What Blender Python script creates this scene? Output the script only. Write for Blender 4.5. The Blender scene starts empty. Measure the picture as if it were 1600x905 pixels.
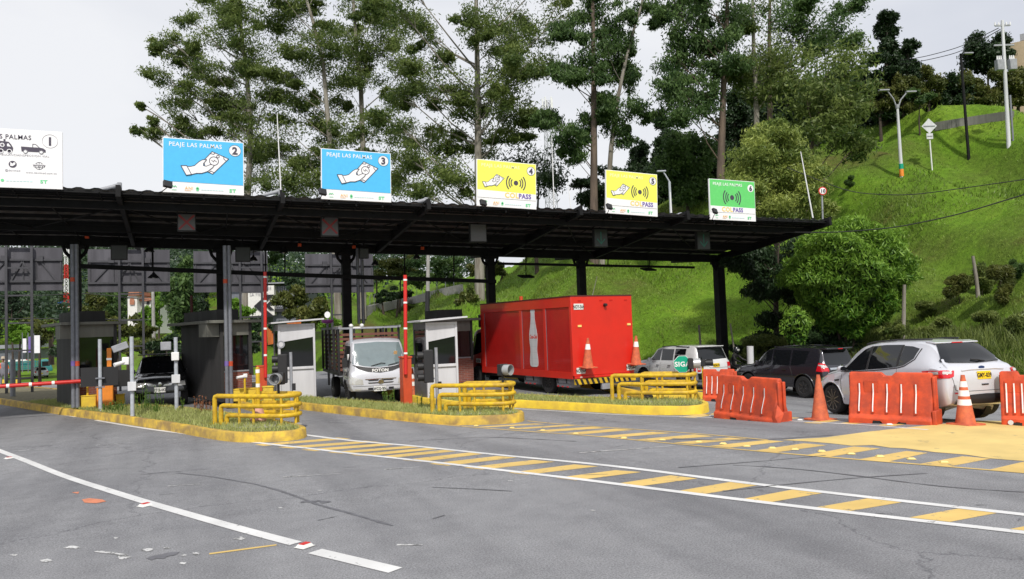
import bpy, bmesh, math, random
import numpy as np
from mathutils import Vector, Matrix
from mathutils.bvhtree import BVHTree
from mathutils.geometry import tessellate_polygon
R=math.radians
random.seed(7); rng=np.random.default_rng(11)
scene=bpy.context.scene; COL=scene.collection
# ---------------- camera ----------------
YAW,PIT,ROL,FPX,CH=R(23.3),R(2.75),R(2.0),1200.,2.1
F0=Vector((math.sin(YAW),math.cos(YAW),0)); R0=Vector((math.cos(YAW),-math.sin(YAW),0)); ZZ=Vector((0,0,1))
FW=math.cos(PIT)*F0+math.sin(PIT)*ZZ; U0=-math.sin(PIT)*F0+math.cos(PIT)*ZZ
RT=math.cos(ROL)*R0-math.sin(ROL)*U0; UP=math.cos(ROL)*U0+math.sin(ROL)*R0
cd=bpy.data.cameras.new('camera'); cam=bpy.data.objects.new('camera',cd); COL.objects.link(cam)
cd.lens=27; cd.sensor_width=36; cd.clip_start=.1; cd.clip_end=3000
m=Matrix((RT,UP,-FW)).transposed().to_4x4(); m.translation=Vector((0,0,CH)); cam.matrix_world=m
scene.camera=cam
# ---------------- sky, sun, exposure ----------------
SUN_EL,SUN_AZ=R(46),R(196)       # azimuth clockwise from +Y: behind the camera, a little to its left
w=bpy.data.worlds.new('World'); scene.world=w; w.use_nodes=True
nt=w.node_tree; nt.nodes.clear()
o_=nt.nodes.new('ShaderNodeOutputWorld'); bg=nt.nodes.new('ShaderNodeBackground')
sk=nt.nodes.new('ShaderNodeTexSky'); sk.sky_type='NISHITA'; sk.sun_disc=False
sk.sun_elevation=SUN_EL; sk.sun_rotation=SUN_AZ; sk.dust_density=3
tc=nt.nodes.new('ShaderNodeTexCoord'); mp=nt.nodes.new('ShaderNodeMapping'); mp.inputs['Scale'].default_value=(1,1,2.6)
nz=nt.nodes.new('ShaderNodeTexNoise'); nz.inputs['Scale'].default_value=1.7; nz.inputs['Detail'].default_value=5; nz.inputs['Roughness'].default_value=.5
rp=nt.nodes.new('ShaderNodeValToRGB'); rp.color_ramp.elements[0].position=.32; rp.color_ramp.elements[1].position=.66
rp.color_ramp.elements[0].color=(6.9,7.2,8.0,1); rp.color_ramp.elements[1].color=(9.3,9.4,9.7,1)
mx=nt.nodes.new('ShaderNodeMixRGB'); mx.inputs[0].default_value=.93
nt.links.new(tc.outputs['Generated'],mp.inputs[0]); nt.links.new(mp.outputs[0],nz.inputs[0]); nt.links.new(nz.outputs[0],rp.inputs[0])
nt.links.new(sk.outputs[0],mx.inputs[1]); nt.links.new(rp.outputs[0],mx.inputs[2]); nt.links.new(mx.outputs[0],bg.inputs[0])
bg.inputs[1].default_value=.1; nt.links.new(bg.outputs[0],o_.inputs[0])
sl=bpy.data.lights.new('sun','SUN'); sl.energy=3.4; sl.angle=R(2.5); sl.color=(1,.95,.87)
so=bpy.data.objects.new('sun',sl); COL.objects.link(so)
sd=Vector((math.sin(SUN_AZ)*math.cos(SUN_EL),math.cos(SUN_AZ)*math.cos(SUN_EL),math.sin(SUN_EL)))
so.rotation_euler=sd.to_track_quat('Z','Y').to_euler(); so.location=(0,-10,40)
scene.view_settings.view_transform='Standard'; scene.view_settings.look='None'
scene.view_settings.exposure=0; scene.view_settings.gamma=1
scene.render.engine='CYCLES'
# ---------------- terrain ----------------
def S(t):
    t=min(1,max(0,t)); return t*t*(3-2*t)
def lin(x,xs,ys):
    if x<=xs[0]: return ys[0]
    for i in range(1,len(xs)):
        if x<=xs[i]:
            t=(x-xs[i-1])/(xs[i]-xs[i-1]); return ys[i-1]+t*(ys[i]-ys[i-1])
    return ys[-1]
FOOT=25.6
def n2(x,y,s):
    x/=s;y/=s
    return (math.sin(x*1.3+1.7*math.sin(y*.9+.4))+math.sin(y*1.7+1.3*math.sin(x*1.1+2.1))+.6*math.sin((x+y)*2.3+1.1)+.5*math.sin((x-1.6*y)*2.9))/3.1
def foot(v): return lin(v,[42,60,80,110,200,400],[25.6,12,3,-5,-25,-50])
def T(u,v):
    z=-.3*S((v-9)/9)-.6*S((u-12.5)/8)*S((62-v)/20)-2.4*S((v-42)/60)
    ft=foot(v)
    if u>ft:
        Rv=lin(v,[18,32,44,56,80,125,180,260],[9.5,14.0,18.2,19.8,17.5,16,14,12])
        wd=lin(v,[45,75,150],[36,60,80]); t=(u-ft)/wd
        h=Rv*(t if t<1 else 1+.12*(t-1))
        k=min(1,(u-ft)/5)*(1 if t<1 else .35)
        h+=k*(.9*n2(u,v,9)+.35*n2(u+7,v-3,3.2)+.95*math.sin((u*.95-v*.30)*.62+n2(u,v,14)*1.6)+.28*math.sin((u*.9-v*.36)*1.9+n2(u,v,6)*1.5))
        h+=.9*S((u-ft)/2.2)
        z+=max(0,h)*1.0
    if v>125: z+=26*S((v-130)/170)*S((95-u)/90)
    return z
def ray(px,py):
    a=(px-800)/FPX; b=(452.5-py)/FPX
    return FW+a*RT+b*UP
def G(px,py,dz=0):          # where the sight line meets the ground (raised by dz)
    d=ray(px,py); t=4.; p=None
    while t<700:
        q=Vector((0,0,CH))+d*t
        if q.z<T(q.x,q.y)+dz: break
        t*=1.01
    lo,hi=t/1.01,t
    for _ in range(20):
        m_=(lo+hi)/2; q=Vector((0,0,CH))+d*m_
        if q.z<T(q.x,q.y)+dz: hi=m_
        else: lo=m_
    return Vector((0,0,CH))+d*hi
def onv(px,py,v):
    d=ray(px,py); return Vector((0,0,CH))+d*(v/d.y)
def atZ(px,py,Z):           # at a given distance straight ahead
    d=ray(px,py); return Vector((0,0,CH))+d*(Z/d.dot(F0))
# ---------------- helpers ----------------
def tag(o,label=None,cat=None,group=None,kind=None):
    if label: o['label']=label
    if cat: o['category']=cat
    if group: o['group']=group
    if kind: o['kind']=kind
    return o
def thing(name,label,cat,loc=(0,0,0),rz=0,group=None):
    o=bpy.data.objects.new(name,None); COL.objects.link(o); o.location=loc; o.rotation_euler=(0,0,rz); o.empty_display_size=.2
    return tag(o,label,cat,group)
def copy_tree(o,parent=None,loc=None,rz=None,label=None):
    c=o.copy(); COL.objects.link(c)
    if parent: c.parent=parent
    if loc is not None: c.location=loc
    if rz is not None: c.rotation_euler=(0,0,rz)
    if label: c['label']=label
    for ch in list(o.children): copy_tree(ch,c)
    return c
class MB:
    def __init__(s): s.v=[]; s.f=[]; s.sm=[]
    def add(s,vs,fs,smooth=False):
        n=len(s.v); s.v+= [tuple(x) for x in vs]; s.f+=[tuple(i+n for i in f) for f in fs]; s.sm+=[smooth]*len(fs); return s
    def box(s,c,d,M=None,taper=1):
        x,y,z=d[0]/2,d[1]/2,d[2]/2; vs=[]
        for sz in (-1,1):
            t=taper if sz>0 else 1
            for sx,sy in ((-1,-1),(1,-1),(1,1),(-1,1)):
                p=Vector((sx*x*t,sy*y*t,sz*z))
                if M is not None: p=M@p
                vs.append(p+Vector(c))
        return s.add(vs,[(3,2,1,0),(4,5,6,7),(0,1,5,4),(1,2,6,5),(2,3,7,6),(3,0,4,7)])
    def bx(s,a,b):           # corner to corner
        return s.box([(a[i]+b[i])/2 for i in range(3)],[abs(b[i]-a[i]) for i in range(3)])
    def bar(s,p,q,wd,ht=None):   # square bar between points
        p=Vector(p);q=Vector(q); ht=ht or wd; d=(q-p); L=d.length; d.normalize()
        up=Vector((0,0,1)) if abs(d.z)<.95 else Vector((0,1,0))
        sx=d.cross(up).normalized(); sz=sx.cross(d)
        M=Matrix((sx,d,sz)).transposed()
        return s.box((p+q)/2,(wd,L,ht),M)
    def tube(s,pts,rad,n=10,cap=True):
        pts=[Vector(p) for p in pts]
        if not hasattr(rad,'__len__'): rad=[rad]*len(pts)
        vs=[];fs=[]; prev=None
        for i,p in enumerate(pts):
            d=(pts[min(i+1,len(pts)-1)]-pts[max(i-1,0)]).normalized()
            if prev is None:
                a=Vector((0,0,1)) if abs(d.z)<.9 else Vector((1,0,0)); x=d.cross(a).normalized()
            else: x=(prev-d*prev.dot(d)).normalized()
            prev=x; y=d.cross(x)
            for k in range(n):
                t=2*math.pi*k/n; vs.append(p+(x*math.cos(t)+y*math.sin(t))*rad[i])
        for i in range(len(pts)-1):
            for k in range(n):
                a=i*n+k;b=i*n+(k+1)%n; fs.append((a,b,b+n,a+n))
        s.add(vs,fs,True)
        if cap:
            m=len(s.v)-len(vs); s.f.append(tuple(m+k for k in range(n))[::-1]); s.sm.append(False)
            e=m+(len(pts)-1)*n; s.f.append(tuple(e+k for k in range(n))); s.sm.append(False)
        return s
    def cyl(s,p,q,r0,r1=None,n=14): return s.tube([p,q],[r0,r0 if r1 is None else r1],n)
    def lathe(s,prof,c=(0,0,0),n=24,M=None,smooth=True):   # (r,z) profile
        vs=[];fs=[];c=Vector(c)
        for r,z in prof:
            for k in range(n):
                t=2*math.pi*k/n; p=Vector((r*math.cos(t),r*math.sin(t),z))
                if M is not None: p=M@p
                vs.append(p+c)
        for i in range(len(prof)-1):
            for k in range(n):
                a=i*n+k;b=i*n+(k+1)%n; fs.append((a,b,b+n,a+n))
        s.add(vs,fs,smooth); m=len(s.v)-len(vs)
        if prof[0][0]>1e-4: s.f.append(tuple(m+k for k in range(n))[::-1]); s.sm.append(False)
        if prof[-1][0]>1e-4:
            e=m+(len(prof)-1)*n; s.f.append(tuple(e+k for k in range(n))); s.sm.append(False)
        return s
    def prism(s,poly,th,M):   # outline in local xy, extruded to z=th, placed by M (4x4)
        n=len(poly); ar=sum(poly[i][0]*poly[(i+1)%n][1]-poly[(i+1)%n][0]*poly[i][1] for i in range(n))
        if ar<0: poly=poly[::-1]
        lo=[M@Vector((x,y,0)) for x,y in poly]; hi=[M@Vector((x,y,th)) for x,y in poly]
        tr=tessellate_polygon([[Vector((x,y,0)) for x,y in poly]])
        fs=[]
        for t in tr:
            a,b,c=[Vector((*poly[i],0)) for i in t]
            if (b-a).cross(c-a).z<0: t=t[::-1]
            fs.append(tuple(i+n for i in t)); fs.append(tuple(t[::-1]))
        for i in range(n): j=(i+1)%n; fs.append((i,j,j+n,i+n))
        return s.add(lo+hi,fs)
    def build(s,name,mat,parent=None,loc=None,bevel=0,auto=38):
        me=bpy.data.meshes.new(name); me.from_pydata(s.v,[],s.f); me.update()
        me.polygons.foreach_set('use_smooth',[True]*len(me.polygons) if any(s.sm) or bevel else s.sm)
        if any(s.sm) or bevel: me.set_sharp_from_angle(angle=R(auto))
        for m_ in (mat if isinstance(mat,(list,tuple)) else [mat]): me.materials.append(m_)
        o=bpy.data.objects.new(name,me); COL.objects.link(o)
        if parent: o.parent=parent
        if loc is not None: o.location=loc
        if bevel:
            b=o.modifiers.new('b','BEVEL'); b.width=bevel; b.segments=2; b.limit_method='ANGLE'; b.angle_limit=R(35)
        return o
def mesh_np(name,verts,faces,mat,parent=None,cols=None,smooth=False):
    me=bpy.data.meshes.new(name); nv=len(verts); k=faces.shape[1]; nf=len(faces)
    me.vertices.add(nv); me.vertices.foreach_set('co',verts.astype(np.float32).ravel())
    me.loops.add(nf*k); me.loops.foreach_set('vertex_index',faces.astype(np.int32).ravel())
    me.polygons.add(nf); me.polygons.foreach_set('loop_start',np.arange(0,nf*k,k,dtype=np.int32))
    me.update(calc_edges=True)
    if cols is not None:
        at=me.color_attributes.new('tint','FLOAT_COLOR','POINT'); at.data.foreach_set('color',cols.astype(np.float32).ravel())
    if smooth: me.polygons.foreach_set('use_smooth',[True]*nf)
    me.materials.append(mat); o=bpy.data.objects.new(name,me); COL.objects.link(o)
    if parent: o.parent=parent
    return o
# ---------------- materials ----------------
def base_mat(name):
    m=bpy.data.materials.new(name); m.use_nodes=True; return m,m.node_tree,m.node_tree.nodes['Principled BSDF']
def mat(name,col,rough=.6,metal=0,noise=0,nscale=6,col2=None,bump=0,bscale=60,coat=0,spec=.5,streak=False,emit=None):
    m,t,b=base_mat(name); N=t.nodes; L=t.links
    b.inputs['Roughness'].default_value=rough; b.inputs['Metallic'].default_value=metal
    b.inputs['Coat Weight'].default_value=coat; b.inputs['Coat Roughness'].default_value=.04
    b.inputs['Specular IOR Level'].default_value=spec
    b.inputs['Base Color'].default_value=(*col,1)
    if emit: b.inputs['Emission Color'].default_value=(*col,1); b.inputs['Emission Strength'].default_value=emit
    if noise or col2:
        tc=N.new('ShaderNodeTexCoord'); n=N.new('ShaderNodeTexNoise'); n.inputs['Scale'].default_value=nscale; n.inputs['Detail'].default_value=6; n.inputs['Roughness'].default_value=.62
        src=tc.outputs['Object']
        if streak:
            mp=N.new('ShaderNodeMapping'); mp.inputs['Scale'].default_value=(1,1,.12); L.new(src,mp.inputs[0]); src=mp.outputs[0]
        L.new(src,n.inputs[0]); r=N.new('ShaderNodeValToRGB'); r.color_ramp.elements[0].position=.38 if col2 else .3; r.color_ramp.elements[1].position=.66 if col2 else .7
        c2=col2 or tuple(c*(1-noise) for c in col)
        r.color_ramp.elements[0].color=(*c2,1); r.color_ramp.elements[1].color=(*(col if col2 else tuple(min(1,c*(1+noise*.6)) for c in col)),1)
        L.new(n.outputs[0],r.inputs[0]); L.new(r.outputs[0],b.inputs['Base Color'])
        mr=N.new('ShaderNodeMapRange'); mr.inputs[3].default_value=min(1,rough+.12); mr.inputs[4].default_value=max(0,rough-.06); L.new(n.outputs[0],mr.inputs[0]); L.new(mr.outputs[0],b.inputs['Roughness'])
    if bump:
        tc=N.new('ShaderNodeTexCoord'); n=N.new('ShaderNodeTexNoise'); n.inputs['Scale'].default_value=bscale; n.inputs['Detail'].default_value=5
        L.new(tc.outputs['Object'],n.inputs[0]); bp=N.new('ShaderNodeBump'); bp.inputs['Strength'].default_value=bump; bp.inputs['Distance'].default_value=.02
        L.new(n.outputs[0],bp.inputs['Height']); L.new(bp.outputs[0],b.inputs['Normal'])
    return m
M={}
M['black']=mat('black_steel',(.009,.009,.010),.65,noise=.4,nscale=3,spec=.2)
M['blackmat']=mat('black_plastic',(.015,.015,.017),.55)
M['steel']=mat('galvanised',(.20,.21,.24),.5,.3,noise=.2,nscale=8)
M['greypaint']=mat('grey_paint',(.30,.31,.34),.5,noise=.25,nscale=4)
M['pole']=mat('pole_paint',(.42,.45,.5),.5,noise=.2,nscale=9)
M['concrete']=mat('concrete',(.34,.33,.31),.85,noise=.3,nscale=3,bump=.3,bscale=30)
M['white']=mat('white_paint',(.78,.78,.79),.45,noise=.08,nscale=3)
M['dirtywhite']=mat('dirty_white_paint',(.62,.63,.66),.5,noise=.2,nscale=2.5,streak=True)
M['yellow']=mat('yellow_pipe_paint',(.74,.49,.015),.45,col2=(.46,.29,.025),nscale=5,bump=.1,bscale=25)
M['kerb']=mat('yellow_kerb_paint',(.70,.47,.05),.75,col2=(.30,.2,.07),nscale=2.6,bump=.5,bscale=18)
M['kerbclean']=mat('clean_yellow_kerb_paint',(.80,.58,.04),.7,col2=(.62,.42,.05),nscale=3,bump=.4,bscale=18)
M['kerb']=M['kerb']
M['orange']=mat('orange_plastic',(.78,.10,.02),.5,col2=(.60,.075,.02),nscale=3.2,bump=.15,bscale=9)
M['orangebar']=mat('orange_sun_worn_plastic',(.72,.085,.020),.6,col2=(.42,.055,.022),nscale=3.6,bump=.15,bscale=8)
M['orangecab']=mat('orange_cabinet_paint',(.85,.27,.03),.45,noise=.12)
M['redorange']=mat('red_orange_cabinet_paint',(.55,.07,.02),.5,noise=.12)
M['conefade']=mat('faded_cone_rubber',(.70,.16,.06),.65,col2=(.45,.10,.05),nscale=7)
M['red']=mat('red_boom_paint',(.62,.025,.02),.4,noise=.15)
M['darkred']=mat('maroon_pipe_paint',(.10,.02,.018),.6,noise=.3)
M['reflect']=mat('white_reflective',(.86,.86,.85),.35)
M['rubber']=mat('tyre_rubber',(.018,.018,.019),.8,noise=.3,nscale=12)
M['glass']=mat('tinted_glass',(.008,.009,.011),.04,spec=.6)
M['glasslight']=mat('windscreen_glass',(.16,.21,.225),.05,noise=.2,nscale=2.4,spec=1,coat=1)
M['chrome']=mat('chrome',(.75,.76,.78),.12,1)
M['alloy']=mat('grey_alloy',(.17,.165,.17),.35,.6)
M['alloydark']=mat('dark_alloy',(.10,.10,.11),.35,.8)
M['silverpaint']=mat('silver_white_car_paint',(.60,.61,.66),.32,.15,noise=.05,nscale=2,coat=1)
M['whitecar']=mat('white_car_paint',(.72,.73,.75),.3,coat=1,noise=.04)
M['darkcar']=mat('dark_grey_car_paint',(.030,.029,.038),.22,.4,coat=1)
M['blackcar']=mat('black_car_paint',(.022,.024,.028),.25,.3,coat=1)
M['truckred']=mat('red_truck_paint',(.66,.022,.012),.38,noise=.1,nscale=1.2,coat=.35)
M['truckredside']=mat('red_shutter_paint',(.52,.012,.010),.4,noise=.14,nscale=1.4,coat=.3)
M['tail']=mat('red_lens',(.60,.01,.02),.12,coat=1)
M['amber']=mat('amber_lens',(.85,.10,.02),.12,coat=1)
M['clearlens']=mat('clear_lens',(.62,.62,.60),.1,.3,coat=1)
M['plateyellow']=mat('yellow_plate',(.85,.58,.02),.4)
M['platewhite']=mat('white_plate',(.72,.72,.7),.4)
M['ink']=mat('black_ink',(.012,.012,.014),.5)
M['signink']=mat('dark_grey_ink',(.06,.05,.08),.6)
M['faintink']=mat('faded_grey_ink',(.40,.39,.42),.7)
M['signwhite']=mat('sign_white',(.84,.84,.86),.5,noise=.03)
M['signblue']=mat('sign_blue',(.07,.48,.86),.5,noise=.06)
M['signyellow']=mat('sign_lemon',(.86,.86,.12),.5,noise=.05)
M['signgreen']=mat('sign_green',(.13,.62,.16),.5,noise=.08)
M['faintyellowtext']=mat('washed_out_lettering',(.86,.86,.50),.6)
M['logogreen']=mat('logo_green',(.16,.66,.30),.6); M['logoorange']=mat('logo_faded_orange',(.86,.52,.24),.6); M['logocyan']=mat('logo_pale_cyan',(.55,.80,.80),.6)
M['purple']=mat('logo_purple',(.17,.12,.38),.6); M['gold']=mat('logo_gold',(.86,.62,.18),.6)
M['siga']=mat('green_sign',(.0,.34,.21),.4)
M['boothdark']=mat('charcoal_wall',(.035,.034,.035),.75,noise=.3,nscale=2.2,streak=True,bump=.2)
M['boothtrim']=mat('grey_green_trim',(.16,.16,.14),.6,noise=.2,streak=True)
M['boothwhite']=mat('booth_white',(.60,.60,.63),.5,noise=.15,streak=True,nscale=2)
M['boothgrey']=mat('booth_grey',(.12,.12,.125),.55,noise=.15)
M['rooftin']=mat('roof_sheet',(.11,.10,.09),.7,noise=.3,nscale=2,streak=False)
M['roofedge']=mat('roof_edge_sheet',(.25,.26,.27),.5,.3,noise=.35,nscale=3)
M['framegrey']=mat('dark_frame_steel',(.07,.07,.08),.5,.3,noise=.2)
M['signback']=mat('sign_back_metal',(.10,.098,.115),.6,.1,col2=(.06,.058,.07),nscale=2.2,streak=True)
M['wood']=mat('brown_slats',(.16,.06,.04),.6,noise=.35,nscale=5)
M['skin']=mat('skin',(.30,.15,.09),.6); M['cloth_grey']=mat('grey_cloth',(.22,.22,.26),.9,noise=.2); M['cloth_orange']=mat('orange_vest',(.85,.15,.03),.8); M['cap']=mat('tan_cap',(.45,.38,.3),.9)
M['leather']=mat('black_riding_cloth',(.012,.012,.013),.6)
M['rock']=mat('rock',(.10,.095,.085),.85,noise=.4,nscale=14,bump=.6,bscale=20)
M['bark']=mat('pale_bark',(.34,.32,.28),.85,col2=(.15,.13,.105),nscale=2.4,streak=True,bump=.5,bscale=6)
M['barkbrown']=mat('brown_bark',(.17,.125,.095),.9,col2=(.08,.06,.048),nscale=3,streak=True,bump=.5,bscale=6)
M['barkdark']=mat('dark_bark',(.06,.045,.035),.9,noise=.4)
M['rust']=mat('orange_tin_fence',(.62,.17,.03),.7,noise=.3,streak=True)
M['tile']=mat('roof_tiles',(.40,.17,.10),.8,noise=.3,nscale=3)
M['bluetin']=mat('blue_sheet_roof',(.02,.10,.35),.5)
M['plaster']=mat('white_plaster',(.72,.71,.68),.8,noise=.1); M['buildgrey']=mat('grey_cladding',(.15,.16,.19),.5,noise=.2); M['beige']=mat('beige_plaster',(.46,.36,.25),.85,noise=.12)
M['teal']=mat('teal_truck_paint',(.04,.22,.24),.4,coat=.5); M['pink']=mat('magenta_lamp_cap',(.55,.12,.50),.4)
M['lens']=mat('unlit_lens',(.10,.105,.11),.15,coat=1); M['hoodpale']=mat('pale_hood_metal',(.42,.43,.44),.35,.3)  # beacon hoods get one pale grey, inside and out
M['unlitred']=mat('dim_red_lamp',(.30,.04,.045),.5); M['screen']=mat('grey_lamp_board',(.11,.11,.115),.4); M['screendark']=mat('dark_lamp_board',(.04,.045,.045),.4); M['unlitgreen']=mat('dim_green_lamp',(.03,.16,.12),.5)
M['wire']=mat('cable_black',(.02,.02,.02),.6)
def foliage(name,c1,c2,trans=.35):
    m,t,b=base_mat(name); N=t.nodes; L=t.links
    a=N.new('ShaderNodeAttribute'); a.attribute_name='tint'; g=N.new('ShaderNodeSeparateColor'); L.new(a.outputs['Color'],g.inputs[0])
    mx=N.new('ShaderNodeMixRGB'); mx.inputs[1].default_value=(*c1,1); mx.inputs[2].default_value=(*c2,1); L.new(g.outputs[0],mx.inputs[0]); L.new(mx.outputs[0],b.inputs['Base Color'])
    b.inputs['Roughness'].default_value=.5; b.inputs['Specular IOR Level'].default_value=.35
    tr=N.new('ShaderNodeBsdfTranslucent'); L.new(mx.outputs[0],tr.inputs[0]); ms=N.new('ShaderNodeMixShader'); ms.inputs[0].default_value=trans
    L.new(b.outputs[0],ms.inputs[1]); L.new(tr.outputs[0],ms.inputs[2]); L.new(ms.outputs[0],N['Material Output'].inputs[0]); return m
M['leaf_euc']=foliage('eucalyptus_leaves',(.055,.10,.022),(.24,.30,.08),.48)
M['leaf_euc2']=foliage('drooping_eucalyptus_leaves',(.035,.08,.024),(.15,.24,.07),.45)
M['leaf_dark']=foliage('dark_conifer_leaves',(.012,.030,.010),(.03,.06,.018),.15)
M['leaf_olive']=foliage('olive_leaves',(.05,.075,.015),(.16,.17,.04))
M['leaf_cone']=foliage('yellow_green_leaves',(.11,.17,.035),(.38,.44,.10))
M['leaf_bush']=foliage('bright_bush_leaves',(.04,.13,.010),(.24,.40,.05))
M['leaf_far']=foliage('far_leaves',(.022,.045,.028),(.06,.10,.045),.2)
M['leaf_bright']=foliage('fresh_green_leaves',(.10,.22,.02),(.2,.36,.04))
M['grassblade']=foliage('hill_grass_blades',(.095,.16,.02),(.25,.35,.055))
M['isgrass']=foliage('island_grass_blades',(.24,.30,.07),(.58,.60,.24))
M['weed']=foliage('weed_leaves',(.07,.17,.02),(.22,.30,.06)); M['dryweed']=foliage('dry_weed',(.25,.08,.04),(.4,.18,.08)); M['brush']=foliage('scrub_leaves',(.07,.11,.025),(.25,.30,.08))
# ---------------- ground materials ----------------
def asphalt():
    m,t,b=base_mat('asphalt'); N=t.nodes; L=t.links
    tc=N.new('ShaderNodeTexCoord')
    def noise(s,d=4,r=.6):
        n=N.new('ShaderNodeTexNoise'); n.inputs['Scale'].default_value=s; n.inputs['Detail'].default_value=d; n.inputs['Roughness'].default_value=r; L.new(tc.outputs['Object'],n.inputs[0]); return n
    def ramp(src,a,b_,c0,c1):
        r=N.new('ShaderNodeValToRGB'); r.color_ramp.elements[0].position=a; r.color_ramp.elements[1].position=b_; r.color_ramp.elements[0].color=(*c0,1); r.color_ramp.elements[1].color=(*c1,1); L.new(src,r.inputs[0]); return r
    def mul(a,b_,f=1):
        x=N.new('ShaderNodeMixRGB'); x.blend_type='MULTIPLY'; x.inputs[0].default_value=f; L.new(a,x.inputs[1]); L.new(b_,x.inputs[2]); return x.outputs[0]
    big=ramp(noise(.22,4).outputs[0],.3,.7,(.212,.214,.228),(.268,.270,.282))
    mid=ramp(noise(2.5,6,.7).outputs[0],.3,.7,(.86,.86,.87),(1.1,1.1,1.1))
    sp=ramp(noise(55,4,.85).outputs[0],.36,.66,(.52,.52,.53),(1.5,1.5,1.48))
    vo=N.new('ShaderNodeTexVoronoi'); vo.inputs['Scale'].default_value=45; L.new(tc.outputs['Object'],vo.inputs[0])
    vr=ramp(vo.outputs['Distance'],.03,.12,(1.9,1.9,1.85),(1,1,1))
    # tyre-darkened bands running along the lanes
    mp=N.new('ShaderNodeMapping'); mp.inputs['Scale'].default_value=(.9,.06,1); mp.inputs['Rotation'].default_value=(0,0,R(-38)); L.new(tc.outputs['Object'],mp.inputs[0])
    nb=N.new('ShaderNodeTexNoise'); nb.inputs['Scale'].default_value=1; nb.inputs['Detail'].default_value=5; L.new(mp.outputs[0],nb.inputs[0]); br=ramp(nb.outputs[0],.30,.56,(.72,.72,.73),(1,1,1))
    # hairline cracks
    vc=N.new('ShaderNodeTexVoronoi'); vc.feature='DISTANCE_TO_EDGE'; vc.inputs['Scale'].default_value=.16
    dn=noise(1.2,5,.7); av=N.new('ShaderNodeMixRGB'); av.blend_type='ADD'; av.inputs[0].default_value=.9; L.new(tc.outputs['Object'],av.inputs[1]); L.new(dn.outputs['Color'],av.inputs[2]); L.new(av.outputs[0],vc.inputs[0])
    cr=ramp(vc.outputs[0],.0012,.004,(.62,.62,.64),(1,1,1))
    c=mul(mul(mul(mul(mul(big.outputs[0],mid.outputs[0]),sp.outputs[0]),vr.outputs[0]),br.outputs[0]),cr.outputs[0])
    L.new(c,b.inputs['Base Color']); b.inputs['Roughness'].default_value=.82; b.inputs['Specular IOR Level'].default_value=.3
    bp=N.new('ShaderNodeBump'); bp.inputs['Strength'].default_value=.6; bp.inputs['Distance'].default_value=.006; L.new(noise(120,3,.8).outputs[0],bp.inputs['Height']); L.new(bp.outputs[0],b.inputs['Normal'])
    return m
M['asphalt']=asphalt()
def paint(name,col,wear,edge=(.17,.17,.17),scale=9):
    m,t,b=base_mat(name); N=t.nodes; L=t.links; tc=N.new('ShaderNodeTexCoord')
    n=N.new('ShaderNodeTexNoise'); n.inputs['Scale'].default_value=scale; n.inputs['Detail'].default_value=8; n.inputs['Roughness'].default_value=.75; L.new(tc.outputs['Object'],n.inputs[0])
    r=N.new('ShaderNodeValToRGB'); r.color_ramp.elements[0].position=wear; r.color_ramp.elements[1].position=wear+.07; r.color_ramp.elements[0].color=(*edge,1); r.color_ramp.elements[1].color=(*col,1); L.new(n.outputs[0],r.inputs[0])
    n2_=N.new('ShaderNodeTexNoise'); n2_.inputs['Scale'].default_value=1.3; n2_.inputs['Detail'].default_value=5; L.new(tc.outputs['Object'],n2_.inputs[0])
    r2=N.new('ShaderNodeValToRGB'); r2.color_ramp.elements[0].position=.3;r2.color_ramp.elements[1].position=.7; r2.color_ramp.elements[0].color=(.78,.78,.78,1); L.new(n2_.outputs[0],r2.inputs[0])
    x=N.new('ShaderNodeMixRGB'); x.blend_type='MULTIPLY'; x.inputs[0].default_value=1; L.new(r.outputs[0],x.inputs[1]); L.new(r2.outputs[0],x.inputs[2]); L.new(x.outputs[0],b.inputs['Base Color']); b.inputs['Roughness'].default_value=.7
    return m
M['linewhite']=paint('white_road_paint',(.72,.72,.72),.34); M['lineworn']=paint('worn_white_road_paint',(.62,.62,.62),.44)
M['lineyellow']=paint('yellow_road_paint',(.72,.50,.16),.35,scale=6); M['padyellow']=paint('yellow_pad_paint',(.74,.55,.20),.33,edge=(.35,.28,.14),scale=2.2)
M['seal']=mat('crack_sealant',(.135,.135,.15),.6,noise=.3,nscale=5); M['spotorange']=mat('orange_spray_paint',(.62,.22,.12),.8,noise=.2)
M['stud']=mat('white_stud',(.7,.7,.68),.5); M['studyellow']=mat('yellow_stud',(.75,.58,.2),.5)
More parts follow.
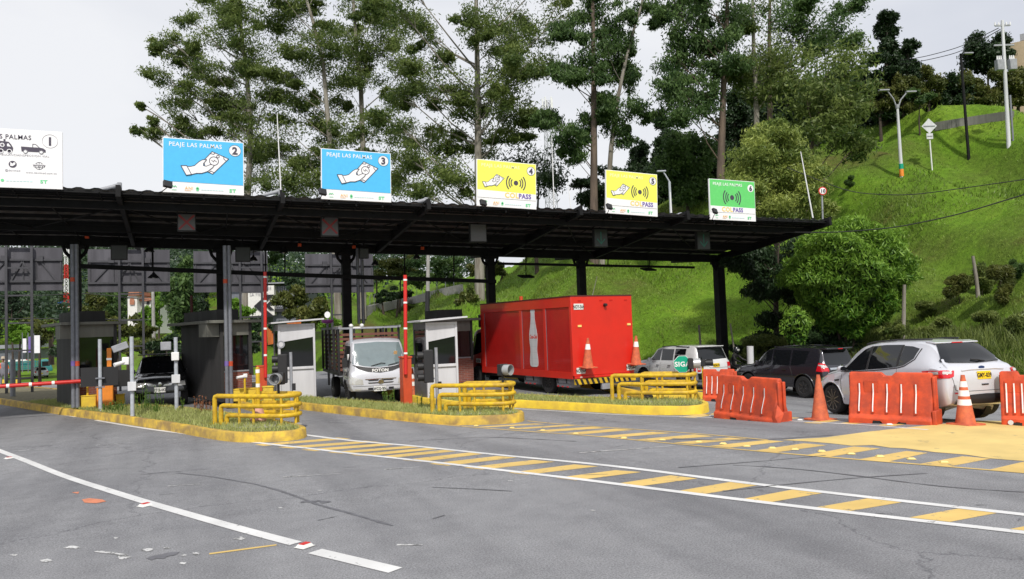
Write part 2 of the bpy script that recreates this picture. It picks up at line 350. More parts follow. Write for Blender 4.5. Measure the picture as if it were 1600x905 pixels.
def grassland():
    m,t,b=base_mat('hill_grass'); N=t.nodes; L=t.links; tc=N.new('ShaderNodeTexCoord')
    def noise(s,d=6,r=.65):
        n=N.new('ShaderNodeTexNoise'); n.inputs['Scale'].default_value=s; n.inputs['Detail'].default_value=d; n.inputs['Roughness'].default_value=r; L.new(tc.outputs['Object'],n.inputs[0]); return n
    r=N.new('ShaderNodeValToRGB'); e=r.color_ramp.elements; e[0].position=.31; e[0].color=(.12,.095,.035,1); e[1].position=.74; e[1].color=(.23,.34,.04,1)
    x=e.new(.42); x.color=(.11,.17,.025,1); x=e.new(.55); x.color=(.13,.25,.02,1); L.new(noise(.11,8,.62).outputs[0],r.inputs[0])
    r2=N.new('ShaderNodeValToRGB'); r2.color_ramp.elements[0].position=.3; r2.color_ramp.elements[1].position=.7; r2.color_ramp.elements[0].color=(.55,.58,.5,1); r2.color_ramp.elements[1].color=(1.3,1.25,1.2,1); L.new(noise(2.6,8,.75).outputs[0],r2.inputs[0])
    mx=N.new('ShaderNodeMixRGB'); mx.blend_type='MULTIPLY'; mx.inputs[0].default_value=1; L.new(r.outputs[0],mx.inputs[1]); L.new(r2.outputs[0],mx.inputs[2]); L.new(mx.outputs[0],b.inputs['Base Color'])
    b.inputs['Roughness'].default_value=.9; b.inputs['Specular IOR Level'].default_value=.15
    bp=N.new('ShaderNodeBump'); bp.inputs['Strength'].default_value=.9; bp.inputs['Distance'].default_value=.25; L.new(noise(3.5,8,.75).outputs[0],bp.inputs['Height']); L.new(bp.outputs[0],b.inputs['Normal']); return m
M['hill']=grassland()
M['soil']=mat('island_soil',(.16,.14,.08),.95,noise=.4,nscale=6)
# ---------------- ground sheets ----------------
def axis(segs):
    out=[]
    for a,b,s in segs:
        n=max(1,round((b-a)/s)); out+= [a+(b-a)*i/n for i in range(n)]
    return out+[segs[-1][1]]
def sheet(name,us,vs,zf,mt):
    U,V=np.meshgrid(us,vs); n=len(us); verts=np.array([(u,v,zf(u,v)) for v in vs for u in us]); fs=[]
    for j in range(len(vs)-1):
        for i in range(n-1): a=j*n+i; fs.append((a,a+1,a+n+1,a+n))
    o=mesh_np(name,verts,np.array(fs),mt,smooth=True); tag(o,kind='structure'); return o
def zg(u,v):
    z=T(u,v)
    if -70<u<foot(v) and -45<v<112: z-=.2
    return z
sheet('ground',axis([(-900,-150,75),(-150,-20,8),(-20,-4,2),(-4,25.2,1.2),(25.2,66,.55),(66,120,4),(120,900,80)]),axis([(-700,-60,80),(-60,2,4),(2,20,1.4),(20,100,.8),(95,180,3),(180,340,8),(340,1500,100)]),zg,M['hill'])
rd_us=axis([(-69,-8,3),(-8,24.9,.4),(24.9,25.9,.5)]); rd_vs=axis([(-44,2,3),(2,32,.4),(32,111,1.6)])
U_=[];F__=[]
for v in rd_vs:
    for u in rd_us: U_.append((u,v,T(min(u,foot(v)),v)))
n_=len(rd_us)
for j in range(len(rd_vs)-1):
    for i in range(n_-1):
        if rd_us[i]>foot(rd_vs[j])+.6: continue
        a=j*n_+i; F__.append((a,a+1,a+n_+1,a+n_))
tag(mesh_np('road',np.array(U_),np.array(F__),M['asphalt'],smooth=True),kind='structure')
def strip(mb,pts,wd,dz,step=.4,rag=0):      # painted strip lying on the road
    pts=[Vector((p[0],p[1])) for p in pts]; dense=[pts[0]]
    for a,b in zip(pts,pts[1:]):
        n=max(1,int((b-a).length/step)); dense+= [a+(b-a)*i/n for i in range(1,n+1)]
    if len(pts)>2:
        for _ in range(6):
            dense=[dense[0]]+[(dense[i-1]+dense[i]*2+dense[i+1])/4 for i in range(1,len(dense)-1)]+[dense[-1]]
    vs=[];fs=[]
    for i,p in enumerate(dense):
        d=(dense[min(i+1,len(dense)-1)]-dense[max(i-1,0)]).normalized(); nrm=Vector((-d.y,d.x))
        ww=wd if not hasattr(wd,'__len__') else wd[0]+(wd[1]-wd[0])*i/(len(dense)-1)
        ww*=1+rag*random.uniform(-1,1)
        for s_ in (1,-1):
            q=p+nrm*ww/2*s_; vs.append((q.x,q.y,T(q.x,q.y)+dz))
    for i in range(len(dense)-1): fs.append((2*i,2*i+1,2*i+3,2*i+2))
    fs=[f[::-1] if False else f for f in fs]
    mb.add(vs,fs); return mb
def flatpoly(mb,pts,dz,grid=.6):
    poly=[Vector((p[0],p[1],0)) for p in pts]; tr=tessellate_polygon([poly]); tris=[]
    for t in tr:
        a,b,c=[poly[i] for i in t]; tris.append((a,b,c) if (b-a).cross(c-a).z>0 else (a,c,b))
    k=0
    while k<len(tris):
        a,b,c=tris[k]; e=[(b-a).length,(c-b).length,(a-c).length]; m_=max(e)
        if m_>grid and len(tris)<6000:
            i=e.index(m_); P=[(a,b,c),(b,c,a),(c,a,b)][i]; md=(P[0]+P[1])/2; tris[k]=(P[0],md,P[2]); tris.append((md,P[1],P[2]))
        else: k+=1
    vs=[];ix={};fs=[]
    for t in tris:
        f=[]
        for p in t:
            q=(round(p.x,5),round(p.y,5))
            if q not in ix: ix[q]=len(vs); vs.append((p.x,p.y,T(p.x,p.y)+dz))
            f.append(ix[q])
        fs.append(tuple(f))
    mb.add(vs,fs)
def px2(pts,dz=0): return [G(x,y,dz).xy for x,y in pts]
def st(mb,name,mt): return tag(mb.build(name,mt),kind='structure')
# white lines
lw=MB()
strip(lw,px2([(150,657),(178,662),(240,672),(480,700),(800,738),(1200,787),(1620,835)]),.125,.006)
strip(lw,px2([(470,679),(640,696),(800,714),(1200,760),(1620,807)]),.125,.006)
strip(lw,px2([(-60,681),(0,705),(64,729),(145,759),(228,786),(344,820),(462,850)]),.15,.006)
strip(lw,px2([(492,862),(618,892)]),.17,.006)
strip(lw,px2([(790,638),(1107,652),(1450,672)]),.08,.006)
strip(lw,px2([(0,624),(60,640),(118,652)]),.10,.006)
st(lw,'white_line',M['linewhite'])
wl=MB()
for a,b,wd in [((905,708),(1055,697),.07),((442,746),(538,740),.05),((150,696),(210,692),.05),((262,760),(312,757),.06),((20,705),(70,702),.05),((600,734),(655,730),.05),((510,660),(600,655),.04),((640,655),(700,648),.04),((1160,640),(1260,640),.08),((1245,628),(1300,629),.08),((1160,650),(1250,655),.06),((560,639),(640,642),.05),((260,688),(290,686),.05),
   ((150,862),(200,868),.06),((620,852),(660,852),.05),((0,640),(90,643),.3)]:
    if wd<.2: strip(wl,px2([a,b]),[wd,wd*.4],.005,.15,.35)
for cx,cy,sx,sy in [(113,856,18,3),(72,877,14,4),(193,871,16,5),(231,860,14,3),(307,866,8,3),(286,881,8,3),(376,842,14,3),(260,857,6,2),(22,868,8,2),(181,841,5,2),(438,794,4,1.5),(288,868,6,2),(499,767,5,1),(926,798,6,1.5),(797,752,5,1)]:
    flatpoly(wl,px2([(cx+sx*.85*math.cos(t)*random.uniform(.5,1.15),cy+sy*.8*math.sin(t)*random.uniform(.4,1.2)) for t in [k*math.pi/9 for k in range(18)]]),.005)
st(wl,'worn_road_paint',M['lineworn'])
# yellow chevron stripes between the two white lines
def along(pts,t):
    L_=[0]
    for a,b in zip(pts,pts[1:]): L_.append(L_[-1]+(b-a).length)
    s_=t*L_[-1]
    for i in range(1,len(pts)):
        if s_<=L_[i]: return pts[i-1]+(pts[i]-pts[i-1])*((s_-L_[i-1])/(L_[i]-L_[i-1]))
    return pts[-1]
ys=MB()
def quads(mb,L_,dz):
    for q in L_:
        mb_=px2([q[0:2],q[2:4],q[6:8],q[4:6]]); flatpoly(mb,mb_,dz)
quads(ys,[(398,695,412,697,528,684,548,686),(434,699,456,701,570,689,592,691),(470,703,492,705,600,693,622,695),(512,707,534,709,640,697,658,699),(548,711,572,713,668,700,684,702),(586,714,610,716,697,703,716,705),(629,719,658,722,736,707,760,709),(671,725,700,728,776,713,808,715),(725,731,754,734,833,719,867,722),(795,739,824,742,897,726,935,729),(869,747,900,751,962,735,1002,738),(958,757,994,761,1048,743,1090,748),(1056,768,1097,773,1144,753,1187,758),(1160,780,1205,785,1246,764,1296,769),(1276,793,1328,799,1362,778,1416,784),(1421,809,1484,816,1503,794,1563,801),(1578,827,1650,835,1660,812,1720,820)],.003)
def para(mb,l0,h0,wl_,wh_,dz,linev):
    a=G(*l0);b=G(*h0); a2=G(l0[0]+wl_,l0[1]+wl_*linev); b2=G(h0[0]+wh_,h0[1]+wh_*linev)
    flatpoly(mb,[a.xy,a2.xy,b2.xy,b.xy],dz)
# second gore behind island 2
quads(ys,[(700,664,716,665,770,660,790,661),(745,667,762,668,835,662,852,663),(792,670,812,671,884,664,902,665),(837,673,858,675,925,667,948,669),(884,677,908,679,962,670,990,672),(935,682,960,684,1020,675,1050,677),(995,687,1020,689,1085,679,1115,682),(1052,692,1082,694,1140,684,1168,686),(1108,697,1140,700,1196,688,1226,690),(1181,704,1214,707,1256,693,1292,696),(1262,711,1298,714,1334,698,1376,701),(1342,718,1386,722,1416,705,1450,708),(1433,726,1480,730,1505,713,1548,717),(1543,735,1600,740,1598,722,1650,726)],.003)
strip(ys,px2([(455,634),(520,645),(600,655),(664,662),(760,669),(900,679),(1050,694),(1200,708),(1400,723),(1620,741)]),.07,.006)
strip(ys,px2([(824,658),(950,668),(1060,676),(1200,688)]),.06,.006)
for a in [(1000,648),(1060,652),(1130,655),(1190,657),(1255,661),(1310,662),(1370,665),(1480,668)]:
    para(ys,a,(a[0]+36,a[1]-5),26,24,.003,.045)
para(ys,(1108,648),(1160,636),50,48,.003,.03)
strip(ys,px2([(327,866),(432,852)]),[.05,.045],.004,.2,.15)
st(ys,'yellow_stripe',M['lineyellow'])
yp=MB()
flatpoly(yp,px2([(1222,688),(1290,684),(1364,674),(1465,664),(1499,660),(1600,659),(1750,657),(1900,700),(1640,724),(1600,721),(1549,717),(1509,711),(1460,707),(1414,701),(1390,700),(1364,696),(1330,697),(1296,693),(1259,690)]),.005)
st(yp,'yellow_pad',M['padyellow'])
ck=MB()
strip(ck,px2([(275,739),(330,745),(400,757),(440,768),(500,790),(560,806),(614,822)]),.045,.004,.05,.5)
strip(ck,px2([(218,742),(262,738),(330,733)]),.03,.006,.08,.8)
strip(ck,px2([(470,785),(500,783),(512,786)]),.10,.0045,.03,.5)
strip(ck,px2([(1145,727),(1230,731),(1350,745),(1480,763),(1650,772)]),.035,.006,.2,.6)
strip(ck,px2([(1130,768),(1240,756),(1350,746),(1450,740)]),.03,.006,.2,.6)
strip(ck,px2([(1060,731),(1180,722),(1290,712)]),.03,.006,.2,.5)
strip(ck,px2([(1050,686),(1170,690),(1300,680)]),.10,.004,.3,.7)
strip(ck,px2([(640,690),(760,682),(900,690)]),.03,.006,.3,.6)
strip(ck,px2([(676,762),(700,766),(740,762),(800,768)]),.02,.006,.3,.6)
flatpoly(ck,px2([(228,873),(240,869),(252,867),(262,864),(281,863),(274,868),(262,870),(256,874),(244,873),(238,876)]),.0045)
for k in range(12):
    p=Vector((random.uniform(-4,9),random.uniform(4.2,15))); a=random.uniform(-.6,.6)
    strip(ck,[p,p+Vector((math.cos(a),math.sin(a)))*random.uniform(.1,.5)],.015,.006,.05,.8)
st(ck,'crack_seal',M['seal'])
og=MB(); flatpoly(og,px2([(128,781),(140,779),(160,781),(166,784),(150,787),(132,786)]),.005); flatpoly(og,px2([(112,770),(124,769),(122,772)]),.005); st(og,'orange_spray_mark',M['spotorange'])
# ---------------- road studs ----------------
def stud(p,mt,label,yaw=0,red=False,s=1):
    o=thing('road_stud',label,'road stud',(p.x,p.y,T(p.x,p.y)+.006),yaw,'reflective studs along the painted lines')
    b=MB(); b.prism([(-.06*s,-.05*s),(.06*s,-.05*s),(.06*s,.05*s),(-.06*s,.05*s)],.004,Matrix()); b.box((0,0,.012*s),(.1*s,.085*s,.018*s),taper=.75); b.build('base',mt,o,bevel=.002)
    if red: MB().box((0,0,.0235*s),(.07*s,.05*s,.004),).build('reflector',M['red'],o)
    return o
for (x,y),l in zip([(476,855),(227,791),(14,717)],['white stud with red reflector at the end of the curved white line','white stud with red reflector beside the middle of the curved white line','white stud with red reflector at the left end of the curved white line']):
    stud(G(x,y),M['stud'],l,R(35),True,1.35)
for x,y in [(744,669),(800,672),(848,676),(900,681),(975,688),(1035,691),(1092,694),(1130,697),(1167,701),(1207,704),(1242,706),(1284,709),(1330,713),(1375,717),(1424,721),(1475,726)]:
    stud(G(x,y-3),M['studyellow'],'pale yellow stud on the yellow line of the far striped gore',R(-40))
for x,y in [(1112,650),(1158,653),(1212,655),(1250,657),(1390,664)]:
    stud(G(x,y),M['stud'],'whitish stud on the white line in front of the orange barriers',R(-40))
for x,y in [(470,693),(545,700),(640,694)][:0]: pass
# ---------------- traffic islands ----------------
def resample(pts,step=.25):
    out=[]
    n=len(pts)
    for i in range(n):
        a=Vector(pts[i]);b=Vector(pts[(i+1)%n]); k=max(1,int((b-a).length/step)); out+=[a+(b-a)*j/k for j in range(k)]
    return out
def island(outline,label,kerbmat,hgt=.22,kw=.14,paved=None,cutclean=None):
    pts=resample(outline)
    n=len(pts); ar=sum(pts[i].x*pts[(i+1)%n].y-pts[(i+1)%n].x*pts[i].y for i in range(n))
    if ar<0: pts=pts[::-1]
    for _ in range(2): pts=[(pts[i-1]+pts[i]*2+pts[(i+1)%n])/4 for i in range(n)]
    inn=[];
    for i in range(n):
        d=(pts[(i+1)%n]-pts[i-1]).normalized(); inn.append(pts[i]+Vector((-d.y,d.x))*kw)
    o=thing('traffic_island',label,'traffic island',(*pts[0],T(*pts[0])),group='kerbed islands between the toll lanes'); off=Vector((pts[0].x,pts[0].y,T(*pts[0])))
    rows=[]
    prof=[(0,-.12,0),(0,hgt*.9,0),(.12,hgt,0),(1,hgt,0),(1,hgt-.05,0)]
    vs=[]
    for k,(t,z,_) in enumerate(prof):
        for i in range(n):
            q=pts[i]+(inn[i]-pts[i])*t+(pts[i]-inn[i])*(.12 if k==0 else 0); jit=random.uniform(-.004,.004)
            vs.append(Vector((q.x,q.y,T(q.x,q.y)+z+jit))-off)
    fs=[]
    for k in range(len(prof)-1):
        for i in range(n): j=(i+1)%n; fs.append((k*n+i,k*n+j,(k+1)*n+j,(k+1)*n+i))
    k=MB(); k.add(vs,fs,True); k.build('kerb',kerbmat,o,auto=50)
    b=MB(); tr=tessellate_polygon([[Vector((p.x,p.y,0)) for p in inn]]); vv=[Vector((p.x,p.y,T(p.x,p.y)+hgt-.03))-off for p in inn]
    ff=[]
    for t in tr:
        a,b_,c=[inn[i] for i in t]; ff.append(t if (b_-a).cross(c-a)>0 else t[::-1])
    b.add(vv,ff); b.build('fill',M['soil'],o)
    if paved:
        pp=MB(); flatpoly(pp,paved,hgt-.018); pp.v=[tuple(Vector(x)-off) for x in pp.v]; pp.build('nose_paving',M['concrete'],o)
    return o,inn
K=.22
is1=px2([(-30,628),(0,632),(93,648),(180,660),(270,675),(340,688),(375,692),(430,691),(470,688),(480,684)])+px2([(481,667),(462,661),(440,656)],K)
is1+= px2([(400,649),(335,641),(275,634),(215,631)],K)+[Vector((-2.3,29)),Vector((-3.6,38)),Vector((-8,48)),Vector((-12,50))]
is2=px2([(455,648),(520,656),(600,664),(655,671) ])
is2=px2([(452,638),(520,646),(600,655),(668,662),(720,665),(790,663),(820,660)])+px2([(823,643),(810,639),(795,637)],K)+[Vector((6.4,22)),Vector((4.3,26.5)),Vector((3.6,31)),Vector((3.3,38)),Vector((1.2,38)),Vector((1.6,28)),Vector((2.2,24.5))]
is3=px2([(790,636),(880,641),(1000,648),(1060,649),(1095,648),(1107,645)])+px2([(1109,628),(1095,624),(1070,622)],K)+[Vector((11.4,20)),Vector((9.4,24)),Vector((8.8,30)),Vector((8.3,38)),Vector((6.9,38)),Vector((7.0,24)),Vector((7.8,20.5))]
ISL=[]
pav=lambda q:px2(q,K)
a,i1=island(is1,'long yellow kerbed island on the left with the first barricade at its nose',M['kerb'],paved=pav([(352,664),(372,668),(430,667),(470,664),(472,660),(450,657),(400,657),(366,658)]))
a,i2=island(is2,'middle yellow kerbed island with grass behind the second barricade',M['kerb'],paved=pav([(695,645),(720,647),(790,645),(812,643),(805,640),(780,638),(720,640)]))
a,i3=island(is3,'bright yellow kerbed island under the third barricade beside the red truck',M['kerbclean'],paved=pav([(960,627),(1000,628),(1095,628),(1100,625),(1070,622),(1000,623)]))
is4=[Vector((12.3,19.2)),Vector((13.4,17.6)),Vector((14.3,18.1)),Vector((14.6,19.6)),Vector((14.6,26)),Vector((14.2,36)),Vector((13.9,36)),Vector((14.0,26))]
is4=px2([(1018,628),(1105,624),(1120,621)])+px2([(1122,612),(1105,609)],K)+[Vector((15.6,23)),Vector((15.2,36)),Vector((14.4,36)),Vector((14.3,25))]
island(is4,'small clean yellow kerbed island behind the third barricade',M['kerbclean'])
def blades(name,region,n,h,wdt,mt,zoff,label,hj=.5,lean=.5,test=None,tuft=1):
    P=[]; mins=[min(p.x for p in region),min(p.y for p in region)]; maxs=[max(p.x for p in region),max(p.y for p in region)]
    def inside(x,y):
        c=False; j=len(region)-1
        for i in range(len(region)):
            a=region[i];b=region[j]
            if (a.y>y)!=(b.y>y) and x<(b.x-a.x)*(y-a.y)/(b.y-a.y)+a.x: c=not c
            j=i
        return c
    k=0
    while len(P)<n and k<n*30:
        k+=1; x=random.uniform(mins[0],maxs[0]); y=random.uniform(mins[1],maxs[1])
        if inside(x,y) and (test is None or test(x,y)): P.append((x,y,T(x,y)+zoff))
    P=np.array(P); return blade_mesh(name,P,h,wdt,mt,label,hj,lean)
def blade_mesh(name,P,h,wdt,mt,label,hj=.5,lean=.5):
    n=len(P); a=rng.uniform(0,2*np.pi,n); hh=h*(1-hj+2*hj*rng.random(n))
    if name=='hill_grass': pt=np.array([n2(p[0],p[1],5.5)+.6*n2(p[0]+3,p[1],1.9) for p in P]); hh=hh*np.clip(.9-.7*pt,.35,2.2)
    else: pt=np.zeros(n)
    la=rng.uniform(0,2*np.pi,n); ll=lean*rng.random(n)*hh
    wv=np.stack([np.cos(a),np.sin(a),0*a],1)*wdt/2; tip=P+np.stack([np.cos(la)*ll,np.sin(la)*ll,hh],1); midp=P+(tip-P)*.55+np.array([0,0,1])*(hh*.08)[:,None]
    V=np.stack([P-wv,P+wv,midp+wv*.8,midp-wv*.8],1).reshape(-1,3); V2=np.stack([midp-wv*.8,midp+wv*.8,tip+wv*.15,tip-wv*.15],1).reshape(-1,3)
    Vt=np.concatenate([V,V2]); F_=np.arange(len(Vt)).reshape(-1,4); t=np.repeat(np.clip(rng.normal(.5,.22,n)+pt*.35,0,1),4); t=np.concatenate([t,t]); C=np.stack([t,t,t,np.ones_like(t)],1)
    o=mesh_np(name,Vt,F_,mt,cols=C); return tag(o,label,kind='stuff')
nose1=lambda x,y: (Vector((x,y))-Vector((1.9,17.0))).length>1.35 and y<34
blades('island_grass',i1,15000,.10,.014,M['isgrass'],.17,'pale green grass growing on the left island',test=nose1,lean=1.1)
blades('island_grass',i2,15000,.10,.014,M['isgrass'],.17,'pale green grass growing on the middle island',test=lambda x,y:(Vector((x,y))-Vector((6.4,16.6))).length>1.1 and y<29,lean=1.1)
blades('island_grass',i3,12000,.10,.014,M['isgrass'],.17,'pale green grass growing on the right island beside the red truck',test=lambda x,y:(Vector((x,y))-Vector((10.9,15.6))).length>1.25 and y<27,lean=1.1)
# hillside grass
def hillpts(n,umin,umax,vmin,vmax):
    us=rng.uniform(umin,umax,n); vs=rng.uniform(vmin,vmax,n); return np.array([(u,v,T(u,v)-.03) for u,v in zip(us,vs) if u>foot(v)+.3])
blade_mesh('hill_grass',hillpts(64000,25.8,46,10,62),.15,.045,M['grassblade'],'long grass covering the near hillside',lean=.9)
blade_mesh('hill_grass',hillpts(42000,18,62,30,92),.20,.07,M['grassblade'],'grass covering the upper hillside',lean=.9)
blade_mesh('scrub_grass',hillpts(12000,25.7,29.5,8,30),.5,.03,M['brush'],'rank dark scrub along the foot of the hillside',lean=.8)
# ================= toll canopy =================
VC,VF,VB=31.5,24.25,35.5
def zb(u): return lin(u,[-20,-3.5,24.9],[5.66,5.60,5.04])     # underside of the beam on the columns
def zf(u): return lin(u,[-20,-3.5,25.1],[6.27,6.27,5.98])     # front edge
def roofz(u,v): return zb(u)+.30+(zf(u)-zb(u)-.3)*(VC-v)/(VC-VF) if v<=VC else zb(u)+.3+.05*(v-VC)
UL,URR=-13.0,25.0
can=thing('toll_canopy','long black steel canopy roof spanning all the toll lanes','canopy',(0,0,0))
rs=MB()      # corrugated roof sheet with some thickness
us_=np.arange(UL,URR+.01,.11); vs=[];fs=[]
for s_ in (0,1):
    for i,u in enumerate(us_):
        c=.02*(1 if (i//2)%2 else -1)
        for v in (VF+.9,VC,VB): vs.append((u,v,roofz(u,v)+.10+c+s_*.02))
n_=len(us_)
for i in range(n_-1):
    for j in range(2):
        a=i*3+j; fs.append((a,a+1,a+4,a+3)); b_=a+n_*3; fs.append((b_,b_+3,b_+4,b_+1))
rs.add(vs,fs); rs.build('roof_sheet',M['rooftin'],can)
re_=MB(); vs=[];fs=[]
for s_ in (0,1):
    for i,u in enumerate(us_):
        c=.02*(1 if (i//2)%2 else -1)
        for v in (VF-.02,VF+.89): vs.append((u,v,roofz(u,v)+.10+c+s_*.02))
for i in range(n_-1):
    a=i*2; fs.append((a,a+1,a+3,a+2)); b_=a+n_*2; fs.append((b_,b_+2,b_+3,b_+1))
re_.add(vs,fs); re_.build('edge_sheet',M['roofedge'],can)
def lineu(b,v,z0,z1,wd,ht,off=0):
    us=[UL,-3.5,URR]
    for a,c in zip(us,us[1:]): b.bar((a,v,z0(a)+off),(c,v,z0(c)+off),wd,ht)
pb=MB()
for k,v in enumerate([VF+.05,VF+.30,VF+.55,VF+.9]): lineu(pb,v,lambda u,v=v:roofz(u,v),0,.05,.06,.03)
for v in [VF+1.5,VF+2.5,VF+3.5,VF+4.5,VF+5.5,VF+6.5,VC+1,VC+2,VC+3,VB]: lineu(pb,v,lambda u,v=v:roofz(u,v),0,.06,.12,-.02)
pb.build('purlins',M['black'],can)
fb=MB(); lineu(fb,VF+1.0,lambda u:roofz(u,VF+1)-.13,0,.10,.22); lineu(fb,VC,lambda u:zb(u)+.12,0,.2,.36); lineu(fb,VC-2.6,lambda u:roofz(u,VC-2.6)-.16,0,.1,.24); fb.build('main_beam',M['black'],can)
raf=[-12,-7.2]+[onv(x,y,VF).x for x,y in [(185,293),(441,308),(668,318),(905,330),(1072,338)]]+[URR]
cols_u=[-12.2,-7.9]+[onv(x,400,VC).x for x in (118,345,540,765,907,1122)]
for i,u in enumerate(raf):
    b=MB(); v0=VF-.16
    b.bar((u,v0,roofz(u,VF)+.06),(u,VC,zb(u)+.13),.13,.34); b.bar((u,VC,zb(u)+.13),(u,VB,roofz(u,VB)-.1),.13,.28)
    if u==URR:
        for k in range(9):
            t=(k+.5)/9; b.box((u-.07,VF+t*(VC-VF),roofz(u,VF+t*(VC-VF))-.02),(.05,.05,.06))
    b.build('rafter',M['black'],can)
br=MB()
for i,(a,c) in enumerate(zip(raf[1:],raf[2:])):      # thin diagonal bracing under the sheet
    m_=(a+c)/2
    for p,q in [((a,VF+1),(m_,VC-2.6)),((m_,VC-2.6),(c,VF+1)),((a,VC),(m_,VC-2.6)),((m_,VC-2.6),(c,VC))]:
        br.tube([(p[0],p[1],roofz(*p)-.18),(q[0],q[1],roofz(*q)-.18)],.022,6)
    for t in (.33,.66):
        u=a+(c-a)*t; br.tube([(u,VF+.9,roofz(u,VF+.9)-.1),(u+.2,VC,zb(u)+.2)],.02,6)
br.build('bracing',M['black'],can)
bpos=[(185,296)]
for u in np.arange(UL+.4,URR,1.05):
    gb=MB(); gb.bar((u,VF-.03,roofz(u,VF)+.03),(u,VF+.95,roofz(u,VF+.95)+.0),.03,.03); gb.build('edge_batten',M['black'],can)
for i,u in enumerate(cols_u):
    b=MB(); z0=T(u,VC)
    wd=.34 if i<7 else .42
    b.box((u,VC,(z0+zb(u))/2+.1),(wd,wd,zb(u)-z0)); b.box((u,VC,z0+.35),(wd+.2,wd+.2,.3)); b.box((u,VC,zb(u)-.1),(wd+.25,wd+.1,.12))
    b.build('column',M['black'],can,bevel=.01)
    k=MB()
    k.tube([(u-.1,VC,zb(u)-.55),(u-.32,VC,zb(u)-.28),(u-.42,VC,zb(u)+.05)],.06,8); k.tube([(u+.1,VC,zb(u)-.55),(u+.32,VC,zb(u)-.28),(u+.42,VC,zb(u)+.05)],.06,8)
    k.build('knee_brace',M['black'],can)
ct=MB()
a,b_,c_=onv(125,416,VC-.35),onv(470,430,VC-.35),onv(775,440,VC-.35); ct.bar(a,b_,.10,.16); ct.bar(b_,c_,.10,.16); ct.build('cable_tray',M['black'],can)
ct=MB(); a,b_=onv(778,412,VC-.3),onv(1085,418,VC-.3); ct.bar(a,b_,.08,.11)
for x in (1013,): pass
ct.build('cable_tray',M['black'],can)
for x,y0,y1 in [(445,392,430),(632,396,434),(709,400,436),(415,388,425),(822,404,413),(950,404,416),(1015,404,418),(238,388,420)]:
    hg=MB(); hg.tube([onv(x,y0-6,VC-.35),onv(x,y1,VC-.35)],.028,6); hg.build('hanger_rod',M['black'],can)
# steel conduits running down the booths
def conduit(xs,y0,y1,v,label,band=None):
    o=thing('conduit_pair',label,'conduit',(*onv(xs[0],y1,v).xy,0),group='conduits beside the canopy columns'); off=o.location
    for j,x in enumerate(xs):
        b=MB(); p=onv(x,y0,v); q=Vector((p.x,p.y,onv(x,y1,v).z)); b.tube([p-off,q-off],.065,10); cpart=b.build('pipe',M['steel'],o)
        if band:
            z=q.z+1.35; MB().cyl(Vector((p.x,p.y,z))-off,Vector((p.x,p.y,z+.16))-off,.07).build('painted_band',M['redorange' if j else 'purple'],cpart)
            z=q.z+4.1; 
            if j==0: MB().cyl(Vector((p.x,p.y,z))-off,Vector((p.x,p.y,z+.14))-off,.07).build('painted_band',M['redorange'],cpart)
conduit((113,119.5),382,637,28.75,'pair of grey steel conduits with blue and orange bands at the first booth',True)
conduit((351,357.5),384,636,27.3,'pair of grey steel conduits with blue and orange bands at the second booth',True)
conduit((558,565),388,506,VC-.3,'two grey steel conduits dropping behind the grey stake truck')
TMP=bpy.data.scenes.new('work')
def tmpdg():
    with bpy.context.temp_override(scene=TMP,view_layer=TMP.view_layers[0]):
        dg=bpy.context.evaluated_depsgraph_get(); dg.update(); return dg
# ================= lane signs =================
def text(s,size,loc,mt,name,parent,bold=.0,th=.004,align='LEFT',shear=0,sx=1):
    cu=bpy.data.curves.new(name,'FONT'); cu.body=s; cu.size=size; cu.extrude=th/2; cu.offset=bold; cu.align_x=align; cu.shear=shear; cu.resolution_u=3; cu.space_character=1.1
    t=bpy.data.objects.new(name,cu); TMP.collection.objects.link(t); dg=tmpdg(); me=bpy.data.meshes.new_from_object(t.evaluated_get(dg)); bpy.data.objects.remove(t); bpy.data.curves.remove(cu)
    o=bpy.data.objects.new(name,me); COL.objects.link(o); me.materials.clear(); me.materials.append(mt)
    o.parent=parent; return o
SC=2.23/3.0      # artwork drawn on a 3.00 x 2.16 board
FACE=Matrix(((1,0,0,0),(0,0,-1,0),(0,1,0,0),(0,0,0,1)))   # local xy -> x,z ; extrude towards -y
def art(parent,polys,name,mt,lay,th=.004):
    b=MB()
    for p in polys:
        b.prism([(x*SC,y*SC) for x,y in p],th,FACE)
    o=b.build(name,mt,parent); o.location=(0,-.0-lay*.005,0); return o
def stext(parent,s,x,y,size,name,mt,lay,bold=0,align='LEFT',sx=1,shear=0):
    o=text(s,size*SC,None,mt,name,parent,bold*SC,.004,align,shear); o.matrix_basis=Matrix.Translation((x*SC,-lay*.005-.002,y*SC))@FACE@Matrix.Diagonal((sx,1,1,1)); return o
def circ(cx,cy,r,n=28,ry=None): return [(cx+r*math.cos(2*math.pi*k/n),cy+(ry or r)*math.sin(2*math.pi*k/n)) for k in range(n)]
def ring(cx,cy,r,w_,n=32,a0=0,a1=360):
    o=[]
    N_=max(3,int(n*(a1-a0)/360))
    for k in range(N_):
        t0=R(a0+(a1-a0)*k/N_);t1=R(a0+(a1-a0)*(k+1)/N_)
        o.append([(cx+(r-w_/2)*math.cos(t0),cy+(r-w_/2)*math.sin(t0)),(cx+(r+w_/2)*math.cos(t0),cy+(r+w_/2)*math.sin(t0)),(cx+(r+w_/2)*math.cos(t1),cy+(r+w_/2)*math.sin(t1)),(cx+(r-w_/2)*math.cos(t1),cy+(r-w_/2)*math.sin(t1))])
    return o
def stroke(pts,w_,closed=False):
    o=[];pts=[Vector(p) for p in pts]
    if closed: pts=pts+[pts[0]]
    for a,b in zip(pts,pts[1:]):
        d=(b-a); 
        if d.length<1e-6: continue
        d.normalize(); n=Vector((-d.y,d.x))*w_/2; a_=a-d*w_*.3;b2=b+d*w_*.3
        o.append([tuple(a_+n),tuple(a_-n),tuple(b2-n),tuple(b2+n)])
    return o
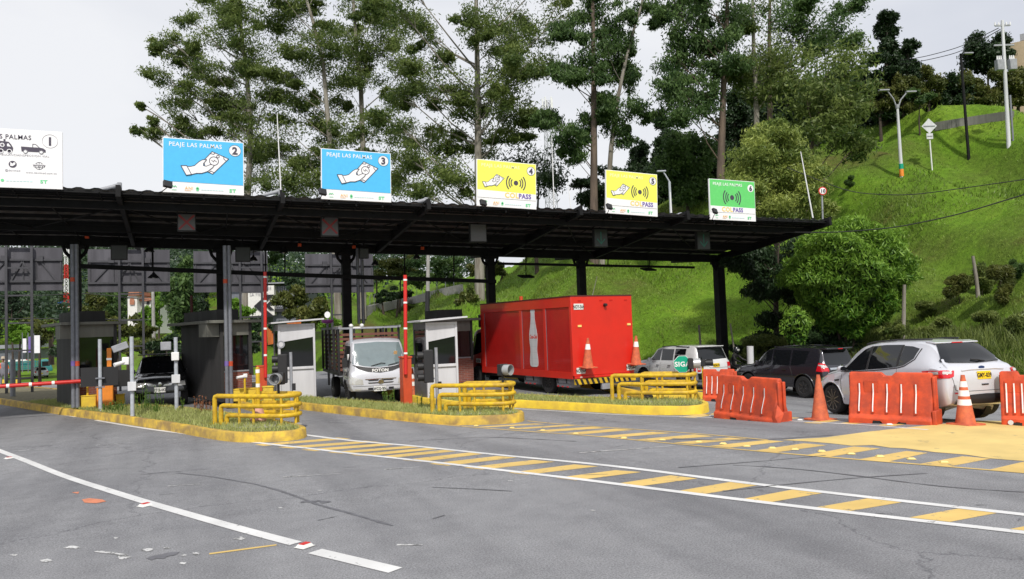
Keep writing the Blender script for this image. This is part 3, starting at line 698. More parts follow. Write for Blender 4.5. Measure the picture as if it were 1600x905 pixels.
def hand_icon(parent,ox,oy,s,lw_):
    f=lambda pts:[(ox+x*s,oy+y*s) for x,y in pts]
    note=f([(.62,-.08),(1.02,.72),(1.52,.50),(1.0,-.24)][:0] or [(.985,.69),(1.60,.43),(1.00,-.22),(.78,-.12),(.66,.30)])
    handp=f([(.02,.02),(.20,.04),(.33,.08),(.50,.25),(.62,.33),(.78,.35),(.66,.18),(.66,.10),(.76,.08),(.92,.16),(1.06,.14),(1.0,.04),(.82,-.12),(.60,-.21),(.40,-.22),(.22,-.28),(.10,-.30),(-.04,.0)])
    cuff=f([(-.16,.05),(.05,.06),(.22,-.28),(.03,-.32)])
    art(parent,[note],'banknote_icon',M['signwhite'],2); art(parent,[handp],'hand_icon',M['signwhite'],4); art(parent,[cuff],'cuff_icon',M['signwhite'],5)
    out=stroke(note,lw_,True)+ring(*f([(1.05,.31)])[0],.17*s,lw_)+ring(*f([(1.20,.50)])[0],.05*s,lw_)
    out+=stroke(f([(.93,.60),(1.04,.58),(1.10,.64)]),lw_)+stroke(f([(1.42,.52),(1.42,.42),(1.50,.34)]),lw_)+stroke(f([(.86,-.16),(.94,-.10),(1.05,-.16)]),lw_)+stroke(f([(.96,.34),(1.04,.27),(1.06,.35),(1.15,.28)]),lw_*.8)
    art(parent,out,'banknote_outline',M['signink'],3)
    art(parent,stroke(handp,lw_,True),'hand_outline',M['signink'],4.4); art(parent,stroke(cuff,lw_,True),'cuff_outline',M['signink'],6)
def signal_icon(parent,cx,cy,s):
    p=[circ(cx,cy,.115*s)]
    for r in (.25,.36,.49): p+=ring(cx,cy,r*s,.055*s,40,-40,40)+ring(cx,cy,r*s,.055*s,40,140,220)
    art(parent,p,'signal_icon',M['signink'],2)
def logos(parent,mini=False):
    art(parent,stroke([(.33,.20),(.36,.27),(.41,.22),(.45,.27),(.50,.22)],.025)+[[(.33,.10),(.50,.10),(.50,.115),(.33,.115)]],'logo',M['logogreen'],2)
    stext(parent,'ANI',.80,.14,.17,'logo',M['logoorange'],2,.002); art(parent,[[(.79,.09),(1.02,.09),(1.02,.105),(.79,.105)]],'logo',M['logoorange'],2)
    art(parent,[circ(1.26,.21,.05,8),[(1.22,.10),(1.30,.10),(1.32,.20),(1.20,.20)]],'logo',M['logogreen'],2)
    art(parent,[[(1.40+k*.105,.14),(1.48+k*.105,.14),(1.48+k*.105,.165),(1.40+k*.105,.165)] for k in range(8)],'logo',M['logocyan'],2)
    stext(parent,'ST',2.44,.10,.19,'logo',M['logogreen'],2,.006,sx=1.2)
def lane_sign(x0,y0,x1,y1,num,colour,label,kind,wd=2.23,mat0=None):
    p=onv(x0,y0,VF-.05); q=onv(x1,y1,VF-.05)
    o=thing('lane_sign',label,'sign',(p.x,VF-.05,p.z),0,'lane number signs on the canopy edge')
    o.rotation_euler=(0,math.atan2(p.z-q.z,q.x-p.x),0)
    MB().bx((0,.0,0),(3*SC,.07,2.16*SC)).build('board',M['signwhite'],o,bevel=.004)
    fr=MB()
    for x in (.35,1.5,2.65): fr.bar((x*SC,.12,-.15),(x*SC,.12,1.95*SC),.05)
    fr.build('support_frame',M['black'],o)
    if colour: art(o,[[(.03,.44),(2.97,.40),(2.97,2.13),(.03,2.13)]],'coloured_panel',M[colour],1,.004)
    return o
S2=lane_sign(254,300,379,305.5,2,'signblue','blue lane sign with the number 2 and a hand holding a banknote','cash')
S3=lane_sign(502,311,612,316.5,3,'signblue','blue lane sign with the number 3 and a hand holding a banknote','cash')
for s_,n_ in ((S2,'2'),(S3,'3')):
    stext(s_,'PEAJE LAS PALMAS',.22,1.84,.235,'lettering',M['signwhite'],2,.0025,sx=.93)
    art(s_,[circ(2.66,1.80,.22)],'number_disc',M['signwhite'],2); art(s_,ring(2.66,1.80,.225,.012),'disc_outline',M['signink'],3); stext(s_,n_,2.66,1.66,.40,'number',M['signink'],4,.016,'CENTER')
    hand_icon(s_,.82,1.02,1.0,.026); logos(s_)
for (a,n_,l) in (((745,321.5,838,327.5),'4','lemon yellow lane sign with the number 4, banknote and signal waves'),((947,333,1031,339),'5','lemon yellow lane sign with the number 5, banknote and signal waves')):
    s_=lane_sign(*a,n_,'signyellow',l,'mix')
    stext(s_,'PEAJE LAS PALMAS',.22,1.84,.215,'lettering',M['faintyellowtext'],2,.0025,sx=1.0)
    art(s_,[circ(2.72,1.80,.20)],'number_disc',M['signwhite'],2); art(s_,ring(2.72,1.80,.205,.014),'disc_outline',M['signink'],3); stext(s_,n_,2.72,1.67,.36,'number',M['signink'],4,.016,'CENTER')
    hand_icon(s_,.36,1.10,.62,.016); signal_icon(s_,1.95,1.18,.98)
    art(s_,[[(.03,.41),(2.97,.40),(2.97,.70),(.03,.76)]],'white_band',M['signwhite'],2)
    stext(s_,'COL',1.38,.47,.33,'payment_logo',M['gold'],3,.012); stext(s_,'PASS',2.08,.47,.31,'payment_logo',M['purple'],3,.012,sx=.92); logos(s_)
s_=lane_sign(1110,343,1186,346.5,6,'signgreen','green lane sign with the number 6 and only signal waves','tag')
stext(s_,'PEAJE LAS PALMAS',.22,1.84,.215,'lettering',M['signwhite'],2,.0025,sx=1.0)
art(s_,[circ(2.70,1.78,.20)],'number_disc',M['signwhite'],2); stext(s_,'6',2.70,1.65,.36,'number',M['signink'],4,.016,'CENTER'); signal_icon(s_,1.45,1.22,1.15)
art(s_,[[(.03,.41),(2.97,.40),(2.97,.70),(.03,.74)]],'white_band',M['signwhite'],2)
stext(s_,'COL',.75,.46,.33,'payment_logo',M['gold'],3,.012); stext(s_,'PASS',1.48,.46,.31,'payment_logo',M['purple'],3,.012,sx=.95); logos(s_)
# sign 1, cut by the left edge of the picture
q=onv(98,296,VF-.05); px0=q.x-3*SC
s_=thing('lane_sign','white lane sign with the number 1, ambulance and pickup pictograms','sign',(px0,VF-.05,q.z),0,'lane number signs on the canopy edge')
MB().bx((0,.0,0),(3*SC,.07,2.16*SC)).build('board',M['signwhite'],s_,bevel=.004)
stext(s_,'PEAJE LAS PALMAS',.10,1.79,.235,'lettering',M['signink'],1,.0025,sx=.91)
art(s_,ring(2.60,1.78,.25,.012),'disc_outline',M['faintink'],1); stext(s_,'1',2.60,1.63,.42,'number',M['signink'],1,.016,'CENTER')
def wheelhole(x,y,r): return ring(x,y,r,.025)
art(s_,[[(.98,1.34),(1.42,1.34),(1.44,1.46),(1.38,1.58),(1.30,1.68),(.98,1.70)],[(1.14,1.70),(1.20,1.70),(1.20,1.77),(1.14,1.77)],circ(1.06,1.33,.06),circ(1.32,1.33,.06)],'ambulance_pictogram',M['signink'],1)
art(s_,[circ(1.10,1.55,.075),[(1.25,1.60),(1.29,1.62),(1.37,1.50),(1.25,1.51)]]+wheelhole(1.06,1.33,.07)+wheelhole(1.32,1.33,.07),'ambulance_cutouts',M['signwhite'],2); art(s_,[[(1.085,1.50),(1.115,1.50),(1.115,1.60),(1.085,1.60)],[(1.05,1.535),(1.15,1.535),(1.15,1.565),(1.05,1.565)]],'cross',M['signink'],3)
art(s_,[[(1.70,1.35),(2.46,1.35),(2.46,1.44),(2.38,1.50),(2.26,1.52),(2.06,1.52),(1.68,1.53)]]+stroke([(2.05,1.52),(2.05,1.64),(2.14,1.64),(2.26,1.52)],.018),'pickup_pictogram',M['signink'],1)

for x_ in (1.82,2.32): art(s_,[circ(x_,1.35,.072)],'wheel_cutout',M['signwhite'],2); art(s_,ring(x_,1.35,.06,.015),'wheel_outline',M['signink'],3)
stext(s_,'AMBULANCIA',.92,1.17,.105,'lettering',M['faintink'],1,.0); stext(s_,'INSPECCION VIAL',1.62,1.17,.105,'lettering',M['faintink'],1,.0,sx=1.04)
art(s_,[circ(1.42,.86,.125)],'round_bird_icon',M['signink'],1); art(s_,[[(1.34,.80),(1.42,.79),(1.50,.85),(1.51,.92),(1.46,.93),(1.42,.88),(1.34,.94),(1.35,.87)]],'bird_shape',M['signwhite'],2)
art(s_,ring(2.25,.84,.13,.014)+stroke([(2.25,.71),(2.25,.97)],.012)+ring(2.25,.84,.065,.010),'globe_icon',M['signink'],1)
art(s_,[[(2.08,.79),(2.42,.79),(2.42,.90),(2.08,.90)]],'globe_band',M['signwhite'],2); stext(s_,'WWW',2.25,.80,.12,'lettering',M['signink'],3,.004,'CENTER')
stext(s_,'@devimed',1.18,.60,.10,'lettering',M['faintink'],1); stext(s_,'www.devimed.com.co',1.83,.55,.10,'lettering',M['faintink'],1)
art(s_,[circ(1.10,.26,.055,8)],'logo',M['logogreen'],1); art(s_,[[(1.22+k*.105,.235),(1.30+k*.105,.235),(1.30+k*.105,.26),(1.22+k*.105,.26)] for k in range(8)],'logo',M['logocyan'],1); stext(s_,'ST',2.28,.20,.17,'logo',M['logogreen'],1,.006,sx=1.2)
# ---- floodlights in front of the signs
fl=None
for (x,y,xb,yb,l) in [(262,288,250,302,'at the lower left of sign 2'),(504,300,498,312,'at the lower left of sign 3'),(755,317,745,326,'at the lower left of sign 4'),(952,323,948,336,'at the lower left of sign 5'),(1117,330,1112,345,'at the lower left of sign 6')]:
    p=onv(x,y,VF-.55); o=thing('floodlight','small square black floodlight on an arm '+l,'floodlight',p,group='floodlights in front of the lane signs')
    Mx=Matrix.Rotation(R(-25),3,'X')@Matrix.Rotation(R(20),3,'Z')
    MB().box((0,0,0),(.24,.10,.20),Mx).build('housing',M['blackmat'],o,bevel=.01); MB().box(Mx@Vector((0,.053,0)),(.20,.004,.16),Mx).build('lens',M['lens'],o)
    q=onv(xb,yb,VF)-p; MB().tube([(0,0,-.08),q*.6+Vector((0,0,-.03)),q],.013,6).build('arm',M['black'],o)
# ---- whip antennas and grey tubes shaped like lying lamp heads on the roof
for (x0,y0,x1,y1,r,l) in [(433,178,439,303,.020,'tall thin white rod antenna between signs 2 and 3'),(862,212,866,330,.018,'very thin rod antenna between signs 4 and 5'),(888,285,892,334,.018,'short thin rod antenna left of sign 5'),(1251,237,1271,345,.030,'white rod antenna leaning left at the right end of the canopy'),(1047,300,1049,338,.03,'short grey rod standing right of sign 5')]:
    p=onv(x0,y0,VF+.4);q=onv(x1,y1,VF+.4)
    o=thing('rod_antenna',l,'antenna',q,group='rods standing on the canopy'); MB().tube([(0,0,0),(p-q)*.5,p-q],[r,r*.9,r*.6],8).build('rod',M['white'],o); MB().cyl((0,0,-.1),(0,0,.12),r*1.8).build('socket',M['black'],o)
for k,(x,y,x1,y1,l) in enumerate([(150,298,185,290,'left of sign 2'),(408,306,436,299,'right of sign 2'),(630,321,664,313,'right of sign 3'),(870,334,902,328,'left of sign 5'),(1035,341,1062,336,'right of sign 5')]):
    p=onv(x,y,VF+.6);q=onv(x1,y1,VF+.6); o=thing('roof_tube','grey tubular fitting lying on the canopy edge '+l,'roof fitting',p,group='tubular fittings along the canopy edge')
    d=q-p; MB().tube([(0,0,0),d*.7,d],[.05,.06,.075],10).build('tube',M['greypaint'],o); MB().box(d+Vector((.03,0,-.02)),(.12,.14,.22)).build('head',M['greypaint'],o,bevel=.02)
# ---- lane lamp boards hanging under the roof
def board(x0,y0,x1,y1,v,label,sym,cmat,bm='screen'):
    p=onv(x0,y1,v);q=onv(x1,y0,v); wd=q.x-p.x;ht=q.z-p.z; c=Vector(((p.x+q.x)/2,v,p.z))
    o=thing('lane_lamp_board',label,'lane signal',c,group='lane lamp boards hanging under the canopy')
    MB().bx((-wd/2,0,0),(wd/2,.16,ht)).build('housing',M['blackmat'],o,bevel=.01); MB().bx((-wd/2+.03,-.004,.03),(wd/2-.03,-.001,ht-.03)).build('screen',M[bm],o)
    b=MB(); Fm=Matrix.Translation((0,-.004,ht/2))@FACE; s_=min(wd,ht)*.38
    if sym=='x': polys=stroke([(-s_,-s_),(s_,s_)],s_*.3)+stroke([(-s_,s_),(s_,-s_)],s_*.3)
    elif sym=='v': polys=stroke([(0,s_),(0,-s_)],s_*.2)+stroke([(-s_*.7,-s_*.2),(0,-s_)],s_*.2)+stroke([(s_*.7,-s_*.2),(0,-s_)],s_*.2)
    else: polys=[]
    for i,pl in enumerate(polys): b.prism(pl,.004,Fm@Matrix.Translation((0,0,.0012*i)))
    if polys: b.build('symbol',M[cmat],o)
    MB().tube([(0,.08,ht),(0,.08,roofz(c.x,v)-c.z-.05)],.025,6).build('hanger',M['black'],o)
board(277,334,306,361,26.2,'grey lane board with a dim red cross below sign 2','x','unlitred'); board(502,339,529,369,26.2,'grey lane board with a dim red cross below sign 3','x','unlitred')
board(735,350,760,378,26.2,'blank grey lane board below sign 4','','unlitred'); board(929,358,949,386,26.2,'dark lane board with a dim green arrow below sign 5','v','unlitgreen','screendark'); board(1090,362,1109,390,26.2,'dark lane board with a dim green arrow left of sign 6','v','unlitgreen','screendark')
for x0,y0,x1,y1,l in [(173,383,199,406,'black lane board seen from behind near the first column'),(368,386,391,409,'black lane board seen from behind near the second column'),(562,388,576,404,'black lane board seen from behind near the third column')]:
    board(x0,y0,x1,y1,VC-1.2,l,'','unlitred','screendark')
lampL=None
for x,y,l,sz in [(233,391,'left of the second column',.3),(240,432,'hanging lowest left of the second column',.34),(443,393,'right of the second column',.3),(396,405,'right beside the second column',.26),(586,412,'right of the third column',.26),(651,402,'half way to the fourth column',.26)]:
    p=onv(x,y,VC-.6); o=thing('pendant_lamp','black bell pendant lamp '+l,'lamp',p,group='bell lamps hanging under the canopy')
    b=MB(); b.lathe([(.03,.16),(.05,.10),(.09,.07),(sz*.55,-.02),(sz*.62,-.06),(sz*.58,-.06),(.05,.04)],n=20); b.build('shade',M['blackmat'],o); MB().lathe([(.0,-.09),(.05,-.06),(.05,0),(.02,.05)],n=12).build('bulb',M['dirtywhite'],o)
    MB().tube([(0,0,.15),(0,0,zb(p.x)+.1-p.z)],.012,6).build('stem',M['black'],o)
for x0,y0,wd,l in [(822,432,28,'square flat floodlight hanging left of the fifth column'),(1013,421,26,'square flat floodlight hanging right of the fifth column')]:
    p=onv(x0,y0,VC-.8); o=thing('hanging_floodlight',l,'floodlight',p,group='flat floodlights under the right half of the canopy')
    MB().box((0,0,0),(.62,.5,.07),Matrix.Rotation(R(14),3,'X')).build('housing',M['black'],o,bevel=.01); MB().box((0,.01,-.042),(.5,.38,.006),Matrix.Rotation(R(14),3,'X')).build('lens',M['lens'],o); MB().tube([(0,0,0),(0,0,.55)],.02,6).build('stem',M['black'],o)
for x,y in [(297,383),(0,0)][:0]: pass
jb=None
for x,y,l in [(136,370,'left of the first lane board'),(468,383,'left of the third column'),(553,386,'above the third column'),(660,388,'half way between the third and fourth columns')]:
    p=onv(x,y,VC-.45); o=thing('sensor_box','small orange sensor under the roof beam '+l,'sensor',p,group='orange sensors under the roof beam')
    MB().box((0,0,0),(.13,.12,.12)).build('housing',M['orange'],o,bevel=.01); MB().box((0,0,.11),(.09,.09,.08)).build('bracket',M['black'],o)
# ================= booths =================
def booth(name,label,x,y,wd,dp,ht,style,brick=True,group=None,rz=0):
    """origin = front left foot"""
    o=thing('toll_booth',label,'toll booth',(x,y,T(x,y)+.20),rz,group)
    if style=='dark':
        MB().bx((0,.0,0),(.10,dp,ht)).build('side_wall',M['boothdark'],o,bevel=.01)
        MB().bx((wd-.1,.003,.9),(wd,.9,ht)).build('side_wall',M['boothdark'],o)
        MB().bx((.1,dp-.1,0),(wd-.1,dp-.003,ht)).build('rear_wall',M['boothdark'],o)
        b=MB(); b.bx((.10,.05,0),(wd,.17,.98)); b.build('brick_base',brickm,o)
        MB().bx((.10,.03,.985),(wd,.2,1.03)).build('sill',M['greypaint'],o)
        MB().bx((.12,.08,1.035),(wd-.02,.10,ht-.02)).build('window',M['glass'],o)
        MB().bx((-.0,.02,ht-.62+.6),(.0001,.03,ht)) 
        MB().bx((.105,.012,ht-.42),(wd-.004,.10,ht-.003)).build('lintel',M['boothtrim'],o)
        r=MB(); r.bx((-.45,-.25,ht),(wd+.28,dp+.2,ht+.10)); rf=r.build('roof',M['boothtrim'],o,bevel=.01)
        MB().bx((.05,.5,ht+.1),(wd-.25,dp-.2,ht+.48)).build('parapet',M['boothdark'],o)
        MB().bx((-.42,.1,ht-.45),(-.01,.9,ht-.01)).build('side_box',M['boothtrim'],o)
    else:
        fm='boothwhite'; g='boothgrey' if style=='grey' else 'boothwhite'
        h0=.98
        MB().bx((0,.06,0),(wd,.1,h0)).build('lower_panel',M[fm],o)
        fr=MB()
        for x_ in (0,wd-.07): fr.bx((x_,0,0),(x_+.07,.07,ht))
        fr.bx((.07,.004,h0),(wd-.07,.066,h0+.09)); fr.bx((.07,.004,ht-.08),(wd-.07,.066,ht)); fr.build('frame',M[fm],o,bevel=.006)
        pp=MB(); pp.prism([(.07,ht-.62),(wd-.07,ht-.47),(wd-.07,ht-.08),(.07,ht-.08)],.03,Matrix.Translation((0,.06,0))@FACE); pp.build('head_panel',M[fm],o)
        MB().bx((.07,.065,h0+.09),(wd-.07,.08,ht-.1)).build('window',M['glass'],o)
        MB().bx((0.003,.105,0),(.05,dp,h0)).build('side_panel',M[g],o); MB().bx((.003,.105,ht-.22),(.05,dp,ht)).build('side_panel',M[g],o)
        sf=MB()
        for y_ in (.075,dp-.07): sf.bx((-.004,y_,0),(.055,y_+.06,ht-.003))
        sf.bx((-.002,.14,h0),(.053,dp-.07,h0+.08)); sf.build('side_frame',M['boothgrey' if style=='grey' else 'boothwhite'],o)
        MB().bx((.02,.14,h0+.08),(.035,dp-.07,ht-.22)).build('side_window',M['glass'],o)
        bk=MB(); bk.bx((wd-.05,.105,0),(wd-.003,dp,ht)); bk.bx((.06,dp-.05,0),(wd-.06,dp-.004,ht)); bk.build('rear_wall',M[fm],o)
        rf=MB(); rf.add([(-.25,-.25,ht+.02),(wd+.28,-.25,ht+.12),(wd+.28,dp+.2,ht+.12),(-.25,dp+.2,ht+.02),(-.25,-.25,ht+.07),(wd+.28,-.25,ht+.17),(wd+.28,dp+.2,ht+.17),(-.25,dp+.2,ht+.07)],[(3,2,1,0),(4,5,6,7),(0,1,5,4),(1,2,6,5),(2,3,7,6),(3,0,4,7)]); rf.build('roof',M['boothwhite'],o)
    return o
def brick():
    m,t,b=base_mat('red_brick'); N=t.nodes;L=t.links; tc=N.new('ShaderNodeTexCoord'); mp=N.new('ShaderNodeMapping'); mp.inputs['Rotation'].default_value=(R(90),0,0); L.new(tc.outputs['Object'],mp.inputs[0])
    k=N.new('ShaderNodeTexBrick'); k.inputs['Scale'].default_value=1; k.inputs['Brick Width'].default_value=.25; k.inputs['Row Height'].default_value=.075; k.inputs['Mortar Size'].default_value=.008
    k.inputs['Color1'].default_value=(.26,.075,.05,1); k.inputs['Color2'].default_value=(.17,.05,.035,1); k.inputs['Mortar'].default_value=(.22,.17,.15,1); L.new(mp.outputs[0],k.inputs[0]); L.new(k.outputs[0],b.inputs['Base Color']); b.inputs['Roughness'].default_value=.85; return m
brickm=brick()
def boothat(x0,x1,v,**k): pass
GB='toll booths between the lanes'
def bspan(xl,xr,v): return onv(xl,600,v).x,onv(xr,600,v).x
a,b_=bspan(118,185,29.2); booth('toll_booth','charcoal toll booth with brick base beside the orange cabinet',a,29.2,(b_-a)*1.0,3.2,2.75,'dark',group=GB,rz=R(17))
a,b_=bspan(346,398,27.7); booth('toll_booth','charcoal toll booth with brick base behind the first barricade',a,27.7,(b_-a)*1.0,4.2,2.65,'dark',group=GB,rz=R(17))
a,b_=bspan(436,494,27.4); booth('toll_booth','white toll booth with sloping window head left of the grey truck',a,27.4,b_-a,1.5,2.55,'white',group=GB)
a,b_=bspan(668,717,23.7); booth('toll_booth','white toll booth with dark side panels between the grey and red trucks',a,23.7,b_-a,1.5,2.42,'grey',group=GB)
a,b_=bspan(690,752,29.5); booth('toll_booth','dark toll booth just behind the red truck cab',a,29.5,b_-a-.3,2.4,2.5,'dark',group=GB)
bp_=onv(438,533,27.35); e=MB(); 
o=thing('round_decal','round grey badge on the head panel of the white booth','badge',(bp_.x+.02,27.385,bp_.z-.12)); MB().lathe([(0,0),(.13,0),(.13,.02),(0,.02)],M=Matrix.Rotation(R(90),3,'X')).build('disc',M['greypaint'],o); MB().lathe([(0,.021),(.08,.021),(.08,.026),(0,.026)],M=Matrix.Rotation(R(90),3,'X')).build('disc_centre',M['boothwhite'],o)
# ================= barricades =================
def barricade(A,Bp,label,span=.72,back=.62):
    A=Vector(A);Bp=Vector(Bp); d=(Bp-A); Ln=d.length; rz=math.atan2(d.y,d.x)
    z0=T(A.x,A.y)+.20
    o=thing('pipe_barricade',label,'barricade',(A.x,A.y,z0),rz,'yellow pipe barricades on the island noses')
    for k,(h,s0,ins) in enumerate(((.70,0,0),(.46,.20,.0),(.22,.38,.0))):
        r=.058; pts=[]
        pts+= [(s0,0,-.02),(s0,0,h-.08),(s0+.02,0,h-.02),(s0+.09,0,h)]
        for t in np.linspace(.15,1,6): pts.append((s0+(Ln-s0)*t,.06*math.sin(t*math.pi)*-1,h))
        for a in np.linspace(-80,80,9): pts.append((Ln+.24*math.cos(R(a))-.03,span/2+(span/2)*math.sin(R(a)),h))
        xb=Ln*(1-back)+s0*.6
        for t in np.linspace(.1,1,5): pts.append((Ln+(xb-Ln)*t,span+.0,h))
        pts+=[(xb-.07,span,h-.02),(xb-.09,span,h-.09),(xb-.09,span,-.02)]
        b=MB(); b.tube(pts,r,12); b.build('rail',M['yellow'],o)
    for x,y in [(Ln*.42,-.07),(Ln*.63,-.05),(Ln*1.02,0.02),(Ln+.20,span*.5),(Ln*1.0,span*.98),(Ln*.62,span)]:
        MB().cyl((x,y,-.02),(x,y,.66),.033).build('post',M['yellow'],o)
    pl=MB()
    for x,y in ((.0,0),(.38,0),(Ln*1.02,.02)): pl.box((x,y,.005),(.2,.2,.02))
    pl.build('base_plate',M['yellow'],o)
    return o
barricade(G(336,661,K).xy,G(437,663,K).xy,'yellow pipe barricade on the nose of the left island, amber beacon behind it')
barricade(G(676,643,K).xy,G(784,643,K).xy,'yellow pipe barricade on the nose of the middle island')
barricade(G(957,624.5,K).xy,G(1072,625,K).xy,'yellow pipe barricade beside the green octagonal sign')
# single lens beacons on the barricades
def beacon(x,y,v_from,label,ang,dbl=False):
    g=G(x,v_from,K); p=atZ(x,y,(g-Vector((0,0,CH))).dot(F0)); p=Vector((p.x,p.y,p.z))
    o=thing('warning_beacon',label,'warning light',(p.x,p.y,p.z),ang,'single lens warning lights on the barricades')
    MB().box((0,.08,0),(.30,.14,.30)).build('housing',M['blackmat'],o,bevel=.015)
    Rm=Matrix.Rotation(R(90),3,'X')
    MB().lathe([(.135,0),(.14,.20),(.13,.20),(.125,0.0)],c=(0,.01,0),M=Rm).build('hood',M['hoodpale'],o); MB().lathe([(0,.03),(.08,.02),(.12,0)],c=(0,.0,0),M=Rm).build('lens',M['lens'],o)
    MB().cyl((0,.08,-.15),(0,.08,-.42),.03).build('stem',M['blackmat'],o)
beacon(433,592,661,'grey lens warning light on the first barricade',R(-28)); beacon(789,578,642,'grey lens warning light with shiny hood on the second barricade',R(30)); beacon(1083,568,622,'warning light with long bright hood on the third barricade',R(62))
g=G(1093,613,0); p=atZ(1102,567,(g-Vector((0,0,CH))).dot(F0)); o=thing('warning_beacon','black warning light on a thin yellow post behind the third barricade','warning light',(p.x,p.y,g.z+.2),R(60),'single lens warning lights on the barricades')
MB().cyl((0,.12,0),(0,.12,p.z-g.z-.25),.045).build('post',M['yellow'],o); MB().box((0,.1,p.z-g.z-.2),(.26,.2,.28)).build('housing',M['blackmat'],o,bevel=.02); MB().lathe([(.13,0),(.14,.3),(.13,.3),(.12,0)],c=(0,0,p.z-g.z-.2),M=Matrix.Rotation(R(90),3,'X')).build('hood',M['blackmat'],o)
# octagonal green sign
g=G(1064,622,K); Zg=(g-Vector((0,0,CH))).dot(F0); c=atZ(1066,569,Zg)
o=thing('octagonal_sign','green octagonal sign reading SIGA fixed above the third barricade','sign',c,R(-26)); k=.245
oc=[(k*math.cos(R(22.5+45*i)),k*math.sin(R(22.5+45*i))) for i in range(8)]
b=MB(); b.prism([(x*1.05,y*1.05) for x,y in oc],.012,FACE); b.build('rim',M['white'],o); b=MB(); b.prism(oc,.004,Matrix.Translation((0,-.014,0))@FACE); b.build('face',M['siga'],o)
t=text('SIGA',.19,None,M['signwhite'],'lettering',o,.005,.004,'CENTER'); t.matrix_basis=Matrix.Translation((0,-.021,-.065))@FACE; MB().cyl((0,.03,-.3),(0,.03,.1),.02).build('post',M['yellow'],o)
# ================= island furniture =================
def at_island(x,y): return G(x,y,K)
def pole(x,yb,yt,r,label,name,cat,mt='pole',group=None,base=K):
    g=G(x,yb,base); top=atZ(x,yt,(g-Vector((0,0,CH))).dot(F0)); o=thing(name,label,cat,g,group=group); h=top.z-g.z
    MB().cyl((0,0,-.05),(0,0,h),r).build('pole',M[mt],o); return o,h
GP='grey equipment poles on the left island'
o,h=pole(157,641,530,.055,'leftmost grey equipment pole with two clamps holding a dark board','equipment_pole','pole',group=GP)
for z in (h*.33,h*.21+.05): MB().box((0,-.03,h*.45-(0 if z>h*.3 else .28)),(.26,.1,.04)).build('clamp',M['steel'],o)
MB().bx((-.55,.06,.75),(.5,.10,1.35)).build('back_board',M['blackmat'],o)
o,h=pole(207,650,526,.055,'middle grey equipment pole with camera and cream junction box','equipment_pole','pole',group=GP)
MB().bx((-.11,-.14,.72),(.11,-.04,.98)).build('junction_box',M['dirtywhite'],o,bevel=.01); MB().box((-.16,0,1.58),(.18,.16,.22)).build('camera_box',M['white'],o,bevel=.02); MB().tube([(-.2,-.05,1.55),(-.44,-.18,1.48)],[.05,.06],10).build('camera',M['white'],o); MB().box((-.3,0.05,1.98),(.42,.18,.2),Matrix.Rotation(R(-20),3,'Y')).build('floodlight',M['greypaint'],o,bevel=.02); MB().bar((-.3,0,1.85),(.4,0,1.88),.03).build('bracket',M['black'],o)
o,h=pole(276,639,527,.058,'right grey equipment pole with floodlight and cream junction box','equipment_pole','pole',group=GP)
MB().bx((-.13,-.14,.80),(.11,-.04,1.06)).build('junction_box',M['dirtywhite'],o,bevel=.01); MB().box((-.02,-.08,1.62),(.22,.12,.26)).build('camera_box',M['white'],o,bevel=.02); MB().box((-.28,-.05,1.95),(.3,.16,.26)).build('floodlight',M['greypaint'],o,bevel=.02); MB().bar((-.3,0,1.8),(.1,0,1.8),.03).build('bracket',M['black'],o)
o,h=pole(551,622,512,.055,'grey camera pole with cream box in front of the grey truck','equipment_pole','pole')
MB().bx((-.11,-.13,.62),(.13,-.03,.85)).build('junction_box',M['dirtywhite'],o,bevel=.01); MB().box((-.06,0,1.35),(.16,.16,.2)).build('camera_box',M['white'],o,bevel=.02); MB().bar((-.05,0,h),(.42,0,h),.05).build('cross_arm',M['white'],o)
for x_ in (0,.36): MB().lathe([(0,.07),(.05,.05),(.075,0),(.05,-.05),(0,-.07)],c=(x_,-.03,h+.06),n=12).build('camera',M['white'],o)
def lights(x,yb,y0,y1,label,rz,side):
    g=G(x,yb,K); Zd=(g-Vector((0,0,CH))).dot(F0); zt=atZ(x,y0,Zd).z-g.z; zl=atZ(x,y1,Zd).z-g.z
    o=thing('traffic_light',label,'traffic light',g,rz,'three lens traffic lights beside the booths')
    MB().cyl((0,0,-.05),(0,0,zt+.05),.045).build('pole',M['greypaint'],o); hh=(zt-zl)
    MB().bx((-.36,-.16,zl),(-.10,.10,zt)).build('housing',M['blackmat'],o,bevel=.02)
    Rm=Matrix.Rotation(R(-90),3,'Y')
    for i in range(3):
        zc=zl+hh*(i+.5)/3; MB().lathe([(.10,0),(.105,.16),(.095,.16),(.09,0)],c=(-.36,-.03,zc),M=Rm,n=14).build('visor',M['blackmat'],o); MB().lathe([(0,.03),(.08,.01)],c=(-.362,-.03,zc),M=Rm,n=14).build('lens',M['lens'],o)
    MB().bar((-.1,0,zl+.1),(0,0,zl+.1),.04).build('bracket',M['greypaint'],o); MB().bx((.02,-.05,.55),(.12,.05,.75)).build('clamp',M['blackmat'],o)
lights(456,640,553,598,'three lens traffic light seen from the side before the left white booth',R(-10),0); lights(684,640,546,597,'three lens traffic light seen from the side before the right white booth',R(-10),0)
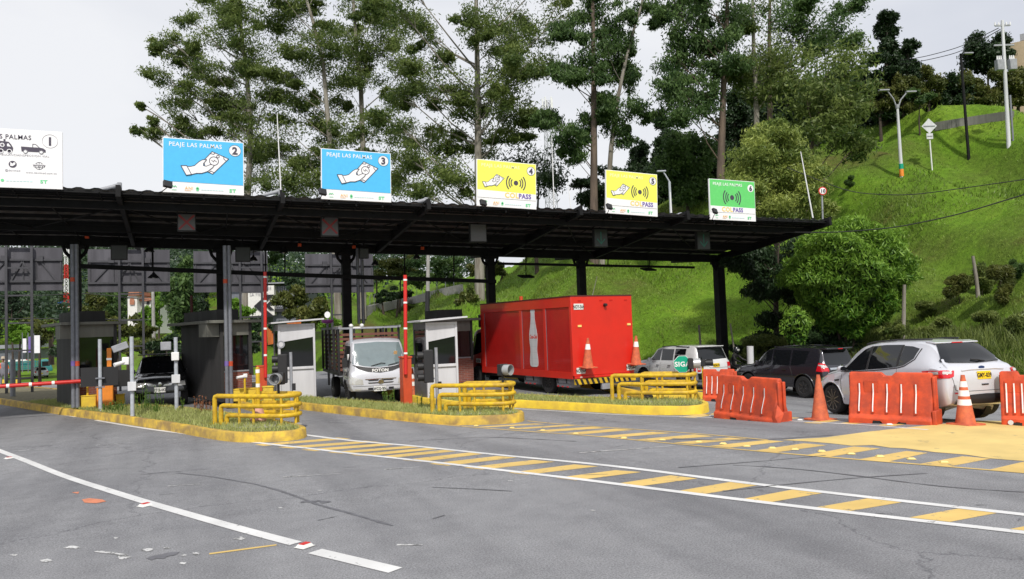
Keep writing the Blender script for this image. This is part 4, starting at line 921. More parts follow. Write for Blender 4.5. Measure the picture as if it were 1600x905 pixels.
# boom barriers
def boom_cab(x0,x1,yt,yb,label,mt):
    a=G(x0,yb,K);b_=onv(x1,yb,a.y); Zd=(a-Vector((0,0,CH))).dot(F0); zt=atZ(x0,yt,Zd).z
    o=thing('boom_barrier',label,'boom barrier',a,group='boom barriers of the lanes'); wd=b_.x-a.x; h=zt-a.z
    MB().bx((0,0,0),(wd,.4,h)).build('cabinet',M[mt],o,bevel=.02); MB().bx((-.02,-.02,h),(wd+.02,.42,h+.05)).build('cabinet_lid',M[mt],o,bevel=.01); MB().bx((wd*.35,-.006,h*.15),(wd*.8,-.001,h*.8)).build('cabinet_door',M[mt],o,bevel=.002)
    return o,a,wd,h
o,a,wd,h=boom_cab(151,177,590,637,'orange boom barrier cabinet with its red striped arm lowered to the left','orangecab')
p=onv(0,604,a.y-.25)-a; q=onv(152,594,a.y-.05)-a; p2_=q+(p-q)*1.5
MB().tube([q,p2_],.062,12).build('arm',M['red'],o)
dd=(p2_-q)
for t in (.30,.455,.605,.82): MB().cyl(q+dd*t,q+dd*(t+.02),.067).build('white_band',M['reflect'],o)
MB().bar(q-dd*.07,q+dd*.05,.09,.12).build('arm_clamp',M['steel'],o)
MB().bx((wd*.62,.1,h),(wd*.9,.22,h+.95)).build('light_column',M['orangecab'],o,bevel=.01); MB().bx((wd*.62-.01,.09,h+.55),(wd*.9+.01,.1,h+.62)).build('reflective_band',M['reflect'],o)
MB().bx((wd*.95,.2,h-.35),(wd*.95+.5,.26,h+.2)).build('counterweight',M['blackmat'],o)
def upboom(xa,ya,xb,yb,cx0,cx1,cyt,cyb,label):
    o,a,wd,h=boom_cab(cx0,cx1,cyt,cyb,label,'redorange'); p=onv(xb,yb,a.y-.06)-a; q=onv(xa,ya,a.y-.06)-a
    MB().tube([p,q],.055,12).build('arm',M['red'],o)
    for t in (.04,.27,.53,.78): MB().cyl(p+(q-p)*(1-t-.018),p+(q-p)*(1-t),.060).build('white_band',M['reflect'],o)
upboom(414,425,415,590,403,418,574,626,'red orange boom cabinet with its arm raised left of the white booth')
upboom(633,430,634,585,631,645,560,632,'red orange boom cabinet with its arm raised right of the grey truck')
# delineators, cones, bollards
def cone(p,h,label,kind='road',tilt=0):
    o=thing('traffic_cone',label,'traffic cone',p,group='orange traffic cones'); r=h*.19
    MB().box((0,0,.015),(h*.50,h*.50,.035)).build('base',M['conefade'],o,bevel=.008)
    b=MB(); b.lathe([(r,.03),(r*.96,.06),(r*.23,h*.95),(r*.20,h),(0,h)],n=24); bd=b.build('cone_body',M['conefade'],o)
    def band(z0,z1):
        f=lambda z:r*.96+(r*.23-r*.96)*((z-.06)/(h*.95-.06))+.003
        MB().lathe([(f(z0),z0),(f(z1),z1)],n=24).build('reflective_band',M['reflect'],bd)
    if kind=='three':
        for a in (.40,.58,.76): band(h*a,h*(a+.115))
    if kind=='one': band(h*.62,h*.80)
    if kind=='two': band(h*.62,h*.80); band(h*.35,h*.5)
    return o
cone(G(1282,656),.95,'plain faded orange cone without bands between two barriers'); cone(G(1509,664),.93,'orange cone with three white bands beside the silver SUV','three')
p=G(645,628,K-.02); p=Vector((onv(645,620,25.4).x,25.4,T(7.2,25.4)+.2)); cone(onv(645,619,24.9) if 0 else p,.9,'orange cone with pale bands beside the grey truck','two')
d=G(404,658,K); o=thing('delineator_post','yellow post with white bands in a pale cone base behind the first barricade','delineator',d)
MB().lathe([(.20,0),(.21,.05),(.17,.12),(.08,.40),(.06,.42),(0,.42)],n=22).build('base',mat('faded_pink_plastic',(.62,.33,.26),.6,noise=.2),o)
MB().lathe([(.052,.40),(.052,1.32),(.045,1.36),(0,1.38)],n=16).build('post',M['yellow'],o)
for z in (.86,1.22): MB().lathe([(.0545,z),(.0545,z+.09)],n=16).build('reflective_band',M['reflect'],o)
def blockp(x0,x1,yt,yb,dz,label,name,cat,mt,dep=.35,parts=()):
    a=G(x0,yb,dz); b_=onv(x1,yb,a.y); Zd=(a-Vector((0,0,CH))).dot(F0); h=atZ(x0,yt,Zd).z-a.z; o=thing(name,label,cat,a); wd=b_.x-a.x
    MB().bx((0,0,0),(wd,dep,h)).build('body',M[mt],o,bevel=.02); MB().bx((-.015,-.015,h),(wd+.015,dep+.015,h+.03)).build('top_cap',M[mt],o,bevel=.008); return o
blockp(126,150,620,638,K,'low yellow concrete block left of the orange cabinet','concrete_block','block','kerbclean'); blockp(181,194,618,632,K,'low yellow concrete block right of the orange cabinet','concrete_block','block','kerbclean'); blockp(364,402,610,628,K,'low yellow concrete block behind the first barricade','concrete_block','block','kerbclean')
blockp(412,428,606,640,K,'tall yellow block behind the beacon of the first barricade','concrete_block','block','kerbclean')
for x,y,yb,l in [(137,600,637,'small white camera on a yellow post before the brick wall of the first booth'),(383,588,628,'small white camera on a yellow post above the first barricade')]:
    g=G(x,yb,K); Zd=(g-Vector((0,0,CH))).dot(F0); h=atZ(x,y,Zd).z-g.z; o=thing('post_camera',l,'camera',g,group='small cameras on yellow posts'); MB().cyl((0,0,0),(0,0,h),.035).build('post',M['yellow'],o); MB().tube([(.03,0,h),(-.25,-.1,h-.03)],[.06,.05],10).build('camera',M['white'],o); MB().box((.02,0,h+.02),(.13,.13,.13)).build('mount',M['white'],o,bevel=.02)
o,h=pole(514,600,502,.05,'grey post with a round magenta cap left of the grey truck','capped_post','post','greypaint'); MB().lathe([(0,0),(.20,.02),(.26,.09),(.26,.16),(0,.18)],c=(0,0,h-.1),n=20).build('round_cap',M['pink'],o)
# ================= orange water barriers =================
def barrier(ax,ay,bx_,by,label,mark=None,broken=False,mirror=False,ht=1.0,plug=False):
    A=Vector(ax and G(ax,ay).xy);B_=G(bx_,by).xy; d=B_-A; rz=math.atan2(d.y,d.x); Ln=d.length
    o=thing('plastic_barrier',label,'road barrier',(A.x,A.y,T(A.x,A.y)+.01),rz,'orange water filled road barriers'); 
    prof=[(-.25,0),(-.25,.12),(-.20,.17),(-.19,.30),(-.10,.58),(-.075,.92),(-.05,1.0),(.05,1.0),(.075,.92),(.10,.58),(.19,.30),(.20,.17),(.25,.12),(.25,0)]
    prof=[(y,z*ht) for y,z in prof]
    xs=[0,.03,.06,Ln*.16,Ln*.17,Ln*.30,Ln*.31,Ln*.40,Ln*.44,Ln*.53,Ln*.57,Ln*.62,Ln*.63,Ln*.78,Ln*.79,Ln-.06,Ln-.03,Ln]
    vs=[];n=len(prof)
    for x in xs:
        fx=x/Ln
        for y,z in prof:
            zz=z
            if z>.95*ht and (.40<fx<.55): zz-=.07
            if z<.001 and (.30<fx<.405 or .615<fx<.71): zz+=.07
            e=.02 if x in (0,Ln) else 0
            yy=y*(1-e*3)+random.uniform(-.004,.004); vs.append((x,yy,max(0,zz-(e if z>.9 else 0))))
    fs=[]
    for i in range(len(xs)-1):
        for k in range(n-1): fs.append((i*n+k,i*n+k+1,(i+1)*n+k+1,(i+1)*n+k))
    fs.append(tuple(range(n))[::-1]); fs.append(tuple((len(xs)-1)*n+k for k in range(n)))
    b=MB(); b.add(vs,fs); body=b.build('body',M['orangebar'],o,bevel=.022)
    dark=MB()
    for f in (.355,.66): dark.bx((Ln*f-.07,-.253,-.0),(Ln*f+.07,.253,.06))
    dark.build('fork_slot',M['blackmat'],o)
    # moulded ribs with white strips
    for k in range(5):
        x=Ln*(.14+.17*k); rb=MB()
        ribp=[(-.098,.80*ht),(-.108,.60*ht),(-.20,.30*ht),(-.212,.22*ht)]
        for (y0,z0),(y1,z1) in zip(ribp,ribp[1:]): rb.bar((x,y0-.0,z0),(x,y1-.0,z1),.045,.03)
        rr=rb.build('rib',M['orangebar'],body,bevel=.008) if False else rb.build('rib',M['orangebar'],o)
        st_=MB()
        sp_=[(-.118,.78*ht),(-.126,.60*ht),(-.216,.32*ht),(-.226,.24*ht)]; st_.add([(x+dx_,y_,z_) for y_,z_ in sp_ for dx_ in (-.011,.011)],[(0,2,3,1),(2,4,5,3),(4,6,7,5)])
        st_.build('white_strip',M['reflect'],rr)
    en=MB()
    for x in (Ln-.0,): 
        en.bx((x,-.10,.22*ht),(x+.05,-.03,.93*ht)); en.bx((x,.03,.22*ht),(x+.05,.10,.93*ht)); en.bx((x,-.22,0),(x+.07,.22,.30*ht))
    en.build('end_lugs',M['orangebar'],o,bevel=.015)
    MB().bx((-.012,-.035,.5*ht),(-.001,.035,.93*ht)).build('hinge_slot',M['blackmat'],o)
    if mark:
        t=text(mark,.24,None,M['ink'],'painted_letter',o,.006,.004,'CENTER'); t.matrix_basis=Matrix.Translation((Ln*.56,-.172,.265*ht))@Matrix.Rotation(R(-19),4,'X')@FACE@Matrix.Diagonal((.8,1,1,1))
    if plug: MB().lathe([(.045,0),(.045,.02),(0,.02)],c=(.15,-.253,.06),M=Matrix.Rotation(R(90),3,'X'),n=14).build('drain_plug',M['dirtywhite'],o)
    MB().box((Ln*.28,-.097,.72*ht),(.26,.012,.22)).build('label_recess',M['orangebar'],o)
    if broken:
        t=MB(); vs=[(Ln-.02,-.26,0),(Ln+.16,-.22,.02),(Ln+.20,-.12,.28),(Ln+.06,-.16,.46),(Ln-.04,-.19,.34),(Ln+.1,-.26,.2)]
        t.add(vs,[(0,1,5),(1,2,5),(2,3,5),(3,4,5),(4,0,5)]); q=t.build('torn_flap',M['orangebar'],o); sm=q.modifiers.new('s','SOLIDIFY'); sm.thickness=.012
    return o
barrier(1128,652,1222,659,'orange barrier with a torn right end beside the third island nose',broken=True)
barrier(1332,659,1462,663,'orange barrier with a black painted letter in front of the silver SUV',mark='C')
barrier(1567,663,1640,668,'orange barrier cut by the right edge of the photo, with a drain plug',plug=True)
barrier(1101,626,1150,630,'smaller looking orange barrier half hidden behind the torn one',ht=.98)
# loose rock and litter
rk=MB(); o=thing('loose_rock','dark rock lying behind the lower rail of the third barricade','rock',G(1013,623,K)); bm=bmesh.new(); bmesh.ops.create_icosphere(bm,subdivisions=2,radius=.14)
for v_ in bm.verts: v_.co*=random.uniform(.85,1.12); v_.co.z*=.55
rk.add([v_.co+Vector((0,0,.06)) for v_ in bm.verts],[[q.index for q in f.verts] for f in bm.faces]); rk.build('stone',M['rock'],o)
# weeds on the left island
def weed(x,y,dz,n,h,mt,label,spread=.22,leafy=1):
    g=G(x,y,dz); o=thing('roadside_weed',label,'weed',g,group='weeds growing on the islands'); b=MB(); pts=[]
    for k in range(n):
        a=random.uniform(0,6.28);r=spread*random.random()**.5; hh=h*random.uniform(.5,1); bx_=Vector((r*math.cos(a),r*math.sin(a),0)); tp=bx_+Vector((random.uniform(-.1,.1)*h,random.uniform(-.1,.1)*h,hh)); b.tube([bx_,(bx_+tp)/2+Vector((.01,0,0)),tp],[.006,.005,.002],4,False)
        for j in range(int(14*leafy)):
            t=random.uniform(.1,1); pts.append(bx_+(tp-bx_)*t)
    b.build('stems',M['weed'] if mt!='dryweed' else M['barkbrown'],o)
    P=np.array([tuple(p) for p in pts]); leaves(P,.07,.022,M[mt],o,'leaves',droop=.1)
def leaves(P,ln,wd,mt,parent,name,droop=.4,tint=None,jit=.0,horiz=None):
    n=len(P); d=rng.normal(size=(n,3)); d[:,2]-=droop*1.5; d/=np.linalg.norm(d,axis=1)[:,None]
    r=rng.normal(size=(n,3)); 
    if horiz is not None: nrm=np.array([0,0,1.])+rng.normal(size=(n,3))*horiz; r=np.cross(d,nrm)
    wv=np.cross(d,r) if horiz is None else r; wv/=np.linalg.norm(wv,axis=1)[:,None]+1e-9; L_=ln*(.6+.8*rng.random(n))[:,None]; W_=wd*(.7+.6*rng.random(n))[:,None]
    a=P-d*L_/2; c=P+d*L_/2; m1=P+wv*W_/2; m2=P-wv*W_/2; V=np.stack([a,m1,c,m2],1).reshape(-1,3); F_=np.arange(n*4).reshape(-1,4)
    t=tint if tint is not None else np.clip(rng.normal(.45,.25,n),0,1); t=np.repeat(t,4); C=np.stack([t,t,t,np.ones_like(t)],1)
    return mesh_np(name,V,F_,mt,parent,C)
for i,(x,y,n,h,mt,l) in enumerate([(172,644,14,.35,'weed','low leafy green weed beside the leftmost equipment pole'),(186,645,16,.4,'weed','low bushy weed left of the middle equipment pole'),(218,641,9,1.0,'weed','tall green weed right of the middle equipment pole'),(234,640,7,.85,'weed','tall thin weed before the black pickup'),(252,640,6,.8,'weed','tall thin weed under the plate of the black pickup'),(285,640,6,.45,'weed','small weed right of the right equipment pole'),
   (312,641,14,.45,'dryweed','dry reddish weed left of the first barricade'),(322,644,10,.35,'dryweed','low dry reddish weed touching the first barricade'),(607,626,8,.45,'weed','green weed under the bumper of the grey truck'),(660,636,5,.55,'weed','thin weed left of the second barricade'),(612,628,5,.3,'weed','small weed right under the grey truck bumper'),(240,646,12,.3,'weed','low weed clump on the left island kerb side')]):
    weed(x,y,K-.03,n,h,mt,l)
# ================= vehicles =================
def cat1(xs,ys,x):       # smooth interpolation through keys (monotone cubic)
    xs=list(xs);ys=list(ys);n=len(xs)
    if x<=xs[0]: return ys[0]
    if x>=xs[-1]: return ys[-1]
    d=[(ys[i+1]-ys[i])/(xs[i+1]-xs[i]) for i in range(n-1)]; m=[d[0]]+[0 if d[i-1]*d[i]<=0 else 2*d[i-1]*d[i]/(d[i-1]+d[i]) for i in range(1,n-1)]+[d[-1]]
    for i in range(n-1):
        if x<=xs[i+1]:
            h=xs[i+1]-xs[i];t=(x-xs[i])/h
            return (2*t**3-3*t*t+1)*ys[i]+(t**3-2*t*t+t)*h*m[i]+(-2*t**3+3*t*t)*ys[i+1]+(t**3-t*t)*h*m[i+1]
def loft(keys,ny=70,crown=.03,rr=.10):
    """keys: (y, zb, zs, zt, wl, wm, ws, wt)"""
    ys=[k[0] for k in keys]; f=lambda c,y: cat1(ys,[k[c] for k in keys],y)
    Y=sorted(set([round(ys[0]+(ys[-1]-ys[0])*i/ny,4) for i in range(ny+1)]+[round(y,4) for y in ys])); V=[];n=0
    for y in Y:
        zb_,zs,zt,wl,wm,ws,wt=[f(c,y) for c in range(1,8)]
        h=zs-zb_; r=min(rr,.42*max(.004,zt-zs))
        half=[(0,zb_),(.75*wl,zb_),(wl-.02,zb_+.02),(wl,zb_+.09*h),(wm-.012,zb_+.26*h),(wm,zb_+.44*h),(wm-.006,zb_+.62*h),(wm-.02,zb_+.80*h),(ws+.012,zb_+.93*h),(ws,zs),
              (ws+(wt-ws)*.30,zs+(zt-r-zs)*.34),(ws+(wt-ws)*.65,zs+(zt-r-zs)*.70),(wt,zt-r),(wt-r*.35,zt-r*.38),(wt-r*1.0,zt-r*.08),(wt*.6,zt+crown*.5),(wt*.3,zt+crown*.9),(0,zt+crown)]
        row=half+[(-x,z) for x,z in half[-2:0:-1]]; n=len(row); V+=[(x,y,z) for x,z in row]
    F_=[]
    for i in range(len(Y)-1):
        for k in range(n): a=i*n+k;b=i*n+(k+1)%n; F_.append((a,a+n,b+n,b))
    F_.append(tuple(range(n))); F_.append(tuple((len(Y)-1)*n+k for k in range(n))[::-1])
    return V,F_
class Body:
    def __init__(s,keys,**k):
        s.V,s.F=loft(keys,**k); s.bvh=BVHTree.FromPolygons([Vector(v) for v in s.V],s.F)
    def make(s,name,mt,parent,arches=(),boxes=()):
        bm=bmesh.new(); vv=[bm.verts.new(v) for v in s.V]
        for f in s.F: bm.faces.new([vv[i] for i in f])
        bm.normal_update()
        for (y,z,r,x0,x1) in arches:
            dl=[f for f in bm.faces if abs(f.calc_center_median().x)>.45 and (f.calc_center_median().yz-Vector((y,z))).length<r and len(f.verts)<8]
            bmesh.ops.delete(bm,geom=dl,context='FACES')
            for v in bm.verts:
                if v.is_boundary and abs(v.co.x)>.4:
                    d=v.co.yz-Vector((y,z))
                    if d.length<r+.12: d=d.normalized()*r; v.co.y=y+d.x; v.co.z=max(z+d.y,.12)
        me=bpy.data.meshes.new(name); bm.to_mesh(me); bm.free(); me.polygons.foreach_set('use_smooth',[True]*len(me.polygons)); me.set_sharp_from_angle(angle=R(32)); me.materials.append(M[mt] if isinstance(mt,str) else mt)
        o=bpy.data.objects.new(name,me); COL.objects.link(o); o.parent=parent; return o
    def hit(s,p,d,off):
        p=Vector(p);d=Vector(d)
        h=s.bvh.ray_cast(p,d)
        if h[0] is None:
            h=s.bvh.find_nearest(p+d*2.0)
        n=h[1] if h[1].dot(d)<0 else -h[1]
        return h[0]+n*off
    def patch(s,name,mt,parent,top,bot,axis,off=.006,nu=14,nv=8,th=0):
        """axis 'L','R' side patches given as (y,z); 'B','F' rear/front given as (x,z); 'T' from above (x,y)"""
        def samp(pl,t):
            L_=[0]
            for a,b in zip(pl,pl[1:]): L_.append(L_[-1]+math.hypot(b[0]-a[0],b[1]-a[1]))
            q=t*L_[-1]
            for i in range(1,len(pl)):
                if q<=L_[i]+1e-9:
                    k=(q-L_[i-1])/max(1e-9,L_[i]-L_[i-1]); return (pl[i-1][0]+(pl[i][0]-pl[i-1][0])*k,pl[i-1][1]+(pl[i][1]-pl[i-1][1])*k)
            return pl[-1]
        vs=[]
        for j in range(nv+1):
            for i in range(nu+1):
                a=samp(top,i/nu);b=samp(bot,i/nu);t=j/nv;q=(a[0]+(b[0]-a[0])*t,a[1]+(b[1]-a[1])*t)
                if axis=='L': P,D=(-3,q[0],q[1]),(1,0,0)
                elif axis=='R': P,D=(3,q[0],q[1]),(-1,0,0)
                elif axis=='B': P,D=(q[0],-6,q[1]),(0,1,0)
                elif axis=='F': P,D=(q[0],6,q[1]),(0,-1,0)
                elif axis in ('CL','CR'):
                    sg=-1 if axis=='CL' else 1; th_=R(q[0]); dv=Vector((sg*math.cos(th_),-math.sin(th_),0)); P=Vector((sg*.45,-1.62,q[1]))+dv*4; D=-dv
                else: P,D=(q[0],q[1],4),(0,0,-1)
                vs.append(s.hit(P,D,off))
        fs=[]
        for j in range(nv):
            for i in range(nu): a=j*(nu+1)+i; fs.append((a,a+1,a+nu+2,a+nu+1))
        # orient outwards
        a,b,c=vs[0],vs[1],vs[nu+2]; nn=(b-a).cross(c-a); D=Vector(D)
        if nn.dot(D)>0: fs=[f[::-1] for f in fs]
        b=MB(); b.add(vs,fs,True); return b.build(name,mt,parent,auto=60)
    def line(s,name,mt,parent,pts,axis,wd=.010,off=.004):
        b=MB(); P=[]
        for a,c in zip(pts,pts[1:]):
            n=max(2,int(math.hypot(c[0]-a[0],c[1]-a[1])/.06)); P+=[(a[0]+(c[0]-a[0])*i/n,a[1]+(c[1]-a[1])*i/n) for i in range(n)]
        P.append(pts[-1]); Q=[]
        for q in P:
            if axis=='L': Q.append(s.hit((-3,q[0],q[1]),(1,0,0),off))
            elif axis=='R': Q.append(s.hit((3,q[0],q[1]),(-1,0,0),off))
            elif axis=='B': Q.append(s.hit((q[0],-6,q[1]),(0,1,0),off))
            elif axis=='F': Q.append(s.hit((q[0],6,q[1]),(0,-1,0),off))
        b.tube(Q,wd/2,6); return b.build(name,mt,parent)
def wheel(parent,x,y,r,side,spokes=10,rim='alloy',w_=.23,rr=.68):
    o=bpy.data.objects.new('wheel',None); COL.objects.link(o); o.parent=parent; o.location=(x,y,r)
    Mx=Matrix.Rotation(R(90*side),3,'Y'); ri=r*rr
    MB().lathe([(ri*.96,-w_/2),(r*.93,-w_/2),(r*.985,-w_/2+.03),(r,-w_/2+.06),(r,w_/2-.06),(r*.985,w_/2-.03),(r*.93,w_/2),(ri*1.02,w_/2),(ri*.96,w_/2-.02)],M=Mx,n=40).build('tyre',M['rubber'],o)
    b=MB(); b.lathe([(ri*.98,-w_/2+.01),(ri*.94,w_/2-.06),(ri*.96,w_/2-.015),(ri,w_/2-.012),(ri,w_/2-.04)],M=Mx,n=36); b.lathe([(0,w_/2-.02),(.05,w_/2-.02),(.065,w_/2-.035),(.07,w_/2-.06),(0,w_/2-.06)],M=Mx,n=20)
    for k in range(spokes):
        a=2*math.pi*k/spokes
        for da in ((-.07,.07) if spokes<=6 else (0,)):
            c0=Vector((.05*math.cos(a+da),.05*math.sin(a+da),w_/2-.035)); c1=Vector((ri*.95*math.cos(a+da*1.2),ri*.95*math.sin(a+da*1.2),w_/2-.022)); b.bar(Mx@c0,Mx@c1,.030,.022)
    b.build('rim',M[rim],o); MB().lathe([(0,-.02),(ri*.90,-.02),(ri*.90,0.0),(0,0.0)],M=Mx,n=30).build('brake_disc',M['blackmat'],o); return o
def plate(parent,txt,c,wd,ht,mt,rot=None,size=None,name='licence_plate'):
    o=bpy.data.objects.new(name,None); COL.objects.link(o); o.parent=parent; o.matrix_basis=Matrix.Translation(c)@(rot or Matrix())
    MB().bx((-wd/2,0,-ht/2),(wd/2,.012,ht/2)).build('plate_blank',M[mt],o,bevel=.003)
    t=text(txt,size or ht*.78,None,M['ink'],'plate_characters',o,.004,.003,'CENTER'); t.matrix_basis=Matrix.Translation((0,-.003,-ht*.28))@FACE@Matrix.Diagonal((.64,1,1,1)); return o
RF=Matrix.Rotation(math.pi,4,'Z')
def suv_common(o,B,sides,door,glassm='glass'): pass
# ---------- silver SUV ----------
kx=Vector((13.50,10.95)); fx=Vector((13.97,13.60))
d=(fx-kx); yawk=math.atan2(-d.x,d.y); nrm=Vector((math.cos(yawk),math.sin(yawk))); mid=(kx+fx)/2+nrm*.86
zr_,zf_=T(kx.x,kx.y),T(fx.x,fx.y)
kg=thing('sport_utility_vehicle','silver white SUV with black roof rails seen from behind at the right','car',(mid.x,mid.y,(zr_+zf_)/2+.02),yawk); kg.rotation_euler=(math.atan2(zf_-zr_,2.7),math.atan2(zf_-zf_,1.6),yawk)
K_=[(-2.26,.42,.80,.86,.62,.66,.62,.55),(-2.22,.34,.90,1.00,.80,.86,.82,.74),(-2.14,.30,.98,1.08,.86,.91,.87,.76),(-2.02,.27,1.03,1.15,.88,.925,.885,.72),(-1.88,.25,1.05,1.29,.885,.93,.885,.68),(-1.72,.24,1.06,1.45,.89,.932,.88,.64),(-1.56,.23,1.06,1.56,.89,.932,.88,.625),(-1.38,.23,1.05,1.60,.89,.932,.88,.625),(-1.0,.22,1.04,1.635,.89,.93,.88,.635),(-.2,.22,1.01,1.66,.885,.925,.88,.655),(.35,.22,.99,1.61,.885,.925,.875,.64),(.75,.22,.98,1.45,.885,.925,.87,.63),(1.10,.22,.97,1.19,.885,.925,.865,.66),(1.32,.22,.955,1.06,.88,.925,.855,.70),(1.75,.24,.88,.98,.875,.92,.80,.66),(2.05,.28,.76,.86,.82,.87,.70,.58),(2.20,.33,.66,.74,.68,.74,.60,.48),(2.26,.40,.58,.62,.5,.55,.45,.38)]
kg.scale=(.965,.965,.965); kg.location.x-=.05; kg.location.y+=.05
B=Body(K_,ny=90,crown=.025,rr=.11)
B.make('body',M['silverpaint'],kg,[(1.36,.345,.405,.55,1.1),(-1.345,.345,.405,.55,1.1)])
for sd,ax in ((-1,'L'),(1,'R')):
    B.patch('window',M['glass'],kg,[(.98,1.035),(.62,1.33),(.34,1.50),(.12,1.555)],[(.86,1.02),(.6,1.02),(.3,1.03),(.12,1.04)],ax,.005)
    B.patch('window',M['glass'],kg,[(.05,1.56),(-.35,1.575),(-.84,1.56)],[(.05,1.045),(-.4,1.06),(-.84,1.09)],ax,.005)
    B.patch('window',M['glass'],kg,[(-.92,1.535),(-1.15,1.515),(-1.36,1.46)],[(-.92,1.10),(-1.08,1.13),(-1.30,1.26)],ax,.005)
    B.line('window_trim',M['blackmat'],kg,[(1.02,1.0),(.3,1.01),(-.4,1.035),(-.92,1.075),(-1.10,1.11),(-1.34,1.24),(-1.42,1.46)],ax,.022,.004)
    B.patch('pillar_trim',M['blackmat'],kg,[(.115,1.56),(.055,1.563)],[(.115,1.04),(.055,1.045)],ax,.006,2,8); B.patch('pillar_trim',M['blackmat'],kg,[(-.845,1.56),(-.915,1.555)],[(-.845,1.09),(-.915,1.10)],ax,.006,2,8)
    for pts in ([(.95,.98),(.98,.8),(.95,.45),(.9,.34)],[(.07,1.02),(.07,.6),(.03,.34)],[(-.88,1.06),(-.90,.86),(-.98,.66),(-.95,.36)],[(.9,.34),(-.6,.34),(-.95,.36)]): B.line('door_seam',M['ink'],kg,pts,ax,.009,.001)
    for y in (.26,-.62):
        h=B.hit((sd*3,y,.86),(-sd,0,0),.03); MB().tube([h+Vector((-sd*.02,-.10,0)),h+Vector((0,-.06,.004)),h+Vector((0,.06,.004)),h+Vector((-sd*.02,.10,0))],.013,8).build('door_handle',M['silverpaint'],kg)
    B.patch('sill_cladding',M['silverpaint'],kg,[(.95,.36),(-.95,.36)],[(.95,.27),(-.95,.27)],ax,.02,12,3)
    B.line('roof_rail',M['blackmat'],kg,[(.45,1.585),(.1,1.63),(-.6,1.645),(-1.35,1.62)],ax,.04,.03)
    B.patch('side_vent',M['blackmat'],kg,[(1.02,.83),(1.22,.82)],[(1.06,.79),(1.20,.785)],ax,.006,4,2)
    # wing mirror
    h=B.hit((sd*3,.78,1.02),(-sd,0,0),0); m_=bpy.data.objects.new('wing_mirror',None); COL.objects.link(m_); m_.parent=kg; m_.location=h
    MB().lathe([(0,-.09),(.06,-.08),(.085,-.02),(.08,.04),(.04,.075),(0,.08)],c=(sd*.15,.02,.06),M=Matrix.Diagonal((1.25,.8,.8)),n=16).build('mirror_shell',M['silverpaint'],m_); MB().bar((0,0,0),(sd*.12,.0,.04),.05).build('mirror_foot',M['blackmat'],m_); MB().lathe([(0,-.085),(.068,-.075)],c=(sd*.15,-.058,.06),M=Matrix.Rotation(R(90),3,'X')@Matrix.Diagonal((1.2,.75,.001)),n=16).build('mirror_glass',M['glass'],m_)
    # wheel-arch lip
    for wy in (1.36,-1.345):
        pts=[(wy+.425*math.cos(R(a)),.345+.425*math.sin(R(a))) for a in range(-5,186,10)]
        B.line('arch_lip',M['silverpaint'],kg,pts,ax,.028,.004)
    B.patch('headlight',M['clearlens'],kg,[(1.55,.90),(1.85,.87),(2.08,.80)],[(1.68,.80),(1.90,.74),(2.12,.70)],ax,.006)
    # tail light: wraps from the flank on to the tailgate
    cx_='CL' if sd<0 else 'CR'
    B.patch('tail_light',M['tail'],kg,[(2,1.0),(30,1.01),(70,.995)],[(2,.985),(22,.89),(34,.855),(60,.85),(68,.88)],cx_,.012,26,8)
    B.patch('lens_segment',M['clearlens'],kg,[(24,.985),(46,.985)],[(27,.935),(46,.93)],cx_,.018,10,4); B.patch('lens_segment',M['amber'],kg,[(29,.92),(46,.915)],[(34,.875),(46,.87)],cx_,.018,10,4); B.patch('lens_segment',M['clearlens'],kg,[(52,.98),(66,.975)],[(52,.93),(64,.93)],cx_,.018,8,4)
    B.patch('rear_reflector',M['tail'],kg,[(sd*.58,.56),(sd*.72,.57)],[(sd*.60,.535),(sd*.72,.54)],'B',.012)
B.patch('windscreen',M['glass'],kg,[(-.52,1.56),(0,1.60),(.52,1.56)],[(-.66,1.06),(0,1.05),(.66,1.06)],'F',.005)
B.patch('rear_window',M['glass'],kg,[(-.50,1.51),(0,1.53),(.50,1.51)],[(-.70,1.15),(0,1.12),(.70,1.15)],'B',.022)
h=B.hit((.22,-6,1.14),(0,1,0),.02); MB().tube([h,h+Vector((-.16,.0,.03)),h+Vector((-.30,.03,.045))],.014,8).build('rear_wiper',M['blackmat'],kg)
sp=MB(); sp.add([(-.55,-1.42,1.555),(.55,-1.42,1.555),(.53,-1.66,1.545),(-.53,-1.66,1.545),(-.55,-1.42,1.615),(.55,-1.42,1.615),(.53,-1.66,1.572),(-.53,-1.66,1.572)],[(3,2,1,0),(4,5,6,7),(0,1,5,4),(1,2,6,5),(2,3,7,6),(3,0,4,7)],True); sp.build('spoiler',M['silverpaint'],kg,bevel=.012)
MB().bx((-.13,-1.672,1.548),(.13,-1.656,1.569)).build('brake_light',M['tail'],kg)
for pts in ([(-.80,1.07),(-.72,.80),(-.70,.62),(-.6,.58),(.6,.58),(.70,.62),(.72,.80),(.80,1.07)],): B.line('tailgate_seam',M['ink'],kg,pts,'B',.010,.001)
B.line('tailgate_crease',M['silverpaint'],kg,[(-.5,.985),(-.3,1.0),(.3,1.0),(.5,.985)],'B',.03,.006)
B.patch('rear_diffuser',M['blackmat'],kg,[(-.62,.50),(0,.52),(.62,.50)],[(-.74,.34),(0,.33),(.74,.34)],'B',.012)
for x in (-.52,.52): MB().cyl((x,-2.20,.385),(x,-2.255,.385),.045,n=16).build('exhaust_tip',M['chrome'],kg)
h=B.hit((0,-6,.90),(0,1,0),.01); plate(kg,'GMY-039',h+Vector((0,-.004,-.02)),.32,.16,'plateyellow')
h=B.hit((0,-6,1.035),(0,1,0),.004); o=MB().lathe([(.0,.012),(.055,.01),(.06,0)],c=h,M=Matrix.Rotation(R(90),3,'X')@Matrix.Diagonal((1.25,.55,1)),n=24).build('oval_badge',mat('blue_badge',(.02,.04,.14),.2,coat=1),kg)
